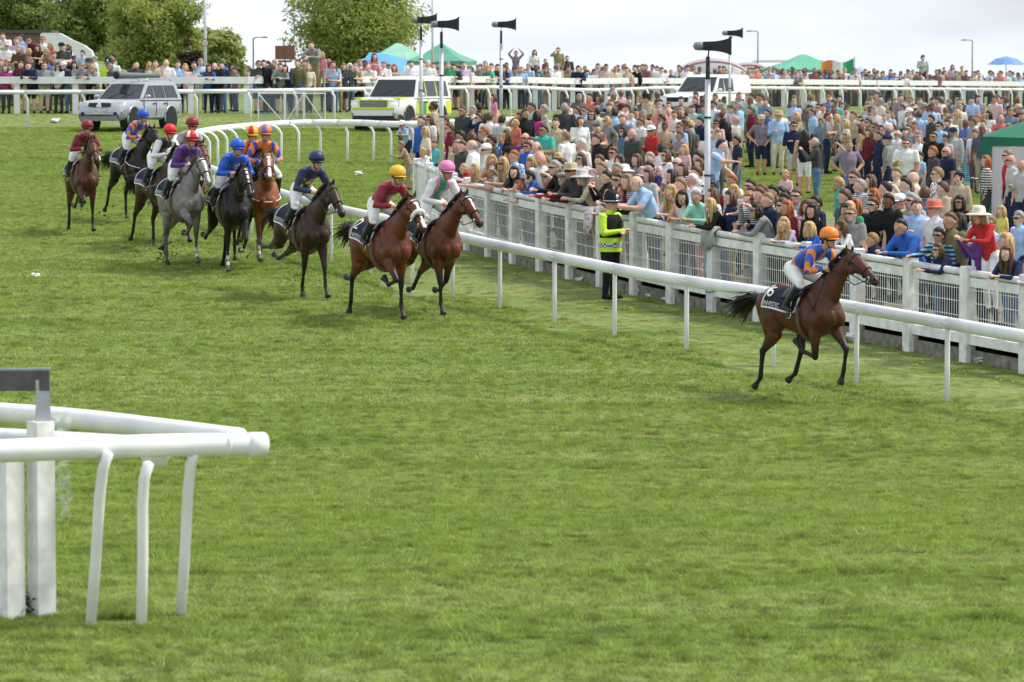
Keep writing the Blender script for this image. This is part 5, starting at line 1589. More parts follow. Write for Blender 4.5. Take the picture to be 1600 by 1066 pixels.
def make_car(name, label, loc, heading, L, W, H, paint, spec, group=None):
    root = tag(empty(name, loc, heading), label, 'car', group)
    hl, hw = L / 2, W / 2
    belt, hood, nose = spec['belt'], spec['hood'], spec['nose']; wsx, wsx2 = spec['ws']; rr0, rr1 = spec['rear']
    bot = spec.get('bot', 0.36)
    st = [(-hl, belt - 0.12, 0.90, bot + 0.1), (-hl + 0.06, belt, 0.95, bot), (-hl + 0.5, belt, 1.0, bot - 0.03), (wsx - 0.05, belt, 1.0, bot - 0.03), (wsx + 0.25, hood + 0.01, 1.0, bot - 0.03), (hl - 0.45, hood - 0.02, 0.985, bot - 0.02), (hl - 0.16, nose, 0.95, bot), (hl - 0.04, nose - 0.12, 0.90, bot + 0.04), (hl, nose - 0.30, 0.86, bot + 0.08)]
    rows = []
    for (x, zt, wf, zb) in st:
        w = hw * wf; cr = 0.10
        half = [(0, zt + 0.025), (w * 0.55, zt + 0.018), (w - cr * 1.1, zt - 0.01), (w - 0.035, zt - 0.07), (w, zt - 0.22), (w + 0.0, (zt + zb) / 2), (w - 0.03, zb + 0.08), (w - 0.12, zb), (0, zb)]
        ring = [(x, y, z) for y, z in half] + [(x, -y, z) for y, z in reversed(half[1:-1])]
        rows.append(ring)
    m = MB(); n = len(rows[0])
    V = np.array([p for r_ in rows for p in r_])
    Fs = [(i * n + k, i * n + (k + 1) % n, (i + 1) * n + (k + 1) % n, (i + 1) * n + k) for i in range(len(rows) - 1) for k in range(n)]
    Fs += [tuple(range(n)), tuple(reversed(range((len(rows) - 1) * n, len(rows) * n)))]
    m.add(V, Fs)
    body = m.build('body', paint, root, True)
    es = body.modifiers.new('edges', 'EDGE_SPLIT'); es.split_angle = R(38)
    # cabin
    rw, bw = spec.get('rw', 0.78), 0.955
    yb, yr = hw * bw, hw * rw
    zb, zr = belt - 0.02, H
    sec = [(rr0, rr1), (wsx, wsx2)]
    corners = lambda f, yy: None
    m = MB()
    stn = [(rr0, zb, yb), (rr1, zr - 0.05, yr), (rr1 + 0.15, zr, yr * 0.97), ((rr1 + wsx2) / 2, zr + 0.02, yr * 0.97), (wsx2 - 0.15, zr - 0.01, yr * 0.96), (wsx2, zr - 0.06, yr * 0.97), (wsx, zb, yb)]
    Vs = []
    for (x, z, y) in stn: Vs += [(x, -y, z), (x, y, z)]
    xb = [rr0, rr0 + (wsx - rr0) * 0.15, rr0 + (wsx - rr0) * 0.3, (rr0 + wsx) / 2, wsx - 0.5, wsx - 0.25, wsx]
    k0 = len(Vs)
    for x in xb: Vs += [(x, -yb, zb), (x, yb, zb)]
    Fs = [(2 * i, 2 * i + 1, 2 * i + 3, 2 * i + 2) for i in range(len(stn) - 1)]
    for i in range(len(stn) - 1):
        Fs.append((2 * i, 2 * i + 2, k0 + 2 * i + 2, k0 + 2 * i)); Fs.append((2 * i + 1, k0 + 2 * i + 1, k0 + 2 * i + 3, 2 * i + 3))
    m.add(Vs, Fs)
    cab = m.build('cabin', paint, root, False)
    # glass
    def lerp(a, b_, t): return np.array(a, float) * (1 - t) + np.array(b_, float) * t
    A, B = np.array([wsx, 0, zb]), np.array([wsx2, 0, zr - 0.06])
    lo, hi = lerp(A, B, 0.08), lerp(A, B, 0.95)
    yl, yh = yb + (yr * 0.97 - yb) * 0.08 - 0.06, yr * 0.97 - 0.06
    quad(MB(), [(lo[0], -yl, lo[2]), (lo[0], yl, lo[2]), (hi[0], yh, hi[2]), (hi[0], -yh, hi[2])], 0.012).build('windscreen', GLASS, root)
    for wx in (0.18, 0.5):
        MB().bar((lo[0] - 0.0 + 0.02, -yl + wx * 2 * yl, lo[2] + 0.02), (lerp(A, B, 0.4)[0] + 0.03, -yl + (wx + 0.3) * 2 * yl * 0.98, lerp(A, B, 0.4)[2] + 0.015), 0.012, 0.012).build('wiper', TRIM, root)
    wins = spec['wins']
    for s in (-1, 1):
        for (x0, x1, x0t, x1t) in wins:
            z0_, z1_ = zb + 0.07, zr - 0.13
            ya = yb + (yr - yb) * 0.10; yt = yb + (yr - yb) * 0.84
            P = [(x0, s * ya, z0_), (x1, s * ya, z0_), (x1t, s * yt, z1_), (x0t, s * yt, z1_)]
            if s > 0: P = [P[1], P[0], P[3], P[2]]
            quad(MB(), P, 0.012).build('side_window', GLASS, root)
        # mirror
        mm = MB().ball((wsx - 0.28, s * (hw + 0.10), belt + 0.10), (0.07, 0.10, 0.075), 10, 6); mm.bar((wsx - 0.28, s * hw * 0.93, belt + 0.06), (wsx - 0.28, s * (hw + 0.08), belt + 0.08), 0.05, 0.03)
        mm.build('mirror', spec.get('mirror', paint), root, True)
        for xw in (spec['wf'], spec['wr']):
            rw_ = spec.get('wheel', 0.37)
            w = empty('wheel', (xw, s * (hw - 0.12), rw_)); w.parent = root
            tp = [(rw_ * 0.99 * math.cos(q), 0, rw_ * 0.99 * math.sin(q)) for q in np.linspace(0, 2 * math.pi, 25)]
            t_ = MB(); k = 24
            profw = [(rw_ * 0.62, -0.11), (rw_ * 0.93, -0.115), (rw_, -0.09), (rw_, 0.09), (rw_ * 0.93, 0.115), (rw_ * 0.62, 0.11)]
            Vt = [(rp * math.cos(2 * math.pi * q / k), yy, rp * math.sin(2 * math.pi * q / k)) for (rp, yy) in profw for q in range(k)]
            t_.add(Vt, [(i * k + q, i * k + (q + 1) % k, (i + 1) * k + (q + 1) % k, (i + 1) * k + q) for i in range(len(profw) - 1) for q in range(k)])
            t_.build('tyre', TYRE, w, True)
            rm = MB().loft([(0, -0.06 * s, 0), (0, 0.085 * s, 0)], rw_ * 0.63, n=20, cap=0.05)
            for q in range(5):
                a = 2 * math.pi * q / 5
                rm.bar((0.05 * math.cos(a), 0.10 * s, 0.05 * math.sin(a)), (rw_ * 0.58 * math.cos(a), 0.095 * s, rw_ * 0.58 * math.sin(a)), 0.07, 0.03, up=(0, 1, 0))
            rm.build('rim', ALLOY, w)
            # arch lip
            C = [(xw + (rw_ + 0.085) * math.cos(q), s * (hw - 0.005), rw_ + (rw_ + 0.085) * math.sin(q)) for q in np.linspace(-0.15, math.pi + 0.15, 15)]
            MB().loft(C, 0.03, 0.035, n=6).build('wheel_arch', spec.get('arch', TRIM), root, True)
            MB().loft([(xw, s * (hw - 0.26), rw_), (xw, s * (hw + 0.002), rw_)], rw_ + 0.075, n=22, cap=0.0).build('arch_recess', TRIM, root)
        # lamps
        y0, y1 = spec['lamp_y']; z0_, z1_ = spec['lamp_z']
        xn = hl - 0.02
        P = [(xn - 0.06, s * y0 * hw, z0_), (xn - 0.16, s * y1 * hw, z0_ + 0.02), (xn - 0.22, s * y1 * hw, z1_), (xn - 0.10, s * y0 * hw, z1_)]
        if s < 0: P = P[::-1]
        quad(MB(), P, 0.05).build('headlight', LAMP, root)
        MB().loft([(hl - 0.14, s * hw * 0.70, bot + 0.20), (hl + 0.012, s * hw * 0.70, bot + 0.20)], 0.075, 0.055, n=12, cap=0.1).build('fog_light', TRIM, root, True)
    MB().box((hl - 0.10, 0, bot + 0.03), (0.3, W * 0.80, 0.16)).build('lower_bumper', spec.get('bumper', TRIM), root)
    return root

silver = mat('silver_paint', (0.40, 0.43, 0.48), rough=0.28, metal=0.35, noise=0.03, coat=0.5)
whitep = mat('white_paint', (0.74, 0.75, 0.75), rough=0.3, noise=0.03, coat=0.4)
hiviz = mat('hiviz_yellow', (0.62, 0.72, 0.06), rough=0.45, noise=0.03)
medgreen = mat('medical_green', (0.03, 0.30, 0.16), rough=0.45, noise=0.03)
def text_on(txt, size, origin, ux, uz, parent, material, nm='lettering', center=True):
    TV, TF = text_geo(txt, size)
    ux, uz, origin = np.array(ux, float), np.array(uz, float), np.array(origin, float)
    w = TV[:, 0].max() / 2 if center else 0
    V = [origin + ux * (q[0] - w) + uz * q[1] for q in TV]
    return MB().add(V, TF).build(nm, material, parent)

# silver off-road car, front left corner towards us
pc = on_ground(205, 205)
HD = -R(90) - R(22)
suv = make_car('off_road_car', 'silver off-road car with a loudhailer on its roof rack beyond the runners', (pc[0] - 0.12, pc[1] + 1.0, pc[2]), HD, 4.6, 1.80, 1.66, silver,
   dict(belt=1.06, hood=1.05, nose=0.95, ws=(0.88, 0.12), rear=(-2.22, -2.0), rw=0.80, bot=0.40,
        wins=[(0.62, -0.18, 0.08, -0.16), (-0.26, -1.0, -0.24, -0.98), (-1.08, -1.95, -1.06, -1.78)], wf=1.42, wr=-1.32, wheel=0.38, lamp_y=(0.50, 0.93), lamp_z=(0.80, 0.97), arch=silver, bumper=mat('grey_bumper', (0.20, 0.21, 0.22), rough=0.5)))
for s in (-1, 1):
    quad(MB(), [(2.30, s * 0.10, 0.82), (2.27, s * 0.42, 0.83), (2.22, s * 0.42, 0.95), (2.25, s * 0.07, 0.955)][::s], 0.02).build('grille', TRIM, suv)
    m = MB().loft([(-1.85, s * 0.62, 1.70), (-1.7, s * 0.62, 1.76), (-0.1, s * 0.62, 1.76), (0.05, s * 0.62, 1.69)], 0.022, n=6); m.build('roof_rail', ALLOY, suv, True)
m = MB()
for a in (90, 210, 330):
    d_ = np.array([0, math.cos(R(a)), math.sin(R(a))]); e_ = np.array([0, -d_[2], d_[1]])
    o_ = np.array([2.325, 0, 0.885])
    m.add([o_, o_ + d_ * 0.055 + e_ * 0.032, o_ + d_ * 0.11, o_ + d_ * 0.055 - e_ * 0.032], [(0, 1, 2, 3)])
m.build('emblem', mat('chrome', (0.8, 0.8, 0.82), rough=0.1, metal=1.0), suv)
pt_ = MB().box((2.32, 0, 0.665), (0.02, 0.54, 0.125)).build('number_plate', mat('plate_white', (0.75, 0.75, 0.70), rough=0.4), suv)
text_on('DV56 ZZH', 0.115, (2.333, 0, 0.628), (0, 1, 0), (0, 0, 1), pt_, TRIM)
MB().box((2.26, 0, 0.56), (0.06, 0.95, 0.15)).build('air_intake', TRIM, suv)
MB().box((1.15, 0.0, 1.085), (0.30, 0.42, 0.05), taper=0.8).build('bonnet_scoop', TRIM, suv)
for xx in (-0.35, -1.35): MB().bar((xx, -0.66, 1.775), (xx, 0.66, 1.775), 0.05, 0.025).build('roof_bar', ALLOY, suv)
MB().box((0.62, 0.55, 1.2), (0.02, 0.12, 0.1)).build('sticker', mat('sticker', (0.5, 0.6, 0.75)), suv)
suv.scale = (0.95, 0.95, 0.97)
ld = tag(empty('loudhailer', (suv.location[0], suv.location[1], suv.location[2] - 0.05), HD), 'long grey loudhailer tube strapped on the silver car roof', 'loudhailer')
lm = mat('loudhailer_grey', (0.13, 0.135, 0.14), rough=0.6)
MB().loft([(0.42, -0.30, 1.88), (0.30, -0.28, 1.875), (-0.1, -0.1, 1.865), (-0.7, 0.25, 1.86), (-1.1, 0.5, 1.86)], (0.14, 0.125, 0.10, 0.085, 0.075), n=14, cap=0.0).build('tube', lm, ld, True)
MB().loft([(0.425, -0.302, 1.88), (0.36, -0.29, 1.88)], (0.115, 0.09), n=14, cap=0.0).build('mouth', TRIM, ld, True)
MB().box((-0.30, 0.02, 1.80), (0.08, 0.08, 0.06)).build('bracket', TRIM, ld)

# white and yellow ambulance car
pc = on_ground(608, 205)
HD2 = -R(90) - R(22)
amb = make_car('ambulance_car', 'white ambulance off-road car with yellow and green panels by the far rail', (pc[0] + 0.35, pc[1] + 1.6, pc[2]), HD2, 4.83, 1.95, 1.84, whitep,
   dict(belt=1.13, hood=1.12, nose=1.05, ws=(0.86, 0.30), rear=(-2.36, -2.22), rw=0.83, bot=0.42,
        wins=[(0.58, -0.10, 0.27, -0.09), (-0.2, -1.05, -0.19, -1.04), (-1.15, -2.12, -1.14, -2.05)], wf=1.48, wr=-1.40, wheel=0.40, lamp_y=(0.56, 0.95), lamp_z=(0.84, 1.05), arch=mat('grey_arch', (0.22, 0.23, 0.24), rough=0.5)))
yside = 0.975 + 0.004
for k, (x0, x1, mt_) in enumerate(((0.86, 0.30, hiviz), (0.30, 0.0, medgreen), (0.0, -0.55, hiviz), (-0.55, -0.9, medgreen), (-0.9, -1.0, hiviz), (-1.82, -2.25, hiviz))):
    for s in (-1, 1):
        MB().box(((x0 + x1) / 2, s * (yside - 0.004), 0.80), (abs(x0 - x1), 0.02, 0.44)).build('side_panel', mt_, amb)
for s in (-1, 1):
    MB().box((1.60, s * 0.74, 1.118), (0.95, 0.26, 0.06)).build('bonnet_panel', hiviz, amb)
    MB().box((-0.15, s * 0.842, 1.53), (0.085, 0.03, 0.52), M=np.array(Matrix.Rotation(s * 0.22, 3, 'X'))).build('pillar_panel', hiviz, amb)
    MB().box((-1.10, s * 0.842, 1.53), (0.085, 0.03, 0.52), M=np.array(Matrix.Rotation(s * 0.22, 3, 'X'))).build('pillar_panel', hiviz, amb)
    MB().loft([(-1.9, s * 0.68, 1.90), (-1.7, s * 0.68, 1.97), (0.0, s * 0.68, 1.97), (0.2, s * 0.68, 1.88)], 0.022, n=6).build('roof_rail', ALLOY, amb, True)
MB().box((2.385, 0, 0.93), (0.05, 1.02, 0.22)).build('grille', mat('grille_grey', (0.10, 0.105, 0.11), rough=0.4), amb)
for zz in (0.87, 0.93, 0.99): MB().box((2.415, 0, zz), (0.012, 0.98, 0.02)).build('grille_bar', ALLOY, amb)
MB().box((2.40, 0, 0.775), (0.10, 1.62, 0.07)).build('bumper_strip', hiviz, amb)
MB().box((2.372, 0, 0.93), (0.05, 1.16, 0.30)).build('front_panel', hiviz, amb)
text_on('LAND ROVER', 0.105, (2.30, 0, 1.052), (0, 1, 0), (-0.35, 0, 0.94), amb, TRIM)
MB().box((2.39, 0, 0.62), (0.10, 1.5, 0.20)).build('bumper', whitep, amb)

amb.scale = (0.94, 0.93, 0.96)
for car_, hw_, xs_, zb_, zt_ in ((suv, 0.90, (0.70, -0.22, -1.04), 0.50, 1.02), (amb, 0.975, (0.68, -0.15, -1.10), 0.55, 1.08)):
    for s in (-1, 1):
        for xx in xs_:
            MB().box((xx, s * (hw_ + 0.004), (zb_ + zt_) / 2), (0.014, 0.016, zt_ - zb_)).build('door_seam', TRIM, car_)
        for xx in xs_[1:]:
            MB().box((xx + 0.16, s * (hw_ + 0.012), zt_ - 0.10), (0.17, 0.03, 0.035)).build('door_handle', TRIM, car_)
        MB().box((-1.5, s * (hw_ + 0.004), 0.62), (0.9, 0.012, 0.03)).build('side_moulding', TRIM, car_)

# white pick-up with a tall canopy further along the course
pv = at_depth(1104, 190, 150)
zv = gz(pv[0], 150)
van = make_car('pickup_truck', 'white pick-up with a tall closed back beyond the infield crowd', (pv[0], 151.0, zv), -R(90) - R(30), 5.0, 1.82, 1.85, whitep,
   dict(belt=1.14, hood=1.10, nose=1.0, ws=(0.95, 0.25), rear=(-2.45, -2.42), rw=0.84, bot=0.42,
        wins=[(0.62, -0.02, 0.24, -0.02), (-0.12, -0.85, -0.11, -0.85)], wf=1.55, wr=-1.5, wheel=0.38, lamp_y=(0.55, 0.93), lamp_z=(0.82, 1.0)))
MB().box((2.46, 0, 0.86), (0.06, 0.95, 0.2)).build('grille', TRIM, van)
# parked cars along the skyline
darkcar = [mat('car_dark_%d' % i, c_, rough=0.3, noise=0.03, coat=0.4) for i, c_ in enumerate(((0.05, 0.055, 0.06), (0.12, 0.13, 0.14), (0.03, 0.06, 0.12), (0.22, 0.23, 0.25), (0.04, 0.10, 0.09)))]
cs = dict(belt=0.95, hood=0.93, nose=0.8, ws=(1.0, 0.25), rear=(-1.95, -1.4), rw=0.74, bot=0.3, wins=[(0.75, -0.1, 0.2, -0.1), (-0.18, -1.2, -0.18, -1.1)], wf=1.3, wr=-1.25, wheel=0.32, lamp_y=(0.55, 0.92), lamp_z=(0.66, 0.8))
for k, (px, Y, hd_, pi_, lab) in enumerate(((972, 238, R(6), 2, 'dark blue parked car on the skyline behind the middle of the far rail'), (1010, 242, R(172), 4, 'dark green parked car just left of the grey dome tent'), (1362, 232, R(30), 0, 'black parked car nearest the tricolour flag'), (1401, 236, R(40), 1, 'dark grey parked car second from the tricolour flag'), (1437, 240, R(20), 3, 'light grey parked car left of the seated figure on the skyline'), (1545, 244, R(10), 0, 'black parked car beside the blue parasol'), (797, 236, R(10), 1, 'grey parked car behind the crowd below the third loudspeaker'))):
    p = at_depth(px, 120, Y)
    make_car('parked_car', lab, (p[0], Y, gz(p[0], Y) + 0.0), hd_, 4.3, 1.75, 1.48, darkcar[pi_], cs, 'cars parked along the skyline')

# ------------------------------------------------------------------ loudspeakers, poles, signs
STEEL = mat('pole_steel', (0.58, 0.59, 0.60), rough=0.4, metal=0.3, noise=0.15, nscale=4)
BLACKP = mat('horn_black', (0.016, 0.016, 0.018), rough=0.45)
GREYP = mat('driver_grey', (0.22, 0.225, 0.23), rough=0.5)
def speaker(px, py_top, py_bot, Y, hlen, label, right=1, z_ground=None):
    c = at_depth(px, py_bot, Y); t_ = at_depth(px, py_top, Y)
    zg = float(stand_z(c[0], Y)[0])
    root = tag(empty('loudspeaker_pole', (c[0], Y, zg)), label, 'loudspeaker', 'horn loudspeakers on steel poles')
    H = t_[2] - zg
    MB().loft([(0, 0, -0.1), (0, 0, H - 0.55)], (0.055, 0.05), n=12, cap=0.0).build('pole', STEEL, root, True)
    MB().loft([(0, 0, H - 0.6), (0, 0, H - 0.15)], (0.04, 0.038), n=10).build('upper_pole', mat('pole_dark', (0.05, 0.05, 0.052), rough=0.4, metal=0.4), root, True)
    for zz in (H * 0.45, H * 0.7): MB().loft([(0, 0, zz), (0, 0, zz + 0.035)], 0.062, n=12, cap=0).build('cable_tie', TRIM, root, True)
    s = right; k = hlen
    for yy in (-0.13, 0.13): MB().bar((0, yy * k, H - 0.30), (0.02 * s, yy * k, H + 0.08 * k), 0.05, 0.012, up=(1, 0, 0)).build('bracket', BLACKP, root)
    MB().bar((0, -0.13 * k, H - 0.28), (0, 0.13 * k, H - 0.28), 0.05, 0.02).build('bracket', BLACKP, root)
    hn = MB()
    xs_ = np.array([-0.10, 0.02, 0.15, 0.28, 0.40, 0.47]) * k * s
    w_ = np.array([0.075, 0.085, 0.10, 0.125, 0.17, 0.215]) * k; h_ = np.array([0.09, 0.095, 0.10, 0.12, 0.15, 0.185]) * k
    rows = []
    for i in range(len(xs_)):
        z = H + 0.05 * k + 0.0
        rows.append([(xs_[i], -w_[i], z - h_[i]), (xs_[i], w_[i], z - h_[i]), (xs_[i], w_[i], z + h_[i]), (xs_[i], -w_[i], z + h_[i])])
    V = np.array([p for r_ in rows for p in r_])
    Fs = [(i * 4 + q, i * 4 + (q + 1) % 4, (i + 1) * 4 + (q + 1) % 4, (i + 1) * 4 + q) for i in range(len(rows) - 1) for q in range(4)] + [(3, 2, 1, 0)]
    hn.add(V, Fs)
    ho = hn.build('horn', BLACKP, root); sd_ = ho.modifiers.new('t', 'SOLIDIFY'); sd_.thickness = 0.012
    MB().bar((xs_[-1], -w_[-1] * 1.0, H + 0.05 * k + h_[-1]), (xs_[-1], w_[-1], H + 0.05 * k + h_[-1]), 0.05, 0.02).build('horn_lip', BLACKP, ho)
    MB().loft([(-0.10 * k * s, 0, H + 0.05 * k), (-0.17 * k * s, 0, H + 0.05 * k), (-0.27 * k * s, 0, H + 0.05 * k)], (0.085 * k, 0.095 * k, 0.08 * k), n=14).build('driver', GREYP, root, True)
    return root
speaker(1105, 76, 345, 66.2, 0.86, 'tall loudspeaker pole standing at the white fence, nearest and largest horn')
speaker(690, 41, 270, 93, 0.92, 'loudspeaker pole rising from the crowd beside the ambulance car, right of a pair')
speaker(658, 34, 190, 112, 1.0, 'loudspeaker pole rising from the crowd, left of the pair by the ambulance car')
speaker(783, 41, 178, 118, 1.0, 'loudspeaker pole alone above the middle of the far rail')
speaker(1140, 54, 180, 140, 1.0, 'small far loudspeaker horn behind the nearest loudspeaker pole')

def pole(px, py_top, Y, rad, label, name='pole', cat='pole', colr=STEEL):
    c = at_depth(px, 120, Y); zg = gz(c[0], Y); H = at_depth(px, py_top, Y)[2] - zg
    root = tag(empty(name, (c[0], Y, zg)), label, cat)
    MB().loft([(0, 0, -0.2), (0, 0, H * 0.5), (0, 0, H)], (rad, rad * 0.85, rad * 0.7), n=9).build('shaft', colr, root, True)
    return root, H
grey_p = mat('lamp_post_grey', (0.24, 0.25, 0.26), rough=0.5)
pole(676, -30, 180, 0.07, 'tall thin grey pole behind the pair of loudspeakers')
rt, H = pole(321, -30, 170, 0.085, 'tall grey pole with a round red-bordered speed sign', 'sign_pole', 'sign')
zs = at_depth(321, 67, 170)[2] - gz(at_depth(321, 120, 170)[0], 170)
sgn = MB().loft([(0, -0.10, zs), (0, -0.12, zs)], 0.17, n=20, cap=0).build('sign_face', mat('sign_red', (0.45, 0.03, 0.03), rough=0.4), rt)
MB().loft([(0, -0.121, zs), (0, -0.128, zs)], 0.125, n=20, cap=0).build('sign_centre', mat('sign_white', (0.75, 0.75, 0.75), rough=0.4), rt)
text_on('10', 0.17, (0, -0.135, zs - 0.06), (1, 0, 0), (0, 0, 1), rt, TRIM)
for (px, pyt, Y, lab) in ((396, 60, 190, 'grey street lamp at the right of the pale round tree'), (1184, 50, 240, 'far pale street lamp above the red-edged domes'), (1519, 64, 245, 'far pale street lamp left of the blue parasol')):
    rt, H = pole(px, pyt, Y, 0.06, lab, 'street_lamp', 'lamp', grey_p)
    s_ = 1 if px == 396 else -1
    MB().loft([(0, 0, H - 0.02), (0.12 * s_, 0, H + 0.05), (0.45 * s_, 0, H + 0.06)], (0.04, 0.035, 0.03), n=6).build('arm', grey_p, rt, True)
    MB().box((0.58 * s_, 0, H + 0.05), (0.36, 0.18, 0.09), taper=0.7).build('lantern', grey_p, rt)
rt, H = pole(446, 97, 165, 0.05, 'brown road sign seen from behind left of the broad tree', 'road_sign', 'sign', mat('sign_post', (0.2, 0.12, 0.08), rough=0.7))
zt = at_depth(445, 72, 165)[2] - rt.location[2]; zb_ = at_depth(445, 97, 165)[2] - rt.location[2]
MB().box((-0.02, -0.06, (zt + zb_) / 2 + 0.06), (0.86, 0.04, zt - zb_ - 0.10)).build('sign_back', mat('sign_brown', (0.22, 0.09, 0.055), rough=0.6), rt)
MB().box((-0.02, -0.06, zb_ + 0.03), (0.62, 0.035, 0.10)).build('sign_foot', mat('sign_brown', (0.22, 0.09, 0.055)), rt)
MB().bar((-0.02, -0.09, zb_), (-0.02, -0.09, zt), 0.05, 0.03, up=(0, 1, 0)).build('stiffener', mat('sign_post', (0.2, 0.12, 0.08)), rt)
rt, H = pole(510, 96, 168, 0.03, 'small pale green notice board behind the far rail', 'notice_board', 'sign')
MB().box((0.0, -0.05, H - 0.1), (0.75, 0.03, 0.25)).build('panel', mat('notice', (0.42, 0.46, 0.36), rough=0.6), rt)

# ------------------------------------------------------------------ tents, parasol, flags
def gazebo(name, label, px, Y, w, d, h_eave, h_top, colr, rz=0.0, walls=None, zoff=0.0):
    c = at_depth(px, 120, Y); zg = float(stand_z(c[0], Y)[0]) + zoff
    root = tag(empty(name, (c[0], Y, zg), rz), label, 'gazebo')
    cm = cloth_c = mat('canvas_%s' % name + label[:9].replace(' ', '_'), colr, rough=0.7, noise=0.10, nscale=1.2, bump=0.4)
    n = 8
    ring = []
    hw, hd_ = w / 2, d / 2
    per = [(-hw, -hd_), (0, -hd_), (hw, -hd_), (hw, 0), (hw, hd_), (0, hd_), (-hw, hd_), (-hw, 0)]
    r0 = [(x, y, h_eave - 0.22) for x, y in per]; r1 = [(x, y, h_eave - (0.05 if (x == 0 or y == 0) else 0)) for x, y in per]
    r2 = [(x * 0.5, y * 0.5, h_eave + (h_top - h_eave) * 0.42) for x, y in per]; r3 = [(x * 0.08, y * 0.08, h_top) for x, y in per]
    m = MB(); V = np.array(r0 + r1 + r2 + r3 + [(0, 0, h_top + 0.03)])
    Fs = [(i * n + k, i * n + (k + 1) % n, (i + 1) * n + (k + 1) % n, (i + 1) * n + k) for i in range(3) for k in range(n)] + [(3 * n + k, 3 * n + (k + 1) % n, 4 * n) for k in range(n)]
    m.add(V, Fs); m.build('canopy', cm, root)
    for (x, y) in ((-hw, -hd_), (hw, -hd_), (hw, hd_), (-hw, hd_)):
        MB().loft([(x * 0.985, y * 0.985, 0), (x * 0.985, y * 0.985, h_eave - 0.02)], 0.03, n=6).build('leg', mat('tent_leg', (0.5, 0.5, 0.5), rough=0.4, metal=0.4), root, True)
    if walls:
        for q, (ax, bx) in enumerate((((-hw, -hd_), (hw, -hd_)), ((-hw, hd_), (-hw, -hd_)), ((hw, -hd_), (hw, hd_)))):
            A, B = np.array(ax) * 0.99, np.array(bx) * 0.99
            rows = [[(*(A + (B - A) * t), z) for t in np.linspace(0, 1, 3)] for z in (0.05, h_eave - 0.2)]
            if q == 0:   # front wall drawn open like curtains
                for s0, s1 in ((0.02, 0.44), (0.62, 0.98)):
                    rows = []
                    for z in np.linspace(0.05, h_eave - 0.2, 8):
                        w_ = 0.3 + 0.7 * float(ss(0.2, h_eave, z)); row = []
                        for i_, t in enumerate(np.linspace(0, 1, 6)):
                            u_ = s0 + (s1 - s0) * (t * w_ if s0 < 0.3 else 1 - (1 - t) * w_)
                            p = A + (B - A) * u_
                            row.append((p[0], p[1] + 0.02 * math.sin(9 * i_), z))
                        rows.append(row)
                    MB().sheet(rows).build('side_curtain', walls, root)
            else: MB().sheet(rows).build('side_wall', walls, root)
        for (x, y) in ((-hw, -hd_), (hw, -hd_)):
            MB().box((x * 0.99, y * 1.0, h_eave / 2), (0.26, 0.03, h_eave)).build('corner_panel', cm, root)
        MB().sheet([[(-hw * 0.95, hd_ * 0.97, z), (hw * 0.95, hd_ * 0.97, z)] for z in (0.05, h_eave - 0.1)]).build('back_wall', mat('tent_dark', (0.015, 0.06, 0.04), rough=0.9), root)
    return root
net_w = mat('mosquito_net', (0.55, 0.53, 0.56), rough=0.9, noise=0.05)
gazebo('gazebo', 'green gazebo with white net walls at the right edge of the infield', 1660, 87, 3.6, 3.0, 1.98, 2.75, (0.012, 0.13, 0.075), rz=R(-6), walls=net_w)
gazebo('gazebo', 'green pop-up gazebo on the skyline nearest the tricolour flag', 1255, 222, 4.4, 3.6, 1.9, 2.75, (0.10, 0.36, 0.24), rz=R(12))
gazebo('gazebo', 'pale green gazebo behind the ambulance car, left of two', 622, 196, 3.6, 3.2, 2.1, 2.95, (0.22, 0.46, 0.36), rz=R(10))
gazebo('gazebo', 'dark green gazebo right of the pale green one', 690, 192, 3.0, 3.0, 2.05, 2.9, (0.10, 0.30, 0.23), rz=R(-14))
gazebo('gazebo', 'low dark green gazebo under the middle loudspeaker', 760, 215, 2.8, 2.6, 1.55, 1.75, (0.05, 0.22, 0.18), rz=R(4))
def shelter(name, label, px, py_top, pw, Y, colr, depth=1.8, trim=None):
    c = at_depth(px, 120, Y); zg = gz(c[0], Y); H = at_depth(px, py_top, Y)[2] - zg; w = pw / F_PX * Y
    root = tag(empty(name, (c[0], Y, zg)), label, 'tent')
    rows = []
    for y in np.linspace(-depth / 2, depth / 2, 7):
        f = math.cos(y / (depth / 2) * 1.25)
        rows.append([(w / 2 * math.cos(q), y, max(0.0, H * f * math.sin(q) ** 0.7)) for q in np.linspace(0.02, math.pi - 0.02, 17)])
    MB().sheet(rows).build('shell', mat('shell_' + label[:12].replace(' ', '_'), colr, rough=0.6, noise=0.08, nscale=2), root, True)
    if trim:
        mid = rows[2]; MB().loft([(p[0], p[1], p[2] + 0.03) for p in mid], 0.04, n=6).build('piping', mat('piping_red', trim, rough=0.5), root, True)
    return root
gx_ = shelter('dome_tent', 'grey dome tent with red piping on the skyline', 1112, 91, 138, 225, (0.36, 0.34, 0.36), 2.6, (0.55, 0.20, 0.17))
shelter('dome_tent', 'grey and orange dome tent right of the larger one', 1170, 97, 100, 228, (0.36, 0.33, 0.35), 2.4, (0.66, 0.16, 0.05))
shelter('dome_tent', 'white and blue dome tent beside the tricolour flag', 1346, 104, 44, 228, (0.40, 0.45, 0.62), 1.6)
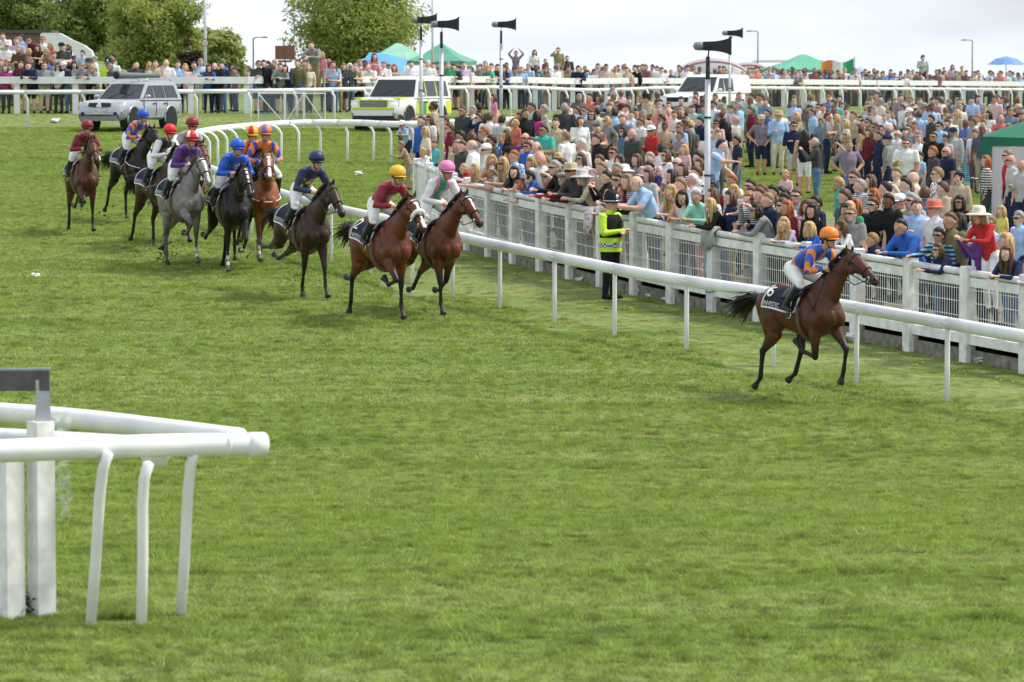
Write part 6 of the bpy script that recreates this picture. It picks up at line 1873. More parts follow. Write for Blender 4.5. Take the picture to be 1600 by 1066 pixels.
# blue lean-to windbreak tent
c = at_depth(598, 120, 160); zg = gz(c[0], 160)
bt_ = tag(empty('beach_shelter', (c[0], 160, zg)), 'bright blue lean-to shelter behind the far rail near the ambulance car', 'tent')
Hb = at_depth(598, 82, 160)[2] - zg
m = MB()
x0, x1 = (556 - 598) / F_PX * 160, (634 - 598) / F_PX * 160
m.sheet([[(x0, -0.8, 0.1), (x0 + 0.15, 0, Hb * 0.75), (x0 + 0.55, 0.8, Hb)], [((x0 + x1) / 2, -1.0, 0.1), ((x0 + x1) / 2, -0.1, Hb * 0.8), ((x0 + x1) / 2 + 0.2, 0.8, Hb * 0.98)], [(x1 - 0.05, -0.8, 0.1), (x1 - 0.05, 0, Hb * 0.72), (x1 + 0.05, 0.8, Hb * 0.86)]])
m.build('sheet', mat('shelter_blue', (0.10, 0.33, 0.72), rough=0.55, noise=0.12, nscale=1.5, bump=0.4), bt_, True)
for xx in (x0 + 0.55, x1): MB().loft([(xx, 0.82, 0), (xx, 0.82, Hb)], 0.02, n=6).build('pole', STEEL, bt_, True)
# long white awning roof at the far right of the domes
c = at_depth(1235, 120, 250); zg = gz(c[0], 250); Ha = at_depth(1235, 96, 250)[2] - zg
aw = tag(empty('awning', (c[0], 250, zg)), 'long white awning roof behind the green skyline gazebo', 'awning')
MB().box((-0.2, 0, Ha), (4.6, 2.5, 0.14)).build('roof', whitep, aw)
for xx in (-2.3, 1.9): MB().loft([(xx, 0, 0), (xx, 0, Ha)], 0.04, n=6).build('post', STEEL, aw, True)
# parasol
c = at_depth(1572, 120, 215); zg = gz(c[0], 215); Hp = at_depth(1572, 88, 215)[2] - zg
pa = tag(empty('parasol', (c[0], 215, zg)), 'blue parasol open on the skyline at the right', 'parasol')
n = 10; rp_ = 30 / F_PX * 215
Vp = [(0, 0, Hp)] + [(rp_ * 0.55 * math.cos(2 * math.pi * k / n), rp_ * 0.55 * math.sin(2 * math.pi * k / n), Hp - 0.14) for k in range(n)] + [(rp_ * math.cos(2 * math.pi * k / n), rp_ * math.sin(2 * math.pi * k / n), Hp - 0.48 - 0.02 * (k % 2)) for k in range(n)]
MB().add(Vp, [(0, 1 + k, 1 + (k + 1) % n) for k in range(n)] + [(1 + k, 1 + n + k, 1 + n + (k + 1) % n, 1 + (k + 1) % n) for k in range(n)]).build('canopy', mat('parasol_blue', (0.14, 0.26, 0.55), rough=0.7), pa)
MB().loft([(0, 0, 0), (0, 0, Hp)], 0.025, n=6).build('pole', STEEL, pa, True)
# tricolour flag, green white orange, on two sticks
c = at_depth(1310, 120, 205); zg = gz(c[0], 205)
fl = tag(empty('flag', (c[0], 205, zg)), 'green, white and orange tricolour flag above the far crowd', 'flag')
zt_, zb2 = at_depth(1310, 93, 205)[2] - zg, at_depth(1310, 116, 205)[2] - zg
sp = lambda px: (px - 1310) / F_PX * 205
for k, (a_, b2, colr, nm) in enumerate(((1283, 1301, (0.68, 0.24, 0.06), 'orange_band'), (1301, 1317, (0.72, 0.72, 0.72), 'white_band'), (1317, 1334, (0.03, 0.36, 0.14), 'green_band'))):
    rows = []
    for j in range(7):
        t = j / 6; x = sp(a_ + (b2 - a_) * t); u = (k + t) / 3
        rows.append([(x, 0.12 * math.sin(u * 9) + 0.03 * z, zb2 + (zt_ - zb2) * z - 0.18 * (1 - u) + 0.10 * math.sin(u * 7)) for z in (0, 0.5, 1)])
    MB().sheet(rows).build(nm, mat('flag_' + nm, colr, rough=0.8, noise=0.06), fl, True)
MB().loft([(sp(1335), 0, 0), (sp(1335), 0, zt_ + 0.15)], 0.02, n=6).build('stick', BARK, fl, True)
# blue crowd netting between stakes in the infield
n0, n1 = on_ground(1440, 300), on_ground(1535, 292)
nt_ = tag(empty('safety_net'), 'pale blue netting strung between stakes beside the green gazebo', 'netting')
m = MB(); k = 46
for j in range(k + 1):
    p = n0 * (1 - j / k) + n1 * (j / k); m.bar((p[0], p[1], p[2] + 0.02), (p[0], p[1], p[2] + 1.05), 0.012, 0.012, up=(1, 0, 0))
for j in range(18):
    zz = 0.02 + j * 0.06; m.bar((n0[0], n0[1], n0[2] + zz), (n1[0], n1[1], n1[2] + zz), 0.012, 0.012)
tag(m.build('mesh', mat('net_blue', (0.22, 0.50, 0.68), rough=0.7), nt_), kind='stuff')
for q in (n0, n1): MB().loft([(q[0], q[1], q[2] - 0.1), (q[0], q[1], q[2] + 1.2)], 0.025, n=6).build('stake', STEEL, nt_, True)
# ------------------------------------------------------------------ runners and riders
BLUE, ORANGE, MAROON, WHITE_S, NAVY_S, GREEN_S, PINK_S = (0.035, 0.085, 0.42), (0.78, 0.22, 0.03), (0.20, 0.012, 0.022), (0.74, 0.74, 0.74), (0.018, 0.028, 0.085), (0.02, 0.30, 0.17), (0.72, 0.22, 0.45)
ROYAL, PURPLE, BLACK_S, RED_S, YELLOW_S, GREY_S, CRIM = (0.02, 0.10, 0.55), (0.095, 0.025, 0.20), (0.015, 0.015, 0.017), (0.55, 0.02, 0.03), (0.70, 0.42, 0.03), (0.35, 0.33, 0.37), (0.25, 0.012, 0.03)
BAY, DBAY, BLACKC, GREYC, CHEST, RBAY = (0.125, 0.034, 0.014), (0.040, 0.017, 0.010), (0.012, 0.009, 0.008), (0.20, 0.185, 0.18), (0.24, 0.078, 0.023), (0.085, 0.027, 0.013)
PT, PTG = (0.014, 0.012, 0.011), (0.085, 0.078, 0.076)
RUN = [
 # name, px, py, heading, pose, coat, points, kwargs, jockey silks, cap, horse label, jockey label, jockey kwargs
 ('a', 1252, 621, 55, 'airborne', (0.085, 0.028, 0.014), PT, dict(cloth_no='6', blaze=0.0, lift=0.10, head_yaw=R(4), size=0.98, nod=3, pitch=R(-2)), dict(cols=[BLUE, ORANGE], pattern='hem'), dict(cols=[ORANGE]),
  'leading dark bay race horse galloping alone beside the running rail', 'jockey in blue and orange silks with plain orange cap on the leader', dict(crouch=1.4)),
 ('b', 592, 499, 63, 'lead_down', BAY, PT, dict(cloth_no='2', nod=8, pitch=R(2), blaze=1.0, noseband=(0.80, 0.79, 0.75), tail='streaming'), dict(cols=[CRIM, YELLOW_S]), dict(cols=[YELLOW_S]),
  'bay race horse with a white sheepskin noseband in the chasing trio', 'jockey in dark red silks with a gold cap', dict(crouch=0.7)),
 ('c', 674, 486, 66, 'push', BAY, PT, dict(nod=5, pitch=R(2), blaze=0.75, head_yaw=R(8), socks=('RH',)), dict(cols=[GREEN_S, PINK_S, WHITE_S], torso=0, sleeve=2, pattern='braces'), dict(cols=[PINK_S]),
  'bay race horse with a white star racing closest to the crowd fence', 'jockey in green silks with pink braces and a pink cap', dict(crouch=0.0)),
 ('d', 470, 463, 64, 'fore_stance', DBAY, PT, dict(head_yaw=R(2), nod=7, pitch=R(3)), dict(cols=[NAVY_S, YELLOW_S], pattern='discs'), dict(cols=[NAVY_S]),
  'dark brown race horse ridden by the jockey in navy', 'jockey in navy silks with yellow discs and a navy cap', dict(crouch=0.1)),
 ('e', 357, 423, 72, 'both_down', BLACKC, PT, dict(nod=11, pitch=R(2), socks=('LF', 'RF'), blaze=0.55, breast=False, muzzle_dark=False), dict(cols=[ROYAL]), dict(cols=[ROYAL]),
  'black race horse with white front socks in the main bunch', 'jockey in plain royal blue silks and royal blue cap', dict(crouch=1.0)),
 ('f', 407, 415, 76, 'knee_up', CHEST, (0.20, 0.065, 0.02), dict(blaze=1.0, breast=True, socks=('RF',), head_yaw=R(-6), muzzle_dark=True), dict(cols=[BLUE, ORANGE], torso=1, pattern='stripes'), dict(cols=[(0.75, 0.25, 0.04), (0.22, 0.13, 0.42)], pattern='stripes'),
  'bright chestnut race horse with a white blaze beside the black one', 'jockey in orange and blue silks with a striped orange and purple cap', dict(crouch=0.2)),
 ('g', 282, 418, 66, 'reach', GREYC, PTG, dict(nod=9, blaze=1.0, muzzle_dark=False, dapple=0.22, socks=('LF',)), dict(cols=[PURPLE]), dict(cols=[RED_S, WHITE_S], pattern='diamond'),
  'dappled grey race horse in the middle of the bunch', 'jockey in purple silks with a red and white diamond cap', dict(crouch=0.9)),
 ('h', 249, 389, 62, 'gather', DBAY, PT, dict(head_yaw=R(-4), size=1.02, nod=12, pitch=R(-2)), dict(cols=[BLACK_S, WHITE_S], torso=0, sleeve=1), dict(cols=[(0.62, 0.02, 0.03)]),
  'dark brown race horse just behind the grey', 'jockey in black silks with white sleeves and a plain red cap', dict(crouch=1.2)),
 ('i', 288, 376, 68, 'push', BAY, PT, dict(), dict(cols=[GREY_S, WHITE_S]), dict(cols=[CRIM]),
  'bay race horse almost hidden behind the grey and its rider', 'jockey in grey silks with a dark red cap behind the grey horse', dict(crouch=0.2)),
 ('j', 206, 345, 60, 'gather', BLACKC, PT, dict(breast=True, size=1.0), dict(cols=[BLUE, ORANGE], pattern='stripes'), dict(cols=[ROYAL]),
  'black race horse with a white breast girth near the back', 'jockey in blue and orange silks with a royal blue cap', dict(crouch=1.0)),
 ('k', 128, 364, 72, 'lead_down', RBAY, PT, dict(size=1.0), dict(cols=[MAROON]), dict(cols=[MAROON]),
  'bay race horse last on the outside at the left', 'jockey in plain maroon silks and maroon cap at the back', dict(crouch=1.2)),
 ('l', 384, 410, 74, 'reach', DBAY, PT, dict(), dict(cols=[RED_S, YELLOW_S], pattern='braces'), dict(cols=[(0.7, 0.5, 0.03), RED_S], pattern='stripes'),
  'dark race horse hidden behind the chestnut', 'jockey with a yellow and red cap behind the chestnut horse', dict(crouch=0.6)),
]
for (nm, px, py, hdg, pose, coat, pts, kw, sil, capc, hl, jl, jk) in RUN:
    p = on_ground(px, py)
    h = make_horse(nm, pose, coat, pts, hl, p, -R(hdg), roll=0.0, **kw)
    make_jockey(nm, h, sil, capc, jl, **jk)
# the leader's whip
lead = bpy.data.objects['race_horse']
wh = MB().loft([(0.74, -0.13, 1.72), (0.70, -0.20, 1.50), (0.62, -0.27, 1.26)], (0.012, 0.010, 0.008), n=6).build('riding_whip', mat('black_leather', (0.012, 0.011, 0.011)), None, True)
wh.location = lead.location; wh.rotation_euler = lead.rotation_euler; wh.scale = lead.scale
tag(wh, 'black riding whip in the leading jockey\'s right hand', 'whip')
# clods of turf kicked up behind the bunch
rc = np.random.default_rng(5)
clod_m = mat('turf_clod', (0.06, 0.045, 0.022), rough=0.95, noise=0.4, nscale=40, bump=0.8)
m = MB()
for (px, py, n_, sp) in ((257, 400, 60, 9), (258, 385, 30, 14), (165, 338, 24, 14), (463, 430, 20, 7), (230, 395, 14, 30), (475, 440, 10, 16), (375, 405, 8, 14)):
    g0 = on_ground(px, py + 14)
    for k in range(n_):
        q = at_depth(px + rc.normal(0, sp), py + rc.normal(0, sp * 0.8), g0[1] + rc.normal(0, 0.25))
        q[2] = max(q[2], gz(q[0], q[1]) + 0.02)
        s = rc.uniform(0.006, 0.028) * (1.6 if rc.random() < 0.1 else 1)
        m.ball(q, (s, s * rc.uniform(0.5, 1.2), s * rc.uniform(0.4, 0.9)), 5, 3)
tag(m.build('flying_turf', clod_m), 'clods of earth and grass thrown up by the hooves', 'turf', kind='stuff')

# ------------------------------------------------------------------ policemen
def officer(px, py_foot, label, depth=None, face=-0.6, big=True, head_px=None):
    if depth is None: p = on_ground(px, py_foot); X, Y, Z = p
    else:
        X, Y = at_depth(px, 120, depth)[:2]; Z = float(stand_z(X, Y)[0]) if head_px is None else at_depth(px, head_px, depth)[2] - 2.02
    me, g = body_mesh('man', 'fold', 'long', 'long')
    o = bpy.data.objects.new('person', me); COL.objects.link(o)
    sc = 1.05; o.location = (X, Y, Z); o.rotation_euler = (0, 0, face); o.scale = (sc * 1.12, sc * 1.12, sc)
    hv = mat('hiviz_jacket', (0.52, 0.78, 0.04), rough=0.6, noise=0.12, nscale=9, bump=0.4)
    for i, mm_ in enumerate([skinm('ruddy'), hv, cloth('black'), cloth('black'), EYE, mat('lips_pale', (0.36, 0.15, 0.12))]):
        o.material_slots[i].link = 'OBJECT'; o.material_slots[i].material = mm_
    def child(nm_, cm, mm_):
        c = bpy.data.objects.new(nm_, cm); COL.objects.link(c); c.parent = o; c.location = g['hc']; c.rotation_euler = (0, 0, g['yaw'])
        c.scale = (g['HS'] / 1.12, g['HS'] / 1.12, g['HS'])
        c.material_slots[0].link = 'OBJECT'; c.material_slots[0].material = mm_
        return c
    child('hair', hair_mesh('crop'), hairm_('brown'))
    hel = child('helmet', hat_mesh('custodian'), mat('helmet_felt', (0.010, 0.010, 0.014), rough=0.8))
    MB().ball((0.128, 0, 0.115), (0.012, 0.032, 0.045), 8, 6).build('badge', mat('chrome', (0.8, 0.8, 0.82), rough=0.1, metal=1.0), hel, True)
    n = 20
    MB().loft([(1.15 * 0.1145 * math.cos(q), 0.1145 * math.sin(q), 0.056) for q in np.linspace(0, 2 * math.pi, n)], 0.005, 0.008, n=5).build('band', mat('chrome', (0.8, 0.8, 0.82)), hel, True)
    if big:
        # stab vest over the jacket, chequered and silver bands
        def band(z, rx, ry, h, nm_, mm_):
            C = [(0.008 + rx * math.cos(q), ry * math.sin(q)) for q in np.linspace(0, 2 * math.pi, 25)]
            MB().sheet([[(x, y, z - h / 2) for x, y in C], [(x, y, z + h / 2) for x, y in C]]).build(nm_, mm_, o, True)
        rows = []
        for z, rx, ry in ((1.06, 0.154, 0.205), (1.16, 0.158, 0.21), (1.28, 0.164, 0.22), (1.40, 0.142, 0.205), (1.455, 0.11, 0.145)):
            rows.append([(0.01 + rx * math.cos(q), ry * math.sin(q), z) for q in np.linspace(-2.2, 2.2, 19)])
        v = MB().sheet(rows).build('stab_vest', cloth('black'), o, True); v.modifiers.new('t', 'SOLIDIFY').thickness = 0.02
        ck = bpy.data.materials.new('police_chequer'); ck.use_nodes = True
        ns, ls = ck.node_tree.nodes, ck.node_tree.links
        tc = ns.new('ShaderNodeTexCoord'); ct = ns.new('ShaderNodeTexChecker'); ct.inputs['Scale'].default_value = 32; ct.inputs['Color1'].default_value = (0.72, 0.72, 0.72, 1); ct.inputs['Color2'].default_value = (0.02, 0.04, 0.18, 1)
        ls.new(tc.outputs['Object'], ct.inputs['Vector']); ls.new(ct.outputs['Color'], ns['Principled BSDF'].inputs['Base Color'])
        band(0.93, 0.166, 0.216, 0.075, 'chequered_band', ck)
        lowj = [[(0.006 + rx * math.cos(q), ry * math.sin(q), z) for q in np.linspace(0, 2 * math.pi, 25)] for z, rx, ry in ((0.82, 0.164, 0.214), (0.92, 0.162, 0.212), (1.07, 0.150, 0.20))]
        MB().sheet(lowj).build('jacket_hem', hv, o, True)
        # one hand holds a radio to the chest
        MB().box((0.19, 0.02, 1.30), (0.04, 0.06, 0.11)).build('radio', TRIM, o)
    return tag(o, label, 'person')
officer(953, 468, 'policeman in yellow jacket, black vest and tall helmet between rail and fence', face=math.atan2(-0.35, 0.5))
officer(169, 0, 'policeman in yellow jacket and helmet behind the far rail left of the trees', depth=131, face=-1.4, big=False, head_px=87)
officer(419, 0, 'policeman in yellow jacket and helmet by the brown road sign', depth=132, face=-1.4, big=False, head_px=94)

# ------------------------------------------------------------------ spectators read off the photograph (zoomed views: origin and scale)
RG = {'A': (620, 220, 5.333), 'B': (860, 240, 4.44), 'C': (1060, 240, 4.44), 'D': (1300, 240, 3.137), 'E': (700, 130, 5.333), 'F': (1000, 130, 5.333), 'G': (1300, 130, 5.333), 'Z': (0, 0, 4.0), 'Y': (400, 0, 4.0), 'X': (800, 0, 4.0), 'P': (520, 100, 8.0)}
FRONT = 'at the white fence'
CR = [l.split('|') for l in '''
A 100 0|c|short fair|tan s|grey s|lean
A 265 25|c|short blonde|white s|grey s|lean
A 318 -5|c|short brown|turquoise s|navy s|stand
A 390 25|c|bob blonde|pale pink s|grey s|stand
A 440 -5|m|short brown|charcoal l|black l|stand
A 515 48|m|balding grey|white s|navy l|stand
A 600 48|c|short brown|blue s|navy l|lean
A 640 152|c|crop blonde|red l|navy l|lean
A 690 -30|m|short dark|pale grey l|navy l|stand
A 755 18|w|short blonde|white s|navy l|stand|hat cap white;sg
A 845 40|m|short dark|black l|black l|stand|hat cap black
A 910 -10|c|bob blonde|starred blue s|navy l|stand
A 845 112|w|long blonde|tan n|denim blue l|lean
A 770 145|w|long brown|white spotted s|black l|phone
A 985 68|m|crop ginger|blue checked s|navy l|stand
A 915 125|w|bob blonde|light blue s|white l|stand|sg
A 985 135|w|long blonde|pale grey s|navy l|lean|sg
A 890 210|w|short grey|white s|beige l|lean|skin tanned
A 990 195|w|bob fair|light blue s|navy l|stand
A 1030 208|w|long dark|charcoal s|black l|lean
A 1090 198|c|short fair|pale grey l|navy l|lean
A 1110 98|m|bald|white s|navy l|stand|skin ruddy
A 1200 78|m|bald|beige s|navy l|stand|skin ruddy
A 1190 220|c|short dark|blue l|navy l|lean
A 1240 130|c|curly fair|navy l|black l|stand|sc .86
A 1110 330|c|bob ginger|green s|navy l|lean
A 1380 148|m|short dark|charcoal l|black l|stand|sg
A 1455 160|m|short grey|black l|navy l|lean|sg
A 1385 248|w|short brown|red l|black l|lean|sg
A 1515 248|m|short grey|maroon l|black l|lean|hat flatcap grey
A 1570 178|m|short brown|charcoal l|black l|lean|hat trilby beige;sg
A 1530 -5|w|curly white|beige l|navy l|stand
A 1540 98|w|bob brown|white s|navy l|stand|sg
B 90 32|m|short brown|navy striped l|black l|stand|sg
B 325 108|w|bob grey|beige l|beige l|lean|hat sunhat pale grey
B 395 112|w|short dark|black l|black l|phone
B 520 72|w|bob grey|navy l|white l|stand|hat sunhat white;sg
B 470 58|m|short grey|blue l|navy l|stand|skin tanned
B 575 128|m|short brown|maroon l|navy l|lean|sg
B 640 138|w|bob fair|navy striped s|white l|lean
B 600 205|w|long dark|black l|pink striped l|lean
B 725 148|m|balding grey|light blue s|navy l|lean
B 790 190|m|short fair|light blue l|denim blue l|phone
B 685 103|w|bob brown|pale grey s|navy l|stand
B 845 108|w|long dark|pink s|navy l|stand
B 815 33|c|short brown|maroon l|navy l|stand|sg;sc .85
B 900 212|w|long blonde|pale pink l|white l|lean
B 960 252|w|bob dark|white n|black l|lean
B 995 138|m|short white|white s|beige l|stand|skin ruddy
B 1035 -20|m|short dark|white s|denim blue l|stand
B 1068 248|w|short grey|mint l|pink l|lean|skin tanned
B 1120 182|w|short dark|maroon l|black l|stand|skin dark
B 1210 308|w|long blonde|black l|denim blue l|lean
B 1265 138|m|short ginger|white s|navy l|stand
B 1278 212|w|bob blonde|pale grey s|navy l|stand|sg
B 1310 268|m|bald|black l|denim blue l|stand|sg;skin brown
C 505 172|m|short dark|red checked s|navy l|stand|sg
C 585 205|m|short brown|tan l|navy l|stand
C 660 215|m|short dark|navy l|black l|stand
C 822 238|m|short brown|grey l|navy l|stand|sg
C 515 265|c|short ginger|pink floral s|pink floral s|point|zr .42;sc .75
C 612 318|w|long brown|charcoal l|black l|stand|sg
C 665 345|w|bob dark|grey l|black l|lean|sg
C 740 322|w|long ginger|maroon l|navy l|stand
C 840 342|w|long dark|black l|black l|stand
C 745 358|c|short blonde|pale pink l|denim blue l|sit|sc .62
C 795 438|c|long blonde|lilac l|denim blue l|lean
C 962 288|m|short dark|navy s|navy l|stand|sg
C 920 425|c|bob dark|navy l|navy l|stand
C 985 472|c|bob blonde|blue l|denim blue l|lean
C 1065 355|m|short dark|charcoal l|black l|stand|skin tanned
C 1078 402|m|crop fair|grey s|navy l|stand|sg
C 1115 168|c|curly blonde|teal s|denim blue s|stand|zr .85
C 1198 315|m|bald|green l|navy l|stand|skin ruddy
C 1240 308|w|long ginger|charcoal s|navy l|stand
C 1205 458|c|bob brown|white l|denim blue l|lean
C 890 315|w|bob brown|red checked s|navy l|stand
D 205 212|m|short brown|black s|black l|stand|sg
D 280 192|m|short dark|black l|black l|stand|skin brown
D 240 388|c|short fair|navy l|navy l|point
D 212 168|w|long ginger|beige s|navy l|stand|sg
D 335 190|m|crop fair|navy s|denim blue l|stand|hat cap white
D 455 158|m|short brown|denim blue l|denim blue l|stand|fc 1.2
D 508 222|m|short grey|white s|navy l|stand|hat trilby coral;skin ruddy
D 628 203|w|long dark|black s|black l|stand|sg
D 415 316|m|short dark|blue l|navy l|lean|skin tanned
D 488 318|m|short brown|olive l|navy l|stand
D 548 358|m|short dark|blue and teal striped l|denim blue l|point|sg;skin tanned
D 592 438|w|bob brown|navy l|navy l|lean|sg
D 655 388|m|short grey|purple l|navy l|phone|hat trilby grey
D 702 280|w|bob fair|red l|white l|lean|hat sunhat cream;zr .42
D 632 288|w|long dark|charcoal l|black l|stand
D 775 298|m|short fair|blue checked l|navy l|stand|sg
D 832 254|c|bob blonde|yellow s|denim blue s|stand|zr .5
D 705 252|w|bob blonde|white spotted s|navy l|stand
D 860 388|c|long blonde|tan s|denim blue l|stand|sc .85
D 905 448|w|long brown|navy l|denim blue l|lean|sc .88
D 922 278|w|short grey|light blue s|navy l|stand|sg
D 760 8|w|long ginger|black and white striped l|charcoal l|hold
D 868 -22|m|short fair|red s|black l|stand|sg
D 935 28|m|balding grey|pale grey l|navy l|hold
E 385 88|c|long brown|pink l|pink l|stand|zr 1.0
E 258 162|m|short dark|charcoal l|black l|stand|fc 1.5
E 125 187|m|short brown|charcoal l|black l|stand|sg
E 210 187|m|short grey|white s|navy l|stand|skin ruddy
E 265 246|m|short brown|navy l|navy l|shade|sg
E 345 242|m|short brown|white s|navy l|stand|fc 1.0
E 400 226|w|long blonde|beige s|navy l|stand|fc 1.0
E 450 266|m|short dark|pale grey s|navy l|stand|fc .9
E 310 357|m|short ginger|beige l|navy l|stand|sg
E 110 392|c|short dark|tan s|navy l|stand|sc .88
E 195 402|w|bob brown|brown l|black l|stand|fc 1.2
E 230 456|m|short dark|navy l|navy l|stand|fc .4
E 370 427|m|short dark|charcoal s|black l|stand|sg
E 460 417|c|bob blonde|starred blue s|navy l|stand|sc .8
E 570 297|c|crop blonde|coral l|coral l|stand|zr .75
E 602 241|w|long brown|pale pink n|navy l|shade
E 705 162|m|short dark|pale grey s|navy l|stand|skin tanned
E 805 177|m|short grey|checked s|beige l|stand
E 735 232|w|bob dark|magenta l|navy l|stand|fc 1.0
E 640 205|m|short brown|black l|black l|stand|fc -1.0
E 900 287|m|short brown|beige s|denim blue l|stand
E 800 342|m|short dark|teal s|beige l|fold|sg;skin tanned
E 990 397|m|crop fair|white s|beige s|stand|fc 2.4
E 1115 468|w|curly white|white s|navy l|stand
E 1098 277|w|bob brown|white l|beige l|hold|fc -1.2
E 1075 187|m|short brown|light blue s|navy l|fold
E 970 166|m|short grey|charcoal l|charcoal l|stand|fc 1.5
E 1185 82|m|short dark|coral s|navy l|stand
E 1265 92|w|long brown|grey l|navy l|stand
E 1360 132|m|short brown|navy l|navy l|stand
E 1440 162|m|short brown|white l|navy l|stand|hat cap maroon;fc .6
E 1330 276|w|long blonde|grey l|charcoal l|hips|sg
E 1478 242|m|bald|blue checked l|navy l|stand|sg
E 1460 361|w|long dark|denim blue n|denim blue s|stand|sg
E 1540 371|m|bald|charcoal l|black l|stand|skin ruddy
E 1250 416|m|short brown|black s|black l|stand
E 1380 526|m|short brown|white s|navy l|stand|sg
E 650 406|m|bald|purple l|navy l|stand|sg
E 695 446|m|short brown|tan s|navy l|stand
E 665 476|m|short brown|blue l|navy l|stand|sg
E 745 477|m|balding fair|white s|navy l|stand
E 1200 222|w|bob brown|grey l|navy l|stand|sg
E 1243 202|m|short dark|cream l|navy l|stand|fc 1.4
E 500 387|w|long brown|black l|black l|stand
E 20 330|m|short brown|maroon s|navy l|stand|sg
E 60 470|w|bob grey|beige l|navy l|stand
E 1390 215|m|short dark|light blue s|navy l|stand|fc 1.2
E 1150 190|m|short brown|blue checked s|navy l|stand|sg
F 60 85|m|short dark|beige l|charcoal l|fold|sg;hat trilby black
F 10 286|m|short brown|white s|navy l|stand
F 100 346|m|short grey|red l|navy l|hold|hat cap white;sg
F 185 256|m|short dark|white s|denim blue l|stand|sg
F 235 197|m|bald|pink l|navy l|stand|fc -1.5
F 325 232|w|long brown|white spotted s|navy l|stand|sg
F 337 322|m|short brown|light blue s|navy s|hold|sg
F 425 307|w|long blonde|turquoise s|navy l|stand|sg
F 378 202|w|long brown|white s|navy l|stand
F 465 112|m|short brown|black l|black l|stand
F 178 496|m|short dark|white l|navy l|stand|fc 1.4
F 372 508|c|bob blonde|pale pink l|pale pink l|stand|zr .7
F 225 552|w|bob brown|white s|navy l|stand|sg
F 505 278|m|short dark|navy l|navy l|stand|fc -2.6
F 640 297|m|short dark|pale pink s|beige s|hold|sg;skin tanned
F 787 262|m|bald|pale grey s|beige s|stand|fc -.6
F 687 232|m|short brown|black l|black l|stand|fc .3
F 730 327|w|long dark|black s|white s|stand|fc .4
F 832 157|m|crop grey|light blue l|beige l|stand|fc 2.8
F 1010 258|m|balding grey|mauve s|navy s|hips|hat cap beige;fc -1.55;skin ruddy
F 1150 223|m|short brown|light blue l|cream l|hold|hat trilby beige;fc -1.6
F 1282 317|m|short dark|navy l|pale grey s|hold|sg;fc -1.65
F 605 462|m|short dark|light blue s|denim blue l|point|fc -.4
F 812 437|m|short dark|navy s|denim blue l|stand|fc -2.9;skin tanned
F 928 192|m|short brown|maroon l|navy l|stand
F 1072 212|m|short brown|denim blue l|navy l|stand
F 1442 210|m|short brown|light blue l|navy l|stand
F 1492 167|m|short dark|white s|navy l|stand|sg
F 1322 243|w|bob blonde|beige l|navy l|phone
F 1558 238|m|short brown|grey s|navy l|fold|fc -.2
F 1478 447|m|balding grey|charcoal l|denim blue l|phone|fc 3.0;skin ruddy
F 1370 386|w|long dark|black n|white s|stand|fc 1.2
G 138 472|m|short fair|mauve s|denim blue s|hips|fc -1.3
G 618 457|m|short brown|white s|olive s|hold|sg;fc -1.9
G 735 567|c|short dark|light blue s|denim blue l|stand|sc .85
G 848 522|m|short ginger|charcoal l|black l|stand|skin ruddy
G 962 522|m|bald|navy s|denim blue l|stand|sg;skin ruddy
G 848 402|m|short dark|black l|navy l|stand|sg;skin tanned
G 470 422|m|short grey|grey l|navy l|stand|hat cap navy;fc 2.8
G 400 398|m|short brown|navy l|navy l|stand|skin ruddy
G 312 376|w|long brown|maroon l|navy l|stand
G 1165 270|m|short dark|white s|denim blue l|stand|fc 1.4
G 1012 362|m|short grey|pale grey l|beige l|stand|hat cap navy
G 902 317|m|short dark|light blue l|navy l|stand|sg
G 725 226|m|short brown|light blue s|navy l|stand|fc 1.3
G 645 337|m|short brown|grey l|navy l|stand|sg
G 487 332|m|bald|beige s|navy l|stand|sg
G 370 327|m|short brown|navy striped l|navy l|stand|sg
G 555 387|m|balding grey|white s|navy l|stand|sg
G 650 202|m|short brown|white l|navy l|stand|hat cap white
G 45 258|w|long blonde|grey l|navy l|stand|sg
G 120 300|w|bob blonde|cream s|navy l|stand
G 180 232|m|short brown|beige s|navy l|stand
G 240 340|w|long brown|tan s|navy l|stand
G 130 410|w|long fair|pale grey s|navy l|phone
G 770 158|m|short brown|lilac s|navy l|stand|hat cap grey
G 830 260|m|short dark|charcoal l|black l|stand
G 960 250|w|bob fair|white l|navy l|stand
G 1050 220|w|long blonde|beige l|navy l|shade
G 1220 262|m|short ginger|cream l|beige l|stand|skin ruddy
G 1310 228|w|bob dark|white s|navy l|shade
G 1410 255|m|balding grey|coral s|navy l|stand|skin ruddy
G 1560 170|m|short ginger|maroon s|navy l|stand|hat cap beige;skin ruddy
G 310 285|m|short brown|olive l|navy l|stand|sg
G 1500 590|m|bald|pale grey s|navy l|stand|sg;skin ruddy
P 855 628|c|crop dark|navy s|navy s|stand|skin brown
P 925 700|c|short dark|light blue s|navy s|lean|hat cap white
P 1010 665|c|short brown|pale pink s|navy s|stand
P 1120 640|m|short brown|blue l|navy l|stand
P 1215 640|w|bob brown|white s|navy l|stand|sg
P 1170 780|w|long blonde|cream s|navy l|stand
P 1270 470|m|short dark|beige s|navy l|stand|skin brown
P 1410 640|m|short brown|pink s|navy l|stand|sg
'''.strip().split('\n')]
BOT = {'l': 'long', 's': 'short'}
SLV = {'l': 'long', 's': 'short', 'n': 'none'}
def landmark(px, py):
    for x, nm_ in ((735, 'by the fence end'), (800, 'behind the pink-capped jockey'), (905, 'left of the policeman'), (1010, 'behind the policeman'), (1120, 'near the tall loudspeaker pole'), (1240, 'right of the tall loudspeaker pole'), (1340, 'behind the leading horse'), (1480, 'right of the leading horse'), (1700, 'near the green gazebo side')):
        if px < x: return nm_
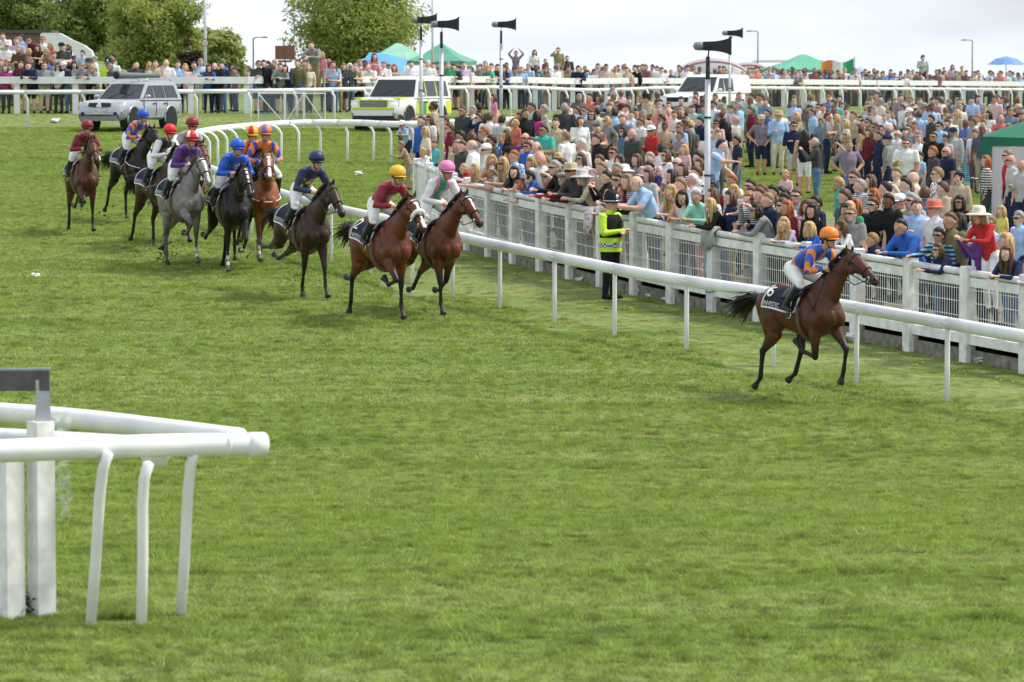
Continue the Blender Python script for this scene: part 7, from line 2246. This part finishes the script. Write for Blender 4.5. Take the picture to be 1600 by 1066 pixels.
for row in CR:
    a = row[0].split(); ox, oy, sc = RG[a[0]]
    px, py = ox + float(a[1]) / sc, oy + float(a[2]) / sc
    sex = {'m': 'man', 'w': 'woman', 'c': 'child'}[row[1]]
    hr = row[2].split(); hair = ('bald',) if hr[0] == 'bald' else (hr[0], hr[1])
    tp = row[3].rsplit(' ', 1); bt = row[4].rsplit(' ', 1)
    kw = {}
    for q in (row[6].split(';') if len(row) > 6 else []):
        w = q.split()
        if w[0] == 'hat': kw['hat'] = (w[1], ' '.join(w[2:]))
        elif w[0] == 'sg': kw['shades'] = True
        elif w[0] == 'skin': kw['skin'] = w[1]
        elif w[0] == 'zr': kw['z_raise'] = float(w[1])
        elif w[0] == 'sc': kw['scale'] = float(w[1])
        elif w[0] == 'fc': kw['face'] = float(w[1])
    if hair[0] in ('short', 'crop') and kw.get('hat'): hair = ('crop', hair[1])
    if kw.get('skin') is None: kw['skin'] = random.choice(['fair', 'fair', 'fair', 'ruddy', 'tanned'])
    put_person(px, py, sex, hair, tp[0], SLV[tp[1]], (bt[0], BOT[bt[1]]), row[5].strip(), where=landmark(px, py), **kw)

# far crowd behind the thick rail, left to centre
FAR = '''
Z 30 203|m|short brown|white s|Z 45 263|m|bald|white s sg|Z 105 232|m|short fair|lilac s|Z 135 212|m|short dark|light blue s|Z 205 228|m|short dark|maroon l sg|Z 245 278|w|long brown|black s|Z 268 222|m|short ginger|white s sg
Z 318 262|w|bob blonde|coral s|Z 385 263|m|crop dark|charcoal s cap|Z 430 276|m|short brown|white s|Z 462 300|w|long dark|purple s|Z 182 303|c|bob blonde|pale pink s|Z 312 298|w|long blonde|black n sg|Z 120 283|m|short grey|brown l|Z 400 383|m|short brown|navy l whitecap
Z 440 412|c|short dark|teal s|Z 460 383|w|long dark|pale pink s|Z 502 398|m|short grey|grey l sg|Z 560 408|m|short grey|charcoal l hat|Z 605 425|w|bob blonde|pale grey s sg|Z 275 393|m|short brown|grey s sg|Z 192 393|m|short dark|navy l|Z 132 402|m|short brown|maroon l|Z 35 418|w|bob brown|magenta s
Z 365 432|w|long dark|white s sg|Z 850 395|m|short dark|charcoal l|Z 935 402|w|long blonde|white s sg|Z 972 385|m|short brown|beige s|Z 1040 410|m|bald|white s|Z 1112 390|m|short brown|light blue s|Z 1157 428|w|bob blonde|pale pink s|Z 1212 385|m|short brown|charcoal l|Z 1300 424|w|long brown|blue l|Z 1342 402|m|bald|black l|Z 1385 420|m|short dark|navy l
Y 15 405|m|short brown|charcoal s sg|Y 50 415|m|short dark|black l|Y 155 420|m|short brown|grey l|Y 200 445|w|bob dark|navy l|Y 262 440|m|short brown|olive l|Y 365 338|m|short brown|grey l|Y 412 363|c|bob blonde|pink s|Y 325 438|w|bob blonde|cream s|Y 482 418|m|short brown|light blue s|Y 512 430|w|long brown|pale grey s
Y 548 432|w|bob fair|charcoal l|Y 585 428|w|bob white|charcoal l sg|Y 640 440|m|short grey|beige s|Y 732 382|c|bob brown|pink s|Y 728 420|m|bald|white s|Y 768 432|m|bald|pale pink s|Y 800 400|m|short ginger|white s|Y 865 420|w|bob ginger|tan s|Y 970 412|m|short dark|white l|Y 995 430|c|short brown|red s
Y 1075 392|m|short white|white s|Y 1110 450|m|short brown|grey s|Y 1200 378|m|short grey|green s|Y 1242 400|m|short dark|charcoal l|Y 1295 375|m|short brown|lilac s|Y 1370 445|c|short brown|red s|Y 1405 448|c|short fair|red s|Y 1460 440|w|bob blonde|teal s|Y 1510 430|m|short dark|charcoal l|Y 1560 445|w|long dark|blue s
X 60 430|w|bob blonde|light blue s|X 215 420|w|bob fair|tan s|X 490 400|w|long blonde|magenta s|X 585 410|w|bob brown|pale pink s|X 770 415|m|short dark|black l|X 410 432|m|short dark|navy l
'''
parts = FAR.replace('\n', '|').strip('|').split('|')
for i in range(0, len(parts) - 3, 4):
    a = parts[i].split(); ox, oy, sc = RG[a[0]]; px, py = ox + float(a[1]) / sc, oy + float(a[2]) / sc
    sex = {'m': 'man', 'w': 'woman', 'c': 'child'}[parts[i + 1]]
    hr = parts[i + 2].split(); hair = ('bald',) if hr[0] == 'bald' else (hr[0], hr[1])
    t = parts[i + 3].split(); sg_ = 'sg' in t; hat_ = ('cap', 'white') if 'whitecap' in t else (('cap', 'black') if 'cap' in t else (('trilby', 'charcoal') if 'hat' in t else None))
    t = [q for q in t if q not in ('sg', 'whitecap', 'cap', 'hat')]
    put_person(px, py, sex, hair, ' '.join(t[:-1]), SLV[t[-1]], (random.choice(['navy', 'charcoal', 'denim blue', 'beige', 'khaki', 'black']), random.choice(['long', 'long', 'short'])), random.choice(['stand', 'lean', 'fold', 'hold', 'lean']),
               zone='far', shades=sg_, hat=hat_, face=-math.pi / 2 + random.gauss(-0.2, 0.3), where=('above the far left rail' if px < 240 else 'below the far trees' if px < 400 else 'left of the ambulance car' if px < 560 else 'right of the ambulance car'), scale=0.78 if sex == 'child' else None,
               z_raise=(0.75 if (a[0] == 'Y' and a[1] in ('365', '412', '732')) else 0.0))
# figures standing high against the skyline
for (px, py, sex, hair, tpc, bt, pose, dp, nm_) in ((835, 78, 'woman', ('long', 'dark'), 'white', ('black', 'long'), 'stand', 178, ''), (872, 74, 'man', ('short', 'brown'), 'khaki', ('khaki', 'long'), 'shade', 176, ''), (852, 92, 'child', ('short', 'brown'), 'red', ('navy', 'long'), 'stand', 177, ''), (886, 87, 'man', ('short', 'dark'), 'charcoal', ('black', 'long'), 'stand', 179, ''), (806, 79, 'woman', ('short', 'dark'), 'mauve', ('charcoal', 'long'), 'up', 180, ''),
        (1442, 87, 'man', ('curly', 'dark'), 'pale grey', ('charcoal', 'long'), 'hold', 205, ''), (1488, 101, 'woman', ('long', 'brown'), 'lilac', ('navy', 'long'), 'stand', 205, ''), (1475, 105, 'child', ('short', 'brown'), 'olive', ('navy', 'long'), 'stand', 206, ''), (1503, 103, 'man', ('short', 'fair'), 'beige', ('navy', 'long'), 'stand', 207, '')):
    o = put_person(px, py, sex, hair, tpc, 'long', bt, pose, depth=dp, face=-1.5, where='standing high on the skyline', scale=None)
    # what they stand on: a low trailer deck or box
    zg = gz(o.location.x, o.location.y)
    hgt = o.location.z - zg
    if hgt > 0.05:
        MB_ = MB().box((0, 0, hgt / 2), (0.62, 0.5, hgt - 0.004)); MB_.box((0, 0, hgt - 0.03), (0.66, 0.54, 0.04))
        bx_ = MB_.build('standing_box', mat('crate_wood', (0.22, 0.16, 0.10), rough=0.85, noise=0.25), None, loc=(o.location.x, o.location.y, zg))
        tag(bx_, 'brown box under the skyline %s in %s clothes' % (sex, tpc), 'box', 'boxes under skyline figures')

# close the gaps along the fence
frow = resample(FENCE, 0.5)
pos_ = np.array([(o.location.x, o.location.y) for o, _, _ in PEOPLE])
rf0 = np.random.default_rng(4)
for q in frow[3:-4]:
    dd_ = np.linalg.norm(pos_ - q, axis=1)
    if dd_.min() < 0.62: continue
    zt_ = gz(*q) + 0.2 + 1.62
    px, py = proj((q[0] + 0.25, q[1] + 0.12, zt_))
    if not (735 < px < 1690): continue
    sex = 'man' if rf0.random() < 0.5 else 'woman'
    hair = random.choice([('short', 'brown'), ('short', 'dark'), ('short', 'grey'), ('balding', 'grey')]) if sex == 'man' else random.choice([('long', 'brown'), ('long', 'blonde'), ('bob', 'dark'), ('bob', 'blonde')])
    o = put_person(px, py, sex, hair, random.choice(['white', 'light blue', 'navy', 'pale pink', 'beige', 'blue checked', 'navy striped', 'white spotted']), random.choice(['short', 'long']), (random.choice(['navy', 'denim blue', 'beige']), 'long'), 'lean', where=landmark(px, py), shades=rf0.random() < 0.35)
    pos_ = np.vstack([pos_, [o.location.x, o.location.y]])
# fill the thinner places between them, nearest rows first
for (xa, xb, ya, yb_, cnt) in ((850, 1100, 232, 272, 14), (1320, 1500, 258, 312, 14), (1110, 1230, 290, 318, 7)):
    hv_ = [(px, py) for _, px, py in PEOPLE]; k_ = 0; tr_ = 0
    while k_ < cnt and tr_ < 3000:
        tr_ += 1
        px, py = rf0.uniform(xa, xb), rf0.uniform(ya, yb_)
        if any(abs(px - a) < 15 and abs(py - b_) < 9 for a, b_ in hv_): continue
        hv_.append((px, py)); k_ += 1
        sex = 'man' if rf0.random() < 0.55 else 'woman'
        hair = random.choice([('short', 'brown'), ('short', 'dark'), ('short', 'grey'), ('short', 'fair'), ('bald',)]) if sex == 'man' else random.choice([('long', 'brown'), ('long', 'blonde'), ('bob', 'brown'), ('pony', 'dark')])
        put_person(px, py, sex, hair, random.choice(['white', 'light blue', 'navy', 'pale pink', 'beige', 'charcoal', 'cream', 'grey', 'black', 'navy striped', 'blue checked', 'red checked', 'white spotted']), random.choice(['short', 'long']), (random.choice(['navy', 'denim blue', 'beige']), 'long'), random.choice(['stand', 'hold', 'phone', 'fold']), where=landmark(px, py), shades=rf0.random() < 0.4)
fill_poly = [(640, 200), (660, 182), (720, 172), (830, 168), (1000, 160), (1200, 156), (1400, 153), (1600, 158), (1600, 300), (1540, 300), (1500, 205), (1330, 205), (1300, 230), (1110, 190), (1090, 230), (1000, 250), (880, 240), (700, 215), (650, 225)]
have = [(px, py) for _, px, py in PEOPLE]
rf = np.random.default_rng(21)
NFILL = max(0, 330 - len(PEOPLE) - 16)
made = 0; tries = 0
tops = ['white', 'white', 'white', 'light blue', 'light blue', 'navy', 'navy', 'charcoal', 'grey', 'pale grey', 'pale grey', 'beige', 'beige', 'black', 'black', 'maroon', 'pale pink', 'olive', 'tan', 'denim blue', 'cream', 'mauve']
while made < NFILL and tries < 20000:
    tries += 1
    px, py = rf.uniform(640, 1600), rf.uniform(153, 250)
    if not poly_in(np.array([[px, py]]), fill_poly)[0]: continue
    s = (py + 117) / 4.95
    if any(abs(px - a) < 0.21 * s and abs(py - b_) < 0.12 * s for a, b_ in have): continue
    have.append((px, py)); made += 1
    sex = 'man' if rf.random() < 0.58 else 'woman'
    hair = random.choice([('short', 'brown'), ('short', 'dark'), ('short', 'grey'), ('balding', 'grey'), ('bald',), ('short', 'fair')]) if sex == 'man' else random.choice([('long', 'brown'), ('long', 'blonde'), ('bob', 'dark'), ('bob', 'blonde'), ('long', 'dark'), ('pony', 'brown')])
    put_person(px, py, sex, hair, random.choice(tops), random.choice(['short', 'long']), (random.choice(['navy', 'denim blue', 'black', 'beige', 'charcoal']), 'long'), random.choice(['stand', 'stand', 'hold', 'fold', 'phone']), where=landmark(px, py), shades=rf.random() < 0.4, skin=random.choice(['fair', 'fair', 'ruddy', 'tanned', 'brown']),
               hat=(random.choice([('cap', 'navy'), ('cap', 'white'), ('trilby', 'beige')]) if rf.random() < 0.12 else None))
finish_labels()
for o, px, py in PEOPLE: o['group'] = 'spectators watching the race'

# ------------------------------------------------------------------ the mass of spectators too far off to tell apart
lowg = [person_geo(sx, ps, 0.03, 0.13, detail=False) for sx, ps in (('man', 'stand'), ('woman', 'hold'), ('man', 'fold'), ('woman', 'stand'))]
lows = []
for g in lowg:
    cl = dress(g, 'short', 'long')
    Fs = [tuple(p.vertices) for p in g['me'].polygons]
    hv, hf = head_shell(cov_short, 0.02, 1, 0.2, n=12, mm=8)
    hv = hv * g['HS'] + g['hc']
    V = np.vstack([g['V'], hv]); n0 = len(g['V'])
    F2 = Fs + [tuple(i + n0 for i in f) for f in hf]
    lows.append((V, F2, np.r_[cl, np.full(len(hv), 6)]))
VV, FF, CC, nn_ = [], [], [], 0
spots = []
for k in range(290):      # behind the far rail, centre to right edge
    px = rf.uniform(660, 1640); X = (px - 800) / F_PX * float(np.interp(px, [660, 800, 1100, 1640], [134, 140, 161, 193]))
    Y = float(rail_y(X)) + 4.5 + abs(rf.normal(0, 3.8))
    spots.append(((px - 800) / F_PX * Y, Y))
for k in range(40):
    px = rf.uniform(0, 660); Y = float(rail_y((px - 800) / F_PX * 126)) + 5.4 + abs(rf.normal(0, 2.0)); spots.append(((px - 800) / F_PX * Y, Y))
for k in range(230):      # back rows of the infield
    px = rf.uniform(820, 1620); Y = rf.uniform(100, 133); X = (px - 800) / F_PX * Y
    if X < 1.0 + max(0, Y - 108) * 0.12 or Y > float(rail_y(X)) - 8: continue
    if 1130 < px < 1320 and Y < 112: continue
    if abs(px - 1100) < 75 and Y > 132: continue
    spots.append((X, Y))
PALL = [PAL[q] for q in tops] + [PAL['coral'], PAL['blue'], PAL['teal']]
for (X, Y) in spots:
    V, Fs, cl = lows[rf.integers(len(lows))]
    a = -math.pi / 2 + rf.normal(-0.3, 0.5); s = rf.uniform(0.84, 1.07)
    c_, s_ = math.cos(a), math.sin(a)
    W_ = np.stack([(V[:, 0] * c_ - V[:, 1] * s_) * s + X, (V[:, 0] * s_ + V[:, 1] * c_) * s + Y, V[:, 2] * s + float(stand_z(X, Y)[0])], 1)
    skin = np.array(SKIN[['fair', 'fair', 'ruddy', 'tanned', 'brown'][rf.integers(5)]]); tpc = np.array(PALL[rf.integers(len(PALL))]); btc = np.array(PAL[['navy', 'denim blue', 'black', 'beige', 'charcoal'][rf.integers(5)]]); hc_ = np.array(HCOL[['brown', 'dark', 'dark', 'grey', 'fair', 'brown'][rf.integers(6)]])
    lut = np.array([skin, tpc, btc, (0.02, 0.02, 0.02), skin, skin, hc_])
    lut[1:3] = lut[1:3] * 0.85 + 0.07; lut[6] = lut[6] * 0.85 + 0.04  # distance haze painted in: clothes and hair colours mixed paler
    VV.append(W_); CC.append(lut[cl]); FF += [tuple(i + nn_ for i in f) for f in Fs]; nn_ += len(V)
me = bpy.data.meshes.new('distant_crowd')
me.from_pydata(np.concatenate(VV).tolist(), [], FF)
me.polygons.foreach_set('use_smooth', [True] * len(me.polygons))
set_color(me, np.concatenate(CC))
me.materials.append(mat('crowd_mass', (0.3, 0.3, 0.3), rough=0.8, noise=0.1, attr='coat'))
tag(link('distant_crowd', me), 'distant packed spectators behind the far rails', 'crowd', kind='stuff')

# ------------------------------------------------------------------ litter, flowers, odds and ends
bag = mat('plastic_bag', (0.72, 0.73, 0.75), rough=0.4, noise=0.1, nscale=30, bump=0.5)
def crumple(px, py, s, mm_, label, name='litter', cat='litter'):
    p = on_ground(px, py); r_ = np.random.default_rng(int(px * 7 + py))
    V, Fs = [], []
    b_ = MB().ball((0, 0, 0), 1.0, 9, 6); V = np.concatenate(b_.v)
    V = V * (1 + 0.35 * r_.normal(0, 1, (len(V), 1))) * np.array([s * 1.4, s, s * 0.55]); V[:, 2] -= V[:, 2].min() - 0.02
    o = MB().add(V, b_.f).build(name, mm_, None); o.location = p
    return tag(o, label, cat)
crumple(561, 275, 0.09, bag, 'crumpled white plastic bag on the grass inside the rail bend')
crumple(55, 434, 0.05, bag, 'small scrap of white paper alone on the turf at the left')
for i, (px, py, s, lab) in enumerate(((905, 441, 0.05, 'white paper scrap under the fence left of the policeman'), (1006, 462, 0.08, 'clear crushed cup under the fence right of the policeman'), (1014, 466, 0.05, 'flattened white carton beside the crushed cup'), (1330, 533, 0.07, 'pale plastic bottle lying under the fence behind the leader'), (1405, 548, 0.06, 'brown paper bag under the fence right of the leader'), (1530, 570, 0.07, 'crushed clear bottle under the fence at the right'), (1040, 472, 0.05, 'small white wrapper by a fence post near the loudspeaker'), (86, 192, 0.12, 'white bag on the grass under the far left rail'))):
    crumple(px, py, s, bag if i != 4 else mat('paper_brown', (0.25, 0.17, 0.10), rough=0.8), lab)
# cloths and bags hung over the fence
def hung(px, py, w, h, colr, label, spot=None):
    p = None
    d = ray(px, py); Ys = np.linspace(52, 90, 800); fd = fence_dist(d[0] * Ys, Ys)
    i = int(np.argmin(np.abs(fd + 0.075))); Y = Ys[i]; X = d[0] * Y
    fi = int(np.argmin(np.linalg.norm(FENCE - np.array([X, Y]), axis=1))); t = nrm(FENCE[min(fi + 1, len(FENCE) - 1)] - FENCE[max(fi - 1, 0)])
    z = gz(X, Y) + FH + 0.03
    nrm_ = np.array([-t[1], t[0]]); 
    if fence_dist(*(np.array([X, Y]) + nrm_))[0] > fence_dist(X, Y)[0]: nrm_ = -nrm_
    c = FENCE[fi]
    rows = []
    for j in range(9):
        u = j / 8
        q = c + t * w * (u - 0.5)
        wob = 0.018 * math.sin(u * 17)
        rows.append([(*(q - nrm_ * 0.09), z - 0.15), (*(q - nrm_ * 0.06), z - 0.01), (*(q + nrm_ * 0.02), z + 0.012), (*(q + nrm_ * (0.12 + wob)), z - 0.06), (*(q + nrm_ * (0.135 + wob)), z - h * 0.5), (*(q + nrm_ * (0.145 + wob * 1.5)), z - h * (1 - 0.12 * math.sin(u * 9)))])
    o = MB().sheet(rows).build('hung_cloth', colr, None, True)
    o.modifiers.new('t', 'SOLIDIFY').thickness = 0.01
    return tag(o, label, 'cloth')
hung(1107, 370, 0.42, 0.34, mat('cloth_grey_rag', (0.33, 0.34, 0.31), rough=0.9, noise=0.2, bump=0.6), 'grey cloth draped over the fence by the tall loudspeaker pole')
hung(922, 335, 0.40, 0.48, spot_mat('banner_pink', (0.66, 0.62, 0.62), (0.50, 0.22, 0.28), 14), 'pink and white printed cloth hanging on the fence beside the policeman')
# blue rope tying a panel, and a slack white cord
p = on_ground(1085, 484)
m = MB()
for zz in (0.36, 1.15):
    C = [(0.13 * math.cos(q), 0.13 * math.sin(q), zz + 0.012 * math.sin(3 * q)) for q in np.linspace(0, 2 * math.pi, 16)]; m.loft(C, 0.012, n=5)
m.loft([(-0.12, -0.06, 1.15), (-0.16, -0.05, 0.8), (-0.13, -0.07, 0.36), (-0.14, -0.05, 0.03)], 0.009, n=5)
fi = int(np.argmin(np.linalg.norm(fs - p[:2], axis=1)))
rp = m.build('rope', mat('rope_blue', (0.05, 0.28, 0.45), rough=0.8), None, True); rp.location = (fs[fi][0], fs[fi][1], gz(*fs[fi]))
tag(rp, 'blue rope lashed round a fence post below the tall loudspeaker', 'rope')
# buttercups in the verge
m = MB()
for k in range(110):
    cx_, cy_ = random.choice([(735, 425), (810, 440), (840, 446), (860, 478), (925, 485), (990, 488), (1000, 500), (1045, 487), (1250, 540), (1400, 565), (1420, 572), (1490, 590), (1550, 602), (880, 472), (1180, 530)])
    q = on_ground(random.gauss(cx_, 16), random.gauss(cy_, 4))
    if not poly_in(np.array([q[:2]]), inset)[0]: continue
    h_ = random.uniform(0.05, 0.10)
    m.ball((q[0], q[1], q[2] + h_), (0.013, 0.013, 0.008), 6, 4)
tag(m.build('buttercups', mat('buttercup', (0.75, 0.55, 0.03), rough=0.5)), 'tiny yellow buttercups dotted over the verge', 'flowers', kind='stuff')
